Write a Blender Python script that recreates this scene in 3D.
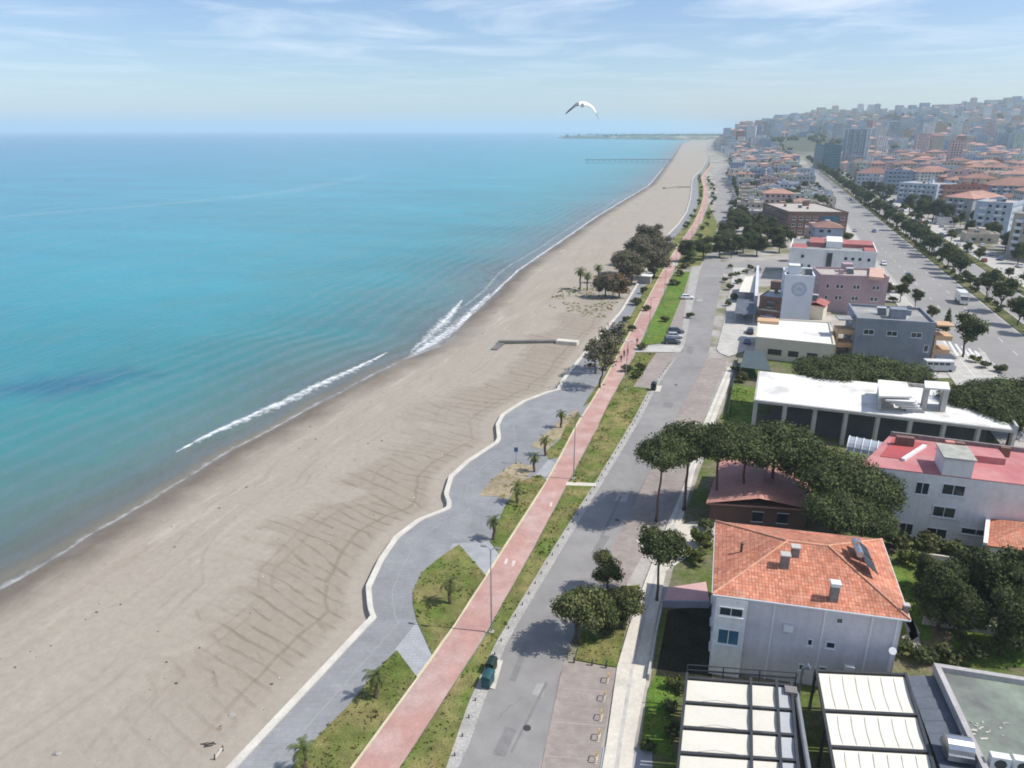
import bpy, math, random
import numpy as np
from mathutils import Vector, Matrix, noise as mnoise

# ------------------------------------------------------------------ camera, sky, sun, exposure
for o in list(bpy.data.objects): bpy.data.objects.remove(o)
scene = bpy.context.scene
COL = scene.collection
FOC = 723.0; PITCH = math.atan(254/723); CAMH = 50.0
cd = bpy.data.cameras.new('camera'); cam = bpy.data.objects.new('camera', cd); COL.objects.link(cam)
cd.sensor_fit = 'HORIZONTAL'; cd.sensor_width = 36; cd.lens = FOC/1024*36
cd.clip_start = 0.5; cd.clip_end = 90000
cam.location = (0, 0, CAMH); cam.rotation_euler = (math.pi/2-PITCH, 0, 0)
scene.camera = cam
SUN_DIR = Vector((8.3, -1.3, 10.8)).normalized()
SUN_EL = math.asin(SUN_DIR.z); SUN_AZ = math.atan2(SUN_DIR.x, SUN_DIR.y)
world = bpy.data.worlds.new('World'); scene.world = world; world.use_nodes = True
wn = world.node_tree; wn.nodes.clear()
def N(t, kind, **kw):
    n = t.nodes.new(kind)
    for k, v in kw.items():
        if k == 'inp':
            for a, b in v.items(): n.inputs[a].default_value = b
        else: setattr(n, k, v)
    return n
def L(t, a, b): t.links.new(a, b)
sky = N(wn, 'ShaderNodeTexSky', sky_type='NISHITA', sun_disc=False, sun_elevation=SUN_EL, sun_rotation=SUN_AZ,
        altitude=50, air_density=1.0, dust_density=0.5, ozone_density=2.2)
bg = N(wn, 'ShaderNodeBackground', inp={'Strength': 0.13})
out = N(wn, 'ShaderNodeOutputWorld')
# thin high cloud, laid on a horizontal layer over the place
tc = N(wn, 'ShaderNodeTexCoord'); sep = N(wn, 'ShaderNodeSeparateXYZ'); L(wn, tc.outputs['Generated'], sep.inputs[0])
zc = N(wn, 'ShaderNodeMath', operation='MAXIMUM', inp={1: 0.03}); L(wn, sep.outputs['Z'], zc.inputs[0])
dx = N(wn, 'ShaderNodeMath', operation='DIVIDE'); L(wn, sep.outputs['X'], dx.inputs[0]); L(wn, zc.outputs[0], dx.inputs[1])
dy = N(wn, 'ShaderNodeMath', operation='DIVIDE'); L(wn, sep.outputs['Y'], dy.inputs[0]); L(wn, zc.outputs[0], dy.inputs[1])
cx = N(wn, 'ShaderNodeCombineXYZ'); L(wn, dx.outputs[0], cx.inputs[0]); L(wn, dy.outputs[0], cx.inputs[1])
mp = N(wn, 'ShaderNodeMapping'); mp.inputs['Scale'].default_value = (0.50, 0.42, 1); mp.inputs['Rotation'].default_value = (0, 0, 0.5)
mp.inputs['Location'].default_value = (1.55, 0.2, 0)
L(wn, cx.outputs[0], mp.inputs[0])
n1 = N(wn, 'ShaderNodeTexNoise', inp={'Scale': 1.0, 'Detail': 7.0, 'Roughness': 0.58, 'Distortion': 0.6}); L(wn, mp.outputs[0], n1.inputs['Vector'])
cr = N(wn, 'ShaderNodeMapRange', inp={'From Min': 0.46, 'From Max': 0.74, 'To Max': 0.75}); L(wn, n1.outputs['Fac'], cr.inputs['Value'])
fade = N(wn, 'ShaderNodeMapRange', inp={'From Min': 0.02, 'From Max': 0.14}); L(wn, sep.outputs['Z'], fade.inputs['Value'])
cf = N(wn, 'ShaderNodeMath', operation='MULTIPLY'); L(wn, cr.outputs[0], cf.inputs[0]); L(wn, fade.outputs[0], cf.inputs[1])
mixc = N(wn, 'ShaderNodeMix', data_type='RGBA'); mixc.inputs['B'].default_value = (8.0, 8.4, 9.2, 1)
tint = N(wn, 'ShaderNodeMix', data_type='RGBA', blend_type='MULTIPLY'); tint.inputs['Factor'].default_value = 1; tint.inputs['B'].default_value = (0.92, 0.97, 1.11, 1)
L(wn, sky.outputs[0], tint.inputs['A']); L(wn, cf.outputs[0], mixc.inputs['Factor']); L(wn, tint.outputs['Result'], mixc.inputs['A'])
L(wn, mixc.outputs['Result'], bg.inputs[0]); L(wn, bg.outputs[0], out.inputs[0])
sd = bpy.data.lights.new('sun', 'SUN'); sd.energy = 5.0; sd.angle = math.radians(0.5); sd.color = (1, 0.955, 0.89)
so = bpy.data.objects.new('sun', sd); COL.objects.link(so); so.location = (60, -20, 120)
so.rotation_euler = SUN_DIR.to_track_quat('Z', 'Y').to_euler()
vs = scene.view_settings; vs.view_transform = 'Standard'; vs.look = 'None'; vs.exposure = -0.03; vs.gamma = 1.0; vs.use_curve_mapping = False
HAZE_DENSITY = 1.3e-4; HAZE_COLOR = (0.74, 0.91, 1.0, 1)
scene.cycles.use_denoising = True; scene.cycles.filter_width = 1.8
scene.cycles.max_bounces = 6; scene.cycles.diffuse_bounces = 3; scene.cycles.glossy_bounces = 2
scene.cycles.transparent_max_bounces = 8; scene.cycles.volume_bounces = 1
scene.cycles.caustics_reflective = False; scene.cycles.caustics_refractive = False

# ------------------------------------------------------------------ measuring helpers (survey of the place)
rng = random.Random(7); nr = np.random.default_rng(7)
def G(u, v, z=0.0):
    x = (u-512)/FOC; y = (384-v)/FOC
    d = (x, math.cos(PITCH)+y*math.sin(PITCH), -math.sin(PITCH)+y*math.cos(PITCH))
    t = (z-CAMH)/d[2]
    return (d[0]*t, d[1]*t)
def PJ(X, Y, Z):
    z = Z-CAMH
    f = Y*math.cos(PITCH)-z*math.sin(PITCH); u = Y*math.sin(PITCH)+z*math.cos(PITCH)
    if f < 1: return (-1e6, 1e6)
    return (512+FOC*X/f, 384-FOC*u/f)
AX = math.radians(18.5); CA, SA = math.cos(AX), math.sin(AX)     # the shore's bearing
def toST(p): return (p[0]*SA+p[1]*CA, p[0]*CA-p[1]*SA)
def XY(s, t): return (s*SA+t*CA, s*CA-t*SA)
def interp(x, xs, ys): return float(np.interp(x, xs, ys))
def sstep(a, b, x):
    x = min(1, max(0, (x-a)/(b-a))); return x*x*(3-2*x)
def hill(x, y):
    if y < 1000: return 0.0
    q = x/y
    R = interp(q, [0.262, 0.285, 0.31, 0.345, 0.40, 0.47, 0.55, 0.63, 0.70, 0.76, 1.0], [0, 38, 70, 88, 106, 112, 128, 140, 158, 178, 200])
    w = min(1, max(0, (y-1150)/1950))
    return R*(w**1.25)*(1.0 if y < 3100 else max(.5, 1-(y-3100)/6000))

# ------------------------------------------------------------------ mesh helper
_t = (1+5**.5)/2
def _ico(sub):
    v = [Vector(p).normalized() for p in [(-1,_t,0),(1,_t,0),(-1,-_t,0),(1,-_t,0),(0,-1,_t),(0,1,_t),(0,-1,-_t),(0,1,-_t),(_t,0,-1),(_t,0,1),(-_t,0,-1),(-_t,0,1)]]
    f = [(0,11,5),(0,5,1),(0,1,7),(0,7,10),(0,10,11),(1,5,9),(5,11,4),(11,10,2),(10,7,6),(7,1,8),(3,9,4),(3,4,2),(3,2,6),(3,6,8),(3,8,9),(4,9,5),(2,4,11),(6,2,10),(8,6,7),(9,8,1)]
    for _ in range(sub):
        c = {}; nf = []
        def mid(a, b):
            k = (min(a,b), max(a,b))
            if k not in c: c[k] = len(v); v.append(((v[a]+v[b])/2).normalized())
            return c[k]
        for a, b, d in f:
            x, y, z = mid(a,b), mid(b,d), mid(d,a); nf += [(a,x,z),(b,y,x),(d,z,y),(x,y,z)]
        f = nf
    return v, f
ICO = {0: _ico(0), 1: _ico(1), 2: _ico(2)}
class MB:
    def __init__(s, o=(0,0,0)): s.v=[]; s.f=[]; s.m=[]; s.uv=[]; s.o=o; s.has_uv=False
    def poly(s, pts, mi=0, uv=None):
        b = len(s.v)
        s.v += [(p[0]-s.o[0], p[1]-s.o[1], p[2]-s.o[2]) for p in pts]
        s.f.append(tuple(range(b, b+len(pts)))); s.m.append(mi)
        if uv: s.has_uv = True
        s.uv.append(uv)
    def mesh(s, V, F, mi=0):
        b = len(s.v); s.v += [(p[0]-s.o[0], p[1]-s.o[1], p[2]-s.o[2]) for p in V]
        for f in F: s.f.append(tuple(i+b for i in f)); s.m.append(mi); s.uv.append(None)
    def prism(s, q, z0, z1, mi=0, top=None, bottom=True):
        """q: polygon counter-clockwise seen from above; z1 may be a list of heights"""
        n = len(q); Z1 = z1 if isinstance(z1, (list, tuple)) else [z1]*n; Z0 = z0 if isinstance(z0, (list, tuple)) else [z0]*n
        V = [(p[0], p[1], z) for p, z in zip(q, Z0)]+[(p[0], p[1], z) for p, z in zip(q, Z1)]
        s.mesh(V, [(i, (i+1) % n, (i+1) % n+n, i+n) for i in range(n)], mi)
        s.mesh(V[n:], [tuple(range(n))], mi if top is None else top)
        if bottom: s.mesh(V[:n], [tuple(reversed(range(n)))], mi)
    def box(s, c, d, rz=0, mi=0, top=None):
        """c: centre of the base, d: sizes"""
        ca, sa = math.cos(rz), math.sin(rz)
        q = [(c[0]+x*ca-y*sa, c[1]+x*sa+y*ca) for x, y in ((-d[0]/2,-d[1]/2),(d[0]/2,-d[1]/2),(d[0]/2,d[1]/2),(-d[0]/2,d[1]/2))]
        s.prism(q, c[2], c[2]+d[2], mi, top)
    def bar(s, a, b, w, h=None, mi=0):
        a, b = Vector(a), Vector(b); h = h or w; d = (b-a).normalized()
        up = Vector((0,0,1)) if abs(d.z) < .95 else Vector((0,1,0))
        x = d.cross(up).normalized()*w/2; y = x.cross(d).normalized()*h/2
        V = [p+sx*x+sy*y for p in (a, b) for sx, sy in ((-1,-1),(1,-1),(1,1),(-1,1))]
        s.mesh(V, [(0,1,2,3),(7,6,5,4),(0,4,5,1),(1,5,6,2),(2,6,7,3),(3,7,4,0)], mi)
    def tube(s, pts, rad, n=7, mi=0, cap=True):
        P = [Vector(p) for p in pts]; V = []; F = []
        for i, p in enumerate(P):
            d = (P[min(i+1, len(P)-1)]-P[max(i-1, 0)]).normalized()
            up = Vector((0,0,1)) if abs(d.z) < .9 else Vector((0,1,0))
            x = d.cross(up).normalized(); y = d.cross(x).normalized()
            r = rad[i] if isinstance(rad, (list, tuple)) else rad
            V += [p+(x*math.cos(k*2*math.pi/n)+y*math.sin(k*2*math.pi/n))*r for k in range(n)]
        for i in range(len(P)-1):
            for k in range(n):
                F.append((i*n+k, i*n+(k+1) % n, (i+1)*n+(k+1) % n, (i+1)*n+k))
        if cap: F += [tuple(reversed(range(n))), tuple(range((len(P)-1)*n, len(P)*n))]
        s.mesh(V, F, mi)
    def blob(s, c, r, sub=1, amp=.2, fr=1.0, mi=0, seed=0):
        V, F = ICO[sub]; o = Vector((seed*3.1, seed*1.7, seed*2.3)); W = []
        for p in V:
            k = 1+amp*mnoise.noise(p*fr*1.7+o)
            W.append((c[0]+p.x*r[0]*k, c[1]+p.y*r[1]*k, c[2]+p.z*r[2]*k))
        s.mesh(W, F, mi)
    def leaves(s, c, r, n, size, mi=0, lo=.72, hi=1.08, up=-.55, asp=.6):
        """n leaf-sized faces through the shell of an ellipsoid"""
        d = nr.normal(size=(n*3, 3)); d /= np.linalg.norm(d, axis=1)[:, None]; d = d[d[:, 2] > up][:n]; n = len(d)
        rad = nr.uniform(lo, hi, (n, 1)); P = np.array(c)+d*np.array(r)*rad
        nn = d+nr.normal(size=(n, 3))*.55; nn /= np.linalg.norm(nn, axis=1)[:, None]
        tt = np.cross(nn, nr.normal(size=(n, 3))); tt /= np.linalg.norm(tt, axis=1)[:, None]; bb = np.cross(nn, tt)
        sz = size*nr.uniform(.55, 1.25, (n, 1))
        A = P-tt*sz*.5-bb*sz*asp*.5; B = P+tt*sz*.5-bb*sz*asp*.5; C = P+tt*sz*.55+bb*sz*asp*.5; D = P-tt*sz*.4+bb*sz*asp*.5
        b = len(s.v); W = np.stack([A,B,C,D], 1).reshape(-1, 3)-np.array(s.o); s.v += W.tolist()
        s.f += [(b+4*i, b+4*i+1, b+4*i+2, b+4*i+3) for i in range(n)]; s.m += [mi]*n; s.uv += [None]*n
    def data(s, name, mats, smooth=False):
        me = bpy.data.meshes.new(name); me.from_pydata(s.v, [], s.f)
        for m in (mats if isinstance(mats, (list, tuple)) else [mats]): me.materials.append(m)
        me.polygons.foreach_set('material_index', s.m)
        if s.has_uv:
            lay = me.uv_layers.new(name='UVMap'); buf = []
            for f, u in zip(s.f, s.uv): buf += [c for p in (u or [(0,0)]*len(f)) for c in p]
            lay.data.foreach_set('uv', buf)
        if smooth: me.polygons.foreach_set('use_smooth', [True]*len(me.polygons))
        me.update(); return me
    def build(s, name, mats, parent=None, smooth=False):
        o = bpy.data.objects.new(name, s.data(name, mats, smooth)); COL.objects.link(o)
        if parent: o.parent = parent
        elif any(s.o): o.location = s.o
        return o
def tag(o, label=None, cat=None, group=None, kind=None):
    if label: o['label'] = label
    if cat: o['category'] = cat
    if group: o['group'] = group
    if kind: o['kind'] = kind
    return o
def thing(name, loc, label, cat, group=None, rz=0):
    o = bpy.data.objects.new(name, None); COL.objects.link(o); o.empty_display_size = .5
    o.location = loc if len(loc) == 3 else (loc[0], loc[1], 0); o.rotation_euler = (0,0,rz)
    return tag(o, label, cat, group)
def link_mesh(name, me, parent, loc=(0,0,0), rz=0):
    o = bpy.data.objects.new(name, me); COL.objects.link(o); o.parent = parent; o.location = loc; o.rotation_euler = (0,0,rz); return o
KIDS = {}
def copy_thing(src, loc, rz=0, sc=(1,1,1), label=None, group=None):
    r = src.copy(); COL.objects.link(r); r.location = loc; r.rotation_euler = (0,0,rz); r.scale = sc
    if label: r['label'] = label
    if group: r['group'] = group
    for ch in src.children:
        c = ch.copy(); COL.objects.link(c); c.parent = r
        for g in ch.children:
            d = g.copy(); COL.objects.link(d); d.parent = c
    return r
class Kind:
    """first placing moves the built thing itself, later ones copy it"""
    def __init__(s, src): s.src = src; s.used = False
    def put(s, loc, rz=0, sc=(1,1,1), label=None, group=None):
        if len(loc) == 2: loc = (loc[0], loc[1], 0)
        if s.used: return copy_thing(s.src, loc, rz, sc, label, group)
        s.used = True; o = s.src; o.location = loc; o.rotation_euler = (0,0,rz); o.scale = sc
        return tag(o, label, None, group)
NTH = ['nearest','second nearest','third nearest','fourth nearest','fifth nearest','sixth nearest','seventh nearest','eighth nearest','ninth nearest','tenth nearest','eleventh nearest','twelfth nearest','thirteenth nearest','fourteenth nearest','fifteenth nearest','sixteenth nearest','seventeenth nearest','eighteenth nearest','nineteenth nearest','twentieth nearest']
def nth(i): 
    if i < 20: return NTH[i]
    t = i+1; suf = 'th' if 10 <= t % 100 <= 20 else {1:'st',2:'nd',3:'rd'}.get(t % 10, 'th')
    return f'{t}{suf} nearest'

# ------------------------------------------------------------------ materials
MATS = {}
def M(name, col, rough=.85, n=((.6,.10),(6,.08)), col2=None, blotch=(.2,.5,.12), bump=None, metal=0., spec=.3, rnd=0., isl=0., trans=0., coat=0., streak=0.):
    if name in MATS: return MATS[name]
    m = bpy.data.materials.new(name); m.use_nodes = True; t = m.node_tree; b = t.nodes['Principled BSDF']
    b.inputs['Roughness'].default_value = rough; b.inputs['Metallic'].default_value = metal
    b.inputs['Specular IOR Level'].default_value = spec; b.inputs['Coat Weight'].default_value = coat
    geo = N(t, 'ShaderNodeNewGeometry'); pos = geo.outputs['Position']
    rgb = N(t, 'ShaderNodeRGB'); rgb.outputs[0].default_value = (*col, 1); c = rgb.outputs[0]
    if col2:
        tx = N(t, 'ShaderNodeTexNoise', inp={'Scale': blotch[0], 'Detail': 5.0, 'Roughness': .6}); L(t, pos, tx.inputs['Vector'])
        mr = N(t, 'ShaderNodeMapRange', inp={'From Min': blotch[1]-blotch[2], 'From Max': blotch[1]+blotch[2]}); L(t, tx.outputs['Fac'], mr.inputs['Value'])
        mx = N(t, 'ShaderNodeMix', data_type='RGBA'); L(t, mr.outputs[0], mx.inputs['Factor']); L(t, c, mx.inputs['A']); mx.inputs['B'].default_value = (*col2, 1)
        c = mx.outputs['Result']
    facs = []
    for sc, am in n:
        tx = N(t, 'ShaderNodeTexNoise', inp={'Scale': sc, 'Detail': 4.0}); L(t, pos, tx.inputs['Vector'])
        mr = N(t, 'ShaderNodeMapRange', inp={'From Min': .3, 'From Max': .7, 'To Min': 1-am, 'To Max': 1+am}); L(t, tx.outputs['Fac'], mr.inputs['Value'])
        facs.append(mr.outputs[0])
    if streak:
        ms = N(t, 'ShaderNodeMapping'); ms.inputs['Scale'].default_value = (1.6,1.6,.10); L(t, pos, ms.inputs[0]); tx = N(t, 'ShaderNodeTexNoise', inp={'Scale': 1.0, 'Detail': 5.0, 'Roughness': .65}); L(t, ms.outputs[0], tx.inputs['Vector'])
        mr = N(t, 'ShaderNodeMapRange', inp={'From Min': .45, 'From Max': .72, 'To Min': 1., 'To Max': 1-streak*.6}); L(t, tx.outputs['Fac'], mr.inputs['Value']); facs.append(mr.outputs[0])
    if rnd:
        oi = N(t, 'ShaderNodeObjectInfo'); mr = N(t, 'ShaderNodeMapRange', inp={'To Min': 1-rnd, 'To Max': 1+rnd}); L(t, oi.outputs['Random'], mr.inputs['Value']); facs.append(mr.outputs[0])
    if isl:
        mr = N(t, 'ShaderNodeMapRange', inp={'To Min': 1-isl, 'To Max': 1+isl}); L(t, geo.outputs['Random Per Island'], mr.inputs['Value']); facs.append(mr.outputs[0])
    for f in facs:
        sc_ = N(t, 'ShaderNodeVectorMath', operation='SCALE'); L(t, c, sc_.inputs[0]); L(t, f, sc_.inputs['Scale']); c = sc_.outputs[0]
    if name == 'town_ground':
        sz = N(t, 'ShaderNodeSeparateXYZ'); L(t, pos, sz.inputs[0]); hz = N(t, 'ShaderNodeMapRange', inp={'From Min': 1., 'From Max': 12., 'To Max': .92}); L(t, sz.outputs['Z'], hz.inputs['Value'])
        mh = N(t, 'ShaderNodeMix', data_type='RGBA'); mh.inputs['B'].default_value = (.065,.075,.04,1); L(t, hz.outputs[0], mh.inputs['Factor']); L(t, c, mh.inputs['A']); c = mh.outputs['Result']
    L(t, c, b.inputs['Base Color'])
    if bump:
        tx = N(t, 'ShaderNodeTexNoise', inp={'Scale': bump[0], 'Detail': 5.0}); L(t, pos, tx.inputs['Vector'])
        bn = N(t, 'ShaderNodeBump', inp={'Strength': bump[1], 'Distance': bump[2] if len(bump) > 2 else .1}); L(t, tx.outputs['Fac'], bn.inputs['Height']); L(t, bn.outputs[0], b.inputs['Normal'])
    if trans:
        tr = N(t, 'ShaderNodeBsdfTranslucent'); L(t, c, tr.inputs['Color']); mx = N(t, 'ShaderNodeMixShader', inp={0: trans})
        L(t, b.outputs[0], mx.inputs[1]); L(t, tr.outputs[0], mx.inputs[2]); L(t, mx.outputs[0], t.nodes['Material Output'].inputs[0])
    m['c'] = 0
    MATS[name] = m; return m
def brickmat(name, c1, c2, cm, bw, bh, mortar=.02, rough=.85, bump=.4, n=((.4,.14),(2.,.10)), uv=True, offset=.5, lichen=None):
    m = bpy.data.materials.new(name); m.use_nodes = True; t = m.node_tree; b = t.nodes['Principled BSDF']
    b.inputs['Roughness'].default_value = rough; b.inputs['Specular IOR Level'].default_value = .25
    geo = N(t, 'ShaderNodeNewGeometry')
    src = N(t, 'ShaderNodeUVMap').outputs[0] if uv else geo.outputs['Position']
    br = N(t, 'ShaderNodeTexBrick', inp={'Color1': (*c1,1), 'Color2': (*c2,1), 'Mortar': (*cm,1), 'Scale': 1.0, 'Brick Width': bw, 'Row Height': bh, 'Mortar Size': mortar, 'Mortar Smooth': .3})
    br.offset = offset; L(t, src, br.inputs['Vector']); c = br.outputs['Color']
    if lichen:
        tx = N(t, 'ShaderNodeTexNoise', inp={'Scale': .55, 'Detail': 6.0, 'Roughness': .7}); L(t, geo.outputs['Position'], tx.inputs['Vector'])
        mr = N(t, 'ShaderNodeMapRange', inp={'From Min': .53, 'From Max': .72, 'To Max': .75}); L(t, tx.outputs['Fac'], mr.inputs['Value'])
        mx = N(t, 'ShaderNodeMix', data_type='RGBA'); mx.inputs['B'].default_value = (*lichen,1); L(t, mr.outputs[0], mx.inputs['Factor']); L(t, c, mx.inputs['A']); c = mx.outputs['Result']
    for sc, am in n:
        tx = N(t, 'ShaderNodeTexNoise', inp={'Scale': sc, 'Detail': 4.0}); L(t, geo.outputs['Position'], tx.inputs['Vector'])
        mr = N(t, 'ShaderNodeMapRange', inp={'From Min': .3, 'From Max': .7, 'To Min': 1-am, 'To Max': 1+am}); L(t, tx.outputs['Fac'], mr.inputs['Value'])
        sc_ = N(t, 'ShaderNodeVectorMath', operation='SCALE'); L(t, c, sc_.inputs[0]); L(t, mr.outputs[0], sc_.inputs['Scale']); c = sc_.outputs[0]
    L(t, c, b.inputs['Base Color'])
    bn = N(t, 'ShaderNodeBump', inp={'Strength': bump, 'Distance': .05}); bn.invert = True; L(t, br.outputs['Fac'], bn.inputs['Height']); L(t, bn.outputs[0], b.inputs['Normal'])
    MATS[name] = m; return m
ASPH = M('asphalt', (.262,.25,.236), .9, ((.07,.10),(.5,.08),(9,.10)), col2=(.215,.206,.198), blotch=(.12,.58,.14))
ASPH2 = M('boulevard_asphalt', (.285,.272,.255), .9, ((.05,.10),(.4,.08),(6,.08)), col2=(.24,.232,.22), blotch=(.1,.56,.14))
CONC = M('concrete', (.46,.44,.40), .9, ((.3,.10),(3,.10)), col2=(.34,.33,.30), blotch=(.5,.62,.12))
PALE = M('pale_concrete', (.58,.54,.46), .9, ((.3,.08),(3,.08)), col2=(.44,.41,.36), blotch=(.4,.62,.12))
WALLTOP = M('sea_wall_stone', (.56,.53,.46), .9, ((.4,.12),(4,.1)))
PROM = brickmat('promenade_paving', (.238,.240,.242), (.258,.26,.262), (.216,.219,.222), 1.2, .6, .03, .8, .15, ((.05,.10),(.35,.10),(2.5,.06)), uv=False)
PROM2 = brickmat('crossway_paving', (.33,.34,.35), (.36,.365,.37), (.27,.28,.29), .8, .4, .03, .85, .15, ((.1,.08),(.8,.08)), uv=False)
BIKE = M('bike_path_paint', (.43,.25,.212), .85, ((.04,.12),(.6,.10),(5,.10)), col2=(.47,.335,.295), blotch=(.18,.54,.10))
BIKEDGE = M('bike_path_edge', (.55,.50,.33), .85, ((.3,.12),(3,.1)))
BAY = brickmat('bay_pavers', (.295,.25,.222), (.325,.28,.25), (.23,.205,.185), .4, .2, .02, .9, .15, ((.15,.12),(.9,.12)), uv=False)
PAINT = M('road_paint', (.66,.66,.63), .8, ((2,.15),(9,.15)))
LAWN = M('lawn_turf', (.112,.148,.034), .95, ((.12,.18),(.8,.25),(7,.35)), col2=(.235,.195,.085), blotch=(.22,.53,.14), bump=(6,.6,.15), spec=.1)
LAWNG = M('fresh_lawn_turf', (.105,.18,.03), .95, ((.12,.18),(.8,.25),(7,.35)), col2=(.15,.17,.04), blotch=(.2,.6,.15), bump=(6,.6,.15), spec=.1)
DRY = M('dry_verge', (.33,.27,.18), .95, ((.2,.15),(1.5,.2),(8,.2)), col2=(.17,.16,.06), blotch=(.5,.6,.1), spec=.1)
CITY = M('town_ground', (.36,.335,.30), .92, ((.02,.18),(.15,.18),(1.5,.12)), col2=(.17,.165,.085), blotch=(.045,.54,.06))
GARDEN = M('garden_soil', (.20,.175,.115), .95, ((.2,.2),(1.5,.25),(6,.25)), col2=(.09,.12,.03), blotch=(.2,.48,.1), spec=.1)
WHITE = M('white_plaster', (.74,.73,.71), .85, ((.25,.05),(2,.04)), col2=(.60,.585,.56), blotch=(.35,.64,.12), streak=.16)
LAV = M('lavender_plaster', (.62,.59,.615), .85, ((.25,.05),(2.5,.05)), col2=(.53,.505,.525), blotch=(.3,.62,.12), streak=.16)
GREYBL = M('grey_plaster', (.25,.27,.31), .85, ((.25,.07),(2.5,.05)), col2=(.20,.215,.25), blotch=(.3,.6,.12), streak=.2)
MAUVE = M('mauve_plaster', (.43,.31,.33), .85, ((.25,.07),(2.5,.05)), streak=.18)
BROWN = M('brown_cladding', (.20,.12,.095), .8, ((.25,.12),(2.5,.1)))
ORANGE = M('ochre_plaster', (.56,.36,.21), .85, ((.3,.08),(3,.08)))
CREAM = M('cream_plaster', (.62,.56,.45), .85, ((.25,.06),(2.5,.05)))
TERRA = M('terracotta_plaster', (.50,.24,.19), .85, ((.3,.12),(2,.1)))
GLASS = M('dark_glass', (.03,.04,.05), .12, ((.3,.2),), spec=.6)
BLUEG = M('blue_glass', (.05,.14,.20), .15, ((.3,.2),), spec=.6)
FRAME = M('white_window_frame', (.72,.72,.72), .5, ((2,.04),))
DARKM = M('dark_metal', (.045,.047,.05), .45, ((1,.15),(6,.1)), spec=.5)
GREYM = M('grey_metal', (.32,.33,.34), .45, ((1,.1),(6,.08)), metal=.5)
SILVER = M('galvanised_metal', (.55,.56,.57), .35, ((1,.1),(6,.08)), metal=.9)
CREAMF = M('cream_canopy_fabric', (.72,.685,.585), .8, ((.3,.04),(3,.03)))
WHITEF = M('white_canopy_fabric', (.64,.61,.52), .8, ((.3,.04),(3,.03)))
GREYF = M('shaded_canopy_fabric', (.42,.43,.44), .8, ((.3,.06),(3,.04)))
SLATE = M('blue_grey_sheet', (.11,.125,.15), .6, ((.4,.15),(3,.1)))
GREENR = M('green_roof_coating', (.215,.255,.205), .85, ((.2,.12),(1.5,.1)), col2=(.15,.155,.145), blotch=(.22,.56,.13))
WROOF = M('white_roof_coating', (.70,.69,.66), .8, ((.2,.04),(1.5,.05)), col2=(.52,.50,.46), blotch=(.16,.62,.05))
GROOF = M('grey_roof_felt', (.27,.27,.26), .9, ((.2,.14),(1.5,.1)), col2=(.38,.37,.35), blotch=(.2,.58,.1))
BROOF = M('beige_roof_screed', (.44,.40,.35), .9, ((.2,.14),(1.5,.1)), col2=(.34,.31,.28), blotch=(.2,.58,.1))
RROOF = M('red_roof_membrane', (.44,.16,.16), .8, ((.12,.10),(.8,.08)), col2=(.49,.245,.235), blotch=(.25,.55,.14))
RROOF2 = M('deep_red_roof_membrane', (.40,.085,.085), .8, ((.2,.12),(1.5,.08)))
TILE = brickmat('clay_tiles', (.46,.165,.095), (.58,.275,.18), (.36,.13,.08), .30, .40, .03, .85, .6, ((.25,.2),(1.6,.2),(5,.15)), uv=True, offset=0., lichen=(.40,.22,.15))
RIDGE = M('ridge_tiles', (.58,.31,.20), .85, ((1,.2),(5,.15)))
TILEF = M('far_clay_tiles', (.32,.18,.14), .85, ((.1,.2),(.9,.2)), rnd=.35)
BARK = M('tree_bark', (.10,.075,.055), .95, ((2,.25),(12,.2)), bump=(9,.6))
BARKR = M('pine_bark', (.135,.085,.06), .95, ((2,.25),(12,.2)), bump=(9,.6))
PALMT = M('palm_trunk', (.13,.10,.065), .95, ((3,.3),(14,.25)), bump=(14,.8))
FPINE = M('pine_needles', (.095,.115,.045), .8, ((.45,.35),(2.,.25)), isl=.4, rnd=.12, spec=.15, trans=.2)
FDARK = M('dark_leaves', (.086,.104,.040), .75, ((.45,.35),(2.,.25)), isl=.45, rnd=.15, spec=.15, trans=.2)
FMID = M('green_leaves', (.090,.110,.036), .75, ((.45,.3),(2.,.25)), isl=.45, rnd=.15, spec=.2, trans=.18, col2=(.125,.12,.045), blotch=(.5,.56,.1))
FGREY = M('grey_brown_leaves', (.18,.145,.10), .8, ((.45,.3),(2.,.25)), isl=.4, rnd=.12, spec=.15, trans=.15, col2=(.125,.125,.07), blotch=(.35,.5,.1))
FBRON = M('bronze_leaves', (.19,.125,.07), .8, ((.45,.3),(2.,.25)), isl=.4, spec=.15, trans=.15)
FLIME = M('yellow_green_leaves', (.13,.15,.035), .8, ((.45,.3),(2.,.25)), isl=.4, rnd=.15, spec=.15, trans=.2)
FPALM = M('palm_fronds', (.100,.122,.034), .7, ((.6,.3),(3.,.2)), isl=.35, rnd=.12, spec=.2, trans=.15)
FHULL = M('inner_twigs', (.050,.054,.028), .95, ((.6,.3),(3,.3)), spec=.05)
GTUFT = M('grass_blades', (.12,.165,.036), .9, ((.2,.3),(1,.3)), isl=.4, spec=.1, trans=.2, col2=(.21,.17,.07), blotch=(.22,.53,.12))
ROCK = M('quay_stone', (.30,.28,.25), .95, ((.4,.2),(3,.2)), bump=(3,.5))
WETC = M('damp_concrete', (.16,.15,.135), .8, ((.3,.2),(3,.15)))
RUBBER = M('tyre_rubber', (.02,.02,.02), .85, ((4,.2),))
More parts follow.
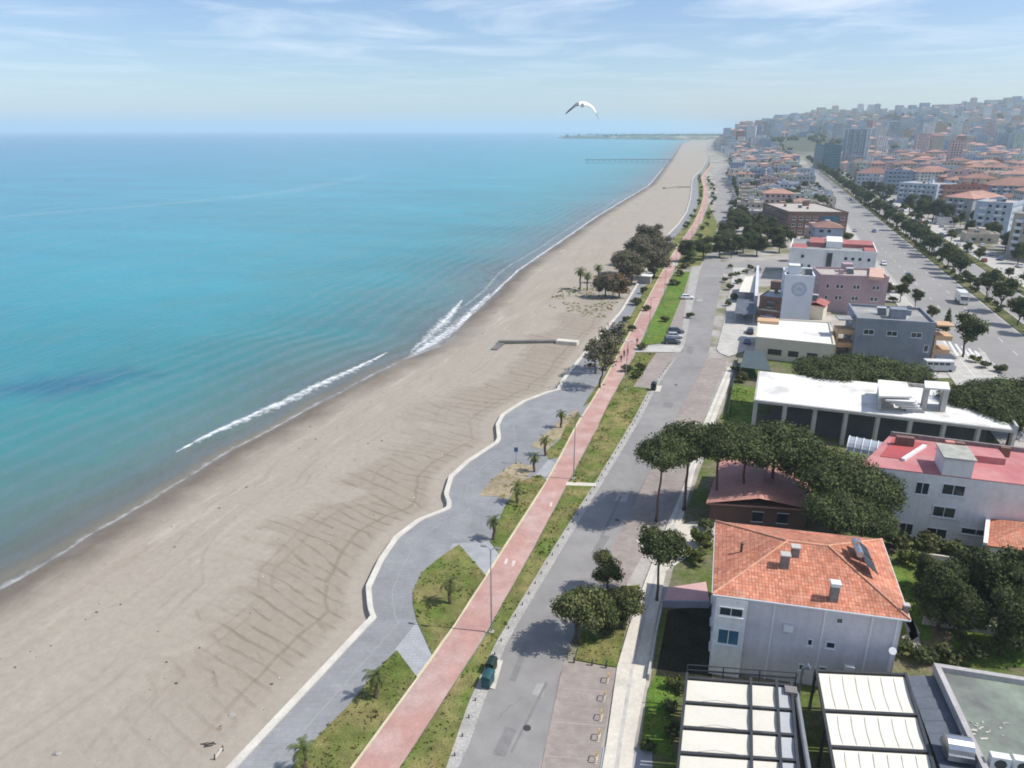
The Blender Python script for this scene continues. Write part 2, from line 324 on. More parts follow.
WALLS = {k: M(k+'_wall', c, .85, ((.15,.07),(1.2,.06)), rnd=.12, col2=tuple(a*.78 for a in c), blotch=(.22,.56,.14), streak=.2) for k, c in {
    'white':(.68,.67,.65), 'cream':(.60,.53,.42), 'pale blue':(.42,.49,.58), 'pale pink':(.58,.43,.40), 'grey':(.40,.41,.43),
    'beige':(.50,.43,.34), 'dusky blue':(.28,.35,.46), 'ochre':(.55,.38,.22), 'brick red':(.36,.17,.13), 'pale green':(.45,.52,.44)}.items()}

# ------------------------------------------------------------------ the setting: sea, beach, ground, paths
def resample(pts, n):
    P = np.array(pts, float); d = np.r_[0, np.cumsum(np.linalg.norm(np.diff(P, axis=0), axis=1))]; x = np.linspace(0, d[-1], n)
    return np.stack([np.interp(x, d, P[:, k]) for k in range(P.shape[1])], 1)
def smooth_line(pts, n, it=2):
    P = [tuple(p) for p in pts]
    for _ in range(it):
        Q = [P[0]]
        for a, b in zip(P, P[1:]): Q += [tuple(np.array(a)*.75+np.array(b)*.25), tuple(np.array(a)*.25+np.array(b)*.75)]
        P = Q+[P[-1]]
    return resample(P, n)
def sheet(name, pts, z, mat, kind='structure', thick=None):
    b = MB(); q = [tuple(p[:2]) for p in pts]
    ar = sum(q[i][0]*q[(i+1) % len(q)][1]-q[(i+1) % len(q)][0]*q[i][1] for i in range(len(q)))
    if ar < 0: q = q[::-1]
    if thick: b.prism(q, z-thick, z, bottom=False)
    else: b.poly([(x, y, z) for x, y in q])
    o = b.build(name, mat); 
    if kind: o['kind'] = kind
    return o
def ribbon(b, A, B, z0, z1=None, mi=0):
    for i in range(len(A)-1):
        b.poly([(A[i][0],A[i][1],z0),(B[i][0],B[i][1],z0),(B[i+1][0],B[i+1][1],z0),(A[i+1][0],A[i+1][1],z0)], mi)
def px(l, z=0): return [G(u, v, z) for u, v in l]
SEA_Z = -1.6
shore_st = [(-150,-82),(-60,-82),(0,-81.5),(49.9,-80.9),(64.4,-80.9),(83.7,-81),(109.3,-79.8),(134,-78),(147.2,-76.8),(160,-73.4),(170,-73.2),(183,-76),(200.5,-78),(267.7,-86.3),(468.3,-97),(749,-106),(1399,-164),(2827,-300),(4600,-430),(9000,-500),(40000,-600)]
SH_S = [p[0] for p in shore_st]; SH_T = [p[1] for p in shore_st]
def shoreT(s): return interp(s, SH_S, SH_T)+.9*mnoise.noise(Vector((s*.06,3,0)))+.5*mnoise.noise(Vector((s*.2,7,0)))
wall_st = [(-150,-39),(0,-38.5),(36.5,-37),(56.1,-35.6),(57.5,-35.4),(58.7,-36.5),(62.2,-38.7),(67.7,-40),(73,-40.6),(78,-39.7),(82.1,-37.2),(83.7,-37.7),(85.9,-39.2),(91.3,-40.7),(97.1,-40.3),(105.5,-38.4),(107.3,-38.6),(113,-40.9),(118,-41.6),(125.8,-40),(132.3,-37),(134.3,-35.4),(140.2,-36),(154.8,-36.1),(204.9,-35.5),(280,-39),(364.7,-42.9),(422.8,-42.8),(488.7,-44.9),(588.3,-51.9),(831,-72.8),(1052,-80.7),(1400,-99),(2000,-150),(3200,-240)]
WA_S = [p[0] for p in wall_st]; WA_T = [p[1] for p in wall_st]
def wallT(s): return interp(s, WA_S, WA_T)
bikeL_px = [(300,840),(352,768),(446,640),(500,554.7),(552,474),(579,420),(593.7,400),(624,344),(663,270),(678,245.5),(693.7,224),(702.5,204.5),(704.5,187),(699.6,177),(711,165)]
bikeR_px = [(352,840),(400,768),(482,640),(534.7,546),(566,486),(599,424),(609,402),(635.7,352),(672.8,272),(684,247),(699.6,225),(707.6,204.5),(708.4,191),(703,177),(713,165)]
BL = smooth_line(px(bikeL_px), 160); BR = smooth_line(px(bikeR_px), 160)
bl_st = [toST(p) for p in BL]; BLS = [p[0] for p in bl_st]; BLT = [p[1] for p in bl_st]
def bikeT(s): return interp(s, BLS, BLT) if s < 1150 else interp(s, [1150,1400,2000,3200,4500], [-77,-95,-146,-236,-330])

# sea
svals = list(np.arange(-150, 260, 4))+list(np.arange(260, 900, 14))+list(np.arange(900, 3000, 60))+[3000,3400,4000,5000,7000,10000,14000,20000,28000,36000]
offs = [-14,-6,-2,0,2,4,7,11,16,23,32,45,65,95,140,210,320,500,800,1300,2200,4000,8000,15000,30000]
b = MB(); idx = {}
V = []; UV = {}
for i, s in enumerate(svals):
    t0 = shoreT(s)
    for j, d in enumerate(offs):
        x, y = XY(s, t0-d); V.append((x, y, SEA_Z))
nj = len(offs)
for i in range(len(svals)-1):
    for j in range(nj-1):
        q = [i*nj+j, (i+1)*nj+j, (i+1)*nj+j+1, i*nj+j+1]
        ds = [offs[j], offs[j], offs[j+1], offs[j+1]]; ss = [svals[i], svals[i+1], svals[i+1], svals[i]]
        b.f.append(tuple(q)); b.m.append(0); b.uv.append([(a, c) for a, c in zip(ss, ds)])
b.v = V; b.has_uv = True
sm = bpy.data.materials.new('sea_water'); sm.use_nodes = True; t = sm.node_tree; bs = t.nodes['Principled BSDF']
uvn = N(t, 'ShaderNodeUVMap'); sp = N(t, 'ShaderNodeSeparateXYZ'); L(t, uvn.outputs[0], sp.inputs[0])
geo = N(t, 'ShaderNodeNewGeometry')
nz = N(t, 'ShaderNodeTexNoise', inp={'Scale': .03, 'Detail': 4.0}); L(t, geo.outputs['Position'], nz.inputs['Vector'])
w1 = N(t, 'ShaderNodeMapRange', inp={'From Min': .3, 'From Max': .7, 'To Min': .48, 'To Max': .98}); L(t, nz.outputs['Fac'], w1.inputs['Value'])
dd = N(t, 'ShaderNodeMath', operation='MULTIPLY'); L(t, sp.outputs['Y'], dd.inputs[0]); L(t, w1.outputs[0], dd.inputs[1])
mxd = N(t, 'ShaderNodeMath', operation='MAXIMUM', inp={1: 1.0}); L(t, dd.outputs[0], mxd.inputs[0])
lg = N(t, 'ShaderNodeMath', operation='LOGARITHM', inp={1: 10.0}); L(t, mxd.outputs[0], lg.inputs[0])
lr = N(t, 'ShaderNodeMath', operation='DIVIDE', inp={1: 4.0}); L(t, lg.outputs[0], lr.inputs[0])
ramp = N(t, 'ShaderNodeValToRGB'); L(t, lr.outputs[0], ramp.inputs[0])
stops = [(0.0,(.165,.155,.125)),(.15,(.115,.130,.115)),(.27,(.090,.165,.155)),(.37,(.042,.200,.208)),(.47,(.022,.238,.275)),(.60,(.016,.230,.300)),(.75,(.011,.170,.275)),(.9,(.008,.095,.205))]
e = ramp.color_ramp.elements
e[0].position, e[0].color = stops[0][0], (*stops[0][1],1); e[1].position, e[1].color = stops[-1][0], (*stops[-1][1],1)
for p_, c_ in stops[1:-1]: q_ = e.new(p_); q_.color = (*c_,1)
# big soft patches and a cloud shadow painted in as a dark blue patch
n2 = N(t, 'ShaderNodeTexNoise', inp={'Scale': .012, 'Detail': 5.0, 'Roughness': .6}); 
mp2 = N(t, 'ShaderNodeMapping'); mp2.inputs['Rotation'].default_value = (0,0,-AX); mp2.inputs['Scale'].default_value = (2.2,1,1)
L(t, geo.outputs['Position'], mp2.inputs[0]); mp2.vector_type = 'TEXTURE'; L(t, mp2.outputs[0], n2.inputs['Vector'])
pm = N(t, 'ShaderNodeMapRange', inp={'From Min': .3, 'From Max': .7, 'To Min': .80, 'To Max': 1.2}); L(t, n2.outputs['Fac'], pm.inputs['Value'])
scv = N(t, 'ShaderNodeVectorMath', operation='SCALE'); L(t, ramp.outputs[0], scv.inputs[0]); L(t, pm.outputs[0], scv.inputs['Scale'])
wx, wy = G(62, 384, SEA_Z)
sub = N(t, 'ShaderNodeVectorMath', operation='SUBTRACT'); sub.inputs[1].default_value = (wx, wy, SEA_Z); L(t, geo.outputs['Position'], sub.inputs[0])
mpw = N(t, 'ShaderNodeMapping'); mpw.vector_type = 'TEXTURE'; mpw.inputs['Scale'].default_value = (19, 11, 1); mpw.inputs['Rotation'].default_value = (0,0,.35); L(t, sub.outputs[0], mpw.inputs[0])
ln = N(t, 'ShaderNodeVectorMath', operation='LENGTH'); L(t, mpw.outputs[0], ln.inputs[0])
nw = N(t, 'ShaderNodeTexNoise', inp={'Scale': .12, 'Detail': 4.0}); L(t, geo.outputs['Position'], nw.inputs['Vector'])
ad = N(t, 'ShaderNodeMath', operation='MULTIPLY_ADD', inp={1: 1.1, 2: -.55}); L(t, nw.outputs['Fac'], ad.inputs[0])
ad2 = N(t, 'ShaderNodeMath', operation='ADD'); L(t, ln.outputs['Value'], ad2.inputs[0]); L(t, ad.outputs[0], ad2.inputs[1])
wm = N(t, 'ShaderNodeMapRange', inp={'From Min': 1.15, 'From Max': .25, 'To Min': 0., 'To Max': .62}); L(t, ad2.outputs[0], wm.inputs['Value'])
mxw = N(t, 'ShaderNodeMix', data_type='RGBA'); mxw.inputs['B'].default_value = (.012,.085,.17,1); L(t, wm.outputs[0], mxw.inputs['Factor']); L(t, scv.outputs[0], mxw.inputs['A'])
L(t, mxw.outputs['Result'], bs.inputs['Base Color'])
bs.inputs['Roughness'].default_value = .22; bs.inputs['IOR'].default_value = 1.33
mpb = N(t, 'ShaderNodeMapping'); mpb.inputs['Rotation'].default_value = (0,0,AX+.25); mpb.inputs['Scale'].default_value = (1,.38,1); L(t, geo.outputs['Position'], mpb.inputs[0])
b1 = N(t, 'ShaderNodeTexNoise', inp={'Scale': .55, 'Detail': 5.0, 'Roughness': .6}); L(t, mpb.outputs[0], b1.inputs['Vector'])
b2 = N(t, 'ShaderNodeTexNoise', inp={'Scale': .07, 'Detail': 3.0}); L(t, mpb.outputs[0], b2.inputs['Vector'])
bsum0 = N(t, 'ShaderNodeMath', operation='MULTIPLY_ADD', inp={1: 3.0}); L(t, b2.outputs['Fac'], bsum0.inputs[0]); L(t, b1.outputs['Fac'], bsum0.inputs[2])
swl = N(t, 'ShaderNodeMath', operation='MULTIPLY_ADD', inp={1: 9.0}); L(t, nz.outputs['Fac'], swl.inputs[0]); L(t, sp.outputs['Y'], swl.inputs[2])
swp = N(t, 'ShaderNodeMath', operation='MULTIPLY', inp={1: 1.05}); L(t, swl.outputs[0], swp.inputs[0]); sws = N(t, 'ShaderNodeMath', operation='SINE'); L(t, swp.outputs[0], sws.inputs[0])
swm = N(t, 'ShaderNodeMapRange', inp={'From Min': 70., 'From Max': 8., 'To Max': .55}); L(t, sp.outputs['Y'], swm.inputs['Value'])
bsum = N(t, 'ShaderNodeMath', operation='MULTIPLY_ADD'); L(t, sws.outputs[0], bsum.inputs[0]); L(t, swm.outputs[0], bsum.inputs[1]); L(t, bsum0.outputs[0], bsum.inputs[2])
bmp = N(t, 'ShaderNodeBump', inp={'Strength': .75, 'Distance': .42}); L(t, bsum.outputs[0], bmp.inputs['Height']); L(t, bmp.outputs[0], bs.inputs['Normal'])
MATS['sea'] = sm
tag(b.build('sea', sm, smooth=True), kind='structure')

# beach: a graded sheet from below the water line to under the promenade
b = MB(); bsv = list(np.arange(-80, 210, 1.6))+list(np.arange(210, 420, 4))+list(np.arange(420, 1000, 12))+list(np.arange(1000, 3300, 60))
NT = 72; V = []; U = []
for s in bsv:
    t0 = shoreT(s)-12; t1 = wallT(s)+5
    for k in range(NT+1):
        f = k/NT; tt = t0+(t1-t0)*f; dsh = tt-shoreT(s); dpr = wallT(s)-tt
        if dsh < 0: z = SEA_Z+dsh*.12
        else: z = SEA_Z+.75*(1-math.exp(-dsh/6))+.012*min(dsh, 30)
        z += .10*mnoise.noise(Vector((s*.08, tt*.15, 1)))*min(1, max(0, dsh/8))
        if s < 160 and 0 < dpr < 22:
            z += .05*mnoise.noise(Vector((s*.9, tt*.12, 5)))+.06*mnoise.noise(Vector((s*.35, tt*.35, 9)))
        x, y = XY(s, tt); V.append((x, y, z)); U.append((s, dsh, dpr))
b.v = V; n1_ = NT+1
for i in range(len(bsv)-1):
    for k in range(NT):
        q = (i*n1_+k, i*n1_+k+1, (i+1)*n1_+k+1, (i+1)*n1_+k); b.f.append(q); b.m.append(0); b.uv.append([(U[j][1], U[j][2]) for j in q])
b.has_uv = True
sm = bpy.data.materials.new('beach_sand'); sm.use_nodes = True; t = sm.node_tree; bs = t.nodes['Principled BSDF']
bs.inputs['Roughness'].default_value = .95; bs.inputs['Specular IOR Level'].default_value = .15
uvn = N(t, 'ShaderNodeUVMap'); sp = N(t, 'ShaderNodeSeparateXYZ'); L(t, uvn.outputs[0], sp.inputs[0]); dsh, dpr = sp.outputs['X'], sp.outputs['Y']
geo = N(t, 'ShaderNodeNewGeometry'); rot = N(t, 'ShaderNodeMapping'); rot.inputs['Rotation'].default_value = (0,0,AX); L(t, geo.outputs['Position'], rot.inputs[0])
st = N(t, 'ShaderNodeSeparateXYZ'); L(t, rot.outputs[0], st.inputs[0])         # x = across the beach, y = along it
def noise_(scale, detail=4.0, vec=None, rough=.55):
    n = N(t, 'ShaderNodeTexNoise', inp={'Scale': scale, 'Detail': detail, 'Roughness': rough}); L(t, vec or rot.outputs[0], n.inputs['Vector']); return n.outputs['Fac']
def mr_(v, a, b_, c=0., d=1.):
    n = N(t, 'ShaderNodeMapRange', inp={'From Min': a, 'From Max': b_, 'To Min': c, 'To Max': d}); L(t, v, n.inputs['Value']); return n.outputs[0]
def ma_(op, a, b_=None, c=None):
    n = N(t, 'ShaderNodeMath', operation=op)
    for i, v in enumerate((a, b_, c)):
        if v is None: continue
        if isinstance(v, (int, float)): n.inputs[i].default_value = v
        else: L(t, v, n.inputs[i])
    return n.outputs[0]
def mix_(f, a, b_):
    n = N(t, 'ShaderNodeMix', data_type='RGBA')
    if isinstance(f, float): n.inputs['Factor'].default_value = f
    else: L(t, f, n.inputs['Factor'])
    for k, v in (('A', a), ('B', b_)):
        if isinstance(v, tuple): n.inputs[k].default_value = (*v, 1)
        else: L(t, v, n.inputs[k])
    return n.outputs['Result']
dry, wet, mark = (.352,.315,.256), (.165,.138,.108), (.220,.178,.128)
lines = N(t, 'ShaderNodeMapping'); lines.inputs['Scale'].default_value = (1,.16,1); L(t, rot.outputs[0], lines.inputs[0])
c = mix_(mr_(noise_(.06, 5), .35, .68), dry, (.345,.30,.245))
c = mix_(ma_('MULTIPLY', mr_(noise_(.32, 5, lines.outputs[0]), .50, .72), ma_('MULTIPLY', mr_(dsh, 34, 4), .85)), c, (.30,.25,.20))   # tide lines
c = mix_(ma_('MULTIPLY', mr_(noise_(.55, 4, lines.outputs[0]), .56, .72), ma_('MULTIPLY', mr_(dsh, 26, 4), .7)), c, (.50,.45,.38))
dn = ma_('MULTIPLY_ADD', noise_(.16, 4), 6., -3.); wetd = ma_('ADD', dsh, dn)
c = mix_(mr_(wetd, 8.5, 2.), c, wet)
# scraper furrows running up to the promenade, and the vehicle track along it
kx = mr_(st.outputs['Y'], 115, 45, .02, .42)
wob = ma_('MULTIPLY_ADD', noise_(.035, 2), 9., ma_('MULTIPLY', st.outputs['X'], kx))
ph = ma_('ADD', ma_('MULTIPLY', ma_('ADD', st.outputs['Y'], wob), 2.9), ma_('MULTIPLY', noise_(.3, 4), 2.6))
fur1 = mr_(ma_('SINE', ph), .62, .96)
ph2 = ma_('ADD', ma_('MULTIPLY', ma_('ADD', st.outputs['Y'], ma_('MULTIPLY', st.outputs['X'], ma_('ADD', kx, .35))), 1.9), ma_('MULTIPLY', noise_(.22, 3), 4.))
fur2 = mr_(ma_('SINE', ph2), .66, .97); pick = mr_(noise_(.075, 2), .46, .54)
fur = ma_('ADD', ma_('MULTIPLY', fur1, ma_('SUBTRACT', 1., pick)), ma_('MULTIPLY', fur2, pick))
cols_ = N(t, 'ShaderNodeMapping'); cols_.inputs['Scale'].default_value = (.10,.75,1); L(t, rot.outputs[0], cols_.inputs[0])
brk = ma_('MULTIPLY', mr_(noise_(.30, 5), .30, .52), mr_(noise_(1.0, 2, cols_.outputs[0]), .28, .50))
reach = ma_('ADD', ma_('MULTIPLY_ADD', noise_(.09, 3), 22., -2.), ma_('MULTIPLY', noise_(.45, 2, cols_.outputs[0]), 14.))
rm = ma_('MULTIPLY', mr_(ma_('SUBTRACT', reach, dpr), -1., 3.), mr_(dpr, 2.2, 3.5))
far_ = ma_('MULTIPLY', mr_(st.outputs['Y'], 330, 170), mr_(st.outputs['Y'], 30, 50))
fm = ma_('MULTIPLY', ma_('MULTIPLY', fur, brk), ma_('MULTIPLY', rm, far_))
c = mix_(ma_('MULTIPLY', ma_('MULTIPLY', rm, far_), .38), c, mark)
c = mix_(ma_('MULTIPLY', fm, .72), c, (.215,.175,.13))
trk = ma_('MULTIPLY', mr_(ma_('ABSOLUTE', ma_('SUBTRACT', ma_('ADD', dpr, ma_('MULTIPLY_ADD', noise_(.06, 2), 5., -2.5)), 5.2)), .38, .12), far_)
c = mix_(ma_('MULTIPLY', trk, .6), c, mark)
for d0, am, wd, op in ((11.5, 9., .22, .35), (13.3, 9., .22, .35), (21., 12., .25, .28), (22.9, 12., .25, .28), (29., 7., .3, .25)):
    tk_ = mr_(ma_('ABSOLUTE', ma_('SUBTRACT', ma_('ADD', dpr, ma_('MULTIPLY_ADD', noise_(.028 if am < 10 else .02, 2), am*2, -am)), d0)), wd*1.6, wd*.4)
    c = mix_(ma_('MULTIPLY', ma_('MULTIPLY', tk_, op), mr_(noise_(.12, 3), .40, .58)), c, mark)
c = mix_(mr_(noise_(.022, 4), .50, .66, 0., .55), c, (.335,.30,.25))
c = mix_(ma_('MULTIPLY', mr_(noise_(3.2, 3), .60, .74), .38), c, (.27,.23,.18))
g1 = mr_(noise_(1.2, 5), .3, .7, .93, 1.07); g2 = mr_(noise_(9., 4), .3, .7, .93, 1.07)
for g in (g1, g2):
    n = N(t, 'ShaderNodeVectorMath', operation='SCALE'); L(t, c, n.inputs[0]); L(t, g, n.inputs['Scale']); c = n.outputs[0]
L(t, c, bs.inputs['Base Color']); L(t, mr_(wetd, 3.5, .2, .95, .35), bs.inputs['Roughness'])
hgt = ma_('ADD', ma_('MULTIPLY', fm, -.9), ma_('MULTIPLY', noise_(2.2, 5), .5))
bn = N(t, 'ShaderNodeBump', inp={'Strength': .55, 'Distance': .14}); L(t, hgt, bn.inputs['Height']); L(t, bn.outputs[0], bs.inputs['Normal'])
tag(b.build('beach', sm, smooth=True), kind='structure')

# surf foam: thin broken sheets riding on the water
def foam_mat(name, lo, hi, sc, alpha=1.):
    m = bpy.data.materials.new(name); m.use_nodes = True; t = m.node_tree; bs = t.nodes['Principled BSDF']
    bs.inputs['Base Color'].default_value = (.82,.84,.84,1); bs.inputs['Roughness'].default_value = .9
    uvn = N(t, 'ShaderNodeUVMap'); sp = N(t, 'ShaderNodeSeparateXYZ'); L(t, uvn.outputs[0], sp.inputs[0]); geo = N(t, 'ShaderNodeNewGeometry')
    n = N(t, 'ShaderNodeTexNoise', inp={'Scale': sc, 'Detail': 6.0, 'Roughness': .65}); L(t, geo.outputs['Position'], n.inputs['Vector'])
    ab = N(t, 'ShaderNodeMath', operation='MULTIPLY_ADD', inp={1: -.62, 2: .62}); L(t, sp.outputs['Y'], ab.inputs[0])
    ad = N(t, 'ShaderNodeMath', operation='ADD'); L(t, n.outputs['Fac'], ad.inputs[0]); L(t, ab.outputs[0], ad.inputs[1])
    r = N(t, 'ShaderNodeMapRange', inp={'From Min': lo, 'From Max': hi, 'To Max': alpha}); L(t, ad.outputs[0], r.inputs['Value'])
    L(t, r.outputs[0], bs.inputs['Alpha']); return m
FOAM = foam_mat('surf_foam', .84, 1.16, .8, .8); FOAMT = foam_mat('thin_foam', .90, 1.3, .5, .42); SLICK = foam_mat('calm_slick', .55, 1.1, .02, .07)
def foam(pts_st, widths, mat, z=.012, n=60):
    """widths: (shoreward, seaward) per point; UV y is |distance| from the crest, 0 to 1"""
    P = smooth_line([(*p, *w) for p, w in zip(pts_st, widths)], n); b = MB()
    for i in range(n-1):
        for side in (0, 1):
            sg = 1 if side == 0 else -1; q = []
            for k, e_ in ((i,0),(i,1),(i+1,1),(i+1,0)):
                s, tt, w0, w1 = P[k]; off = e_*(w0 if side == 0 else w1)*sg
                x, y = XY(s, tt+off); q.append((x, y, SEA_Z+z))
            b.poly(q, 0, [(0,0),(0,1),(0,1),(0,0)])
    return tag(b.build('surf_foam', mat), kind='stuff')
def st_px(l, z=SEA_Z): return [toST(G(u, v, z)) for u, v in l]
foam(st_px([(176,452),(205,436),(240,420),(280,403),(320,383),(360,366),(388,352)]), [(.6,.4),(2.6,1.1),(4.2,1.8),(4.8,2.1),(5.0,2.2),(3.6,1.6),(.3,.3)], FOAM)
foam(st_px([(404,362),(418,352),(434,341),(450,331),(466,318),(478,306),(490,294)]), [(1.,1.),(5.0,3.0),(5.6,4.2),(5.4,5.0),(4.5,5.0),(3.5,3.5),(1.5,1.5)], FOAM)
foam(st_px([(410,352),(430,336),(448,318),(462,300)]), [(.3,.3),(4.2,4.2),(4.5,4.5),(1.,1.)], FOAM)
foam([(s, shoreT(s)-.6) for s in np.arange(195, 1100, 9)], [(1.6,1.4)]*101, FOAM, n=220)
foam([(s, shoreT(s)-6-3*mnoise.noise(Vector((s*.02,0,0)))) for s in np.arange(200, 700, 9)], [(2.,1.6)]*56, FOAMT, n=160)
foam([(s, shoreT(s)-.2) for s in np.arange(-20, 165, 2.5)], [(1.6,1.8)]*74, FOAMT, n=170)
foam(st_px([(-60,222),(60,212),(180,203),(270,194),(330,184),(380,172)]), [(10,10),(14,14),(15,15),(17,17),(16,16),(6,6)], SLICK, n=60)

# land: one sheet to the horizon, with the hill behind the town
b = MB(); ys = list(np.arange(-150, 1000, 50))+list(np.arange(1000, 3500, 60))+list(np.arange(3500, 9001, 500)); NX = 70; V = []
for y in ys:
    s = y*CA+0
    x0 = min(XY(ss, bikeT(ss)+1.0)[0]+(0) for ss in [max(-150, (y/CA)*1.0)]) if y < 4400 else interp(y, [4400,9000], [1500,1700])
    # west edge follows the cycle path
    lo, hi_ = -400., 6000.
    for _ in range(40):
        mid = (lo+hi_)/2; sx, tx_ = toST((mid, y))
        if tx_ > bikeT(sx)+1.: hi_ = mid
        else: lo = mid
    x0 = hi_; x1 = max(400, y*1.0+400)
    for k in range(NX+1):
        f = (k/NX)**1.15; x = x0+(x1-x0)*f; V.append((x, y, hill(x, y)-.05))
b.v = V
for i in range(len(ys)-1):
    for k in range(NX): b.f.append((i*(NX+1)+k, i*(NX+1)+k+1, (i+1)*(NX+1)+k+1, (i+1)*(NX+1)+k)); b.m.append(0); b.uv.append(None)
tag(b.build('ground', CITY, smooth=True), kind='structure')
# low headland closing the bay
b = MB(); A_ = [(300,5050),(330,5010),(420,4960),(520,4860),(640,4700),(760,4480),(900,4200),(1700,4300),(1700,6400),(900,5600),(500,5300),(300,5110)]
cxh, cyh = 900, 4950
for z0, z1, k0, k1 in ((-2.2,3,1.0,.985),(3,12,.985,.93),(12,18,.93,.80)):
    for i in range(len(A_)):
        p, q = A_[i], A_[(i+1) % len(A_)]
        f = lambda p, k, z: (cxh+(p[0]-cxh)*k, cyh+(p[1]-cyh)*k, z)
        b.poly([f(p,k0,z0), f(q,k0,z0), f(q,k1,z1), f(p,k1,z1)])
b.poly([f(p,.80,18) for p in A_])
tag(b.build('headland_terrain', M('far_land', (.10,.11,.06), .95, ((.01,.3),(.05,.25)), col2=(.3,.27,.2), blotch=(.012,.55,.06))), kind='structure')

# promenade, its light wall coping and drop to the sand
ss = [s for s in np.arange(-60, 160, .8)]+[s for s in np.arange(160, 700, 6)]+[s for s in np.arange(700, 1500, 30)]
WL = [XY(s, wallT(s)) for s in ss]
def promR(s): return max(wallT(s)+(6.6 if s < 250 else interp(s, [250,420,560,800,1500], [7,7.5,8,7,6])), -99)
b = MB()
for i in range(len(ss)-1):
    a0, a1 = XY(ss[i], wallT(ss[i])+.6), XY(ss[i+1], wallT(ss[i+1])+.6)
    w = lambda s: bikeT(s)+.6 if s < 152 else wallT(s)+interp(s, [152,205,260,420,560,800,1500], [5.2,3.8,3.4,5.,6.5,6,5])
    c0, c1 = XY(ss[i], w(ss[i])), XY(ss[i+1], w(ss[i+1]))
    b.poly([(*a0,.06),(*c0,.06),(*c1,.06),(*a1,.06)])
tag(b.build('promenade', PROM), kind='structure')
b = MB()
for i in range(len(ss)-1):
    p0, p1 = XY(ss[i], wallT(ss[i])), XY(ss[i+1], wallT(ss[i+1])); q0, q1 = XY(ss[i], wallT(ss[i])+.72), XY(ss[i+1], wallT(ss[i+1])+.72)
    b.poly([(*p0,.22),(*q0,.22),(*q1,.22),(*p1,.22)]); b.poly([(*p0,-2.),(*p0,.22),(*p1,.22),(*p1,-2.)]); b.poly([(*q0,.22),(*q0,0),(*q1,0),(*q1,.22)])
tag(b.build('sea_wall', WALLTOP), 'low pale stone sea wall edging the promenade above the sand', 'sea wall')
b = MB()
for i in range(len(ss)-1):
    if ss[i] > 210: break
    p0, p1 = XY(ss[i], wallT(ss[i])+3.3), XY(ss[i+1], wallT(ss[i+1])+3.3); q0, q1 = XY(ss[i], wallT(ss[i])+3.40), XY(ss[i+1], wallT(ss[i+1])+3.40)
    b.poly([(*p0,.065),(*q0,.065),(*q1,.065),(*p1,.065)])
tag(b.build('promenade_seam', M('seam_stone', (.30,.30,.30), .9)), kind='structure')
# verge between promenade and cycle path further on
b = MB()
for i in range(len(ss)-1):
    if ss[i] < 152: continue
    w = lambda s: wallT(s)+interp(s, [152,205,260,420,560,800,1500], [5.2,3.8,3.4,5.,6.5,6,5])
    p0, p1 = XY(ss[i], w(ss[i])), XY(ss[i+1], w(ss[i+1])); q0, q1 = XY(ss[i], bikeT(ss[i])+.5), XY(ss[i+1], bikeT(ss[i+1])+.5)
    b.poly([(*p0,.075),(*q0,.075),(*q1,.075),(*p1,.075)])
tag(b.build('verge_ground', LAWN), kind='structure')
# cycle path with light edging
b = MB(); ribbon(b, BL, BR, .10); tag(b.build('cycle_path', BIKE), kind='structure')
b = MB(); ins = lambda A, B, w: [tuple(np.array(a)+(np.array(c)-np.array(a))/np.linalg.norm(np.array(c)-np.array(a))*w) for a, c in zip(A, B)]
for A, B in ((BL, BR),):
    O = ins(A, B, -.16); I = ins(A, B, .16)
    for i in range(len(O)-1):
        w0 = [(*O[i],.13),(*I[i],.13),(*I[i+1],.13),(*O[i+1],.13)]; b.poly(w0 if A is BL else w0[::-1])
        b.poly([(*O[i],0),(*O[i],.13),(*O[i+1],.13),(*O[i+1],0)])
tag(b.build('cycle_path_kerb', BIKEDGE), kind='structure')
# lawns
LAWN_POLYS = []
def lawn(pts, mat=LAWN, z=.13, dens=1.0, name='lawn'):
    P = px(pts); LAWN_POLYS.append((P, z, dens)); return sheet(name, P, z, mat, thick=.12)
def onL(v): return (interp(v, [p[1] for p in bikeL_px[::-1]], [p[0] for p in bikeL_px[::-1]])-1.2, v)
lawn([(397,651),(417,678)]+[onL(v) for v in (690,710,740,768,800,835)]+[(225,850),(262,800),(292,768),(319,736),(349,706),(376,672),(390,657.5)])
lawn([(459,545),(486,576),onL(600),onL(625),(432,655),(417,622),(413,604),(413,592),(422,573),(440,558)])
lawn([(499,554),(490,542),(505,507),(520,482),(540,475),onL(481),onL(510),onL(540)])
sheet('dry_verge', px([(478,496),(495,477),(515,463),(534,467),(524,481),(507,500),(497,497)]), .09, DRY)
LAWN_POLYS.append((px([(478,496),(495,477),(515,463),(534,467),(524,481),(507,500),(497,497)]), .09, .25))
lawn([(549,460),(546,452),(560,440),(566,426),(578,412),onL(416),onL(432),onL(457)])
sheet('dry_verge', px([(530,447),(548,432),(565,416),(579,409),(570,423),(560,438),(546,450)]), .085, DRY)
lawn([(583,407),(590,396),(604,376),(616,350),onL(352),onL(380),onL(402)])
# right-hand planted strip between cycle path and coast road
brv = lambda v: (interp(v, [p[1] for p in bikeR_px[::-1]], [p[0] for p in bikeR_px[::-1]])+1.4, v)
lawn([brv(v) for v in (835,768,720,680,640,590,546,510,486)]+[(592,487),(550,553),(497,640),(470,698),(446,768),(415,838)])
lawn([brv(v) for v in (483,455,424,402,375,354)]+[(636,353),(656,353),(633,387),(649,389),(633,420),(594,484)])
lawn([brv(v) for v in (346,320,295,272)]+[(690,272),(684,292),(663,343)], LAWNG)
lawn([brv(v) for v in (268,247,225,205)]+[(718,225),(712,245),(700,266)], LAWN)
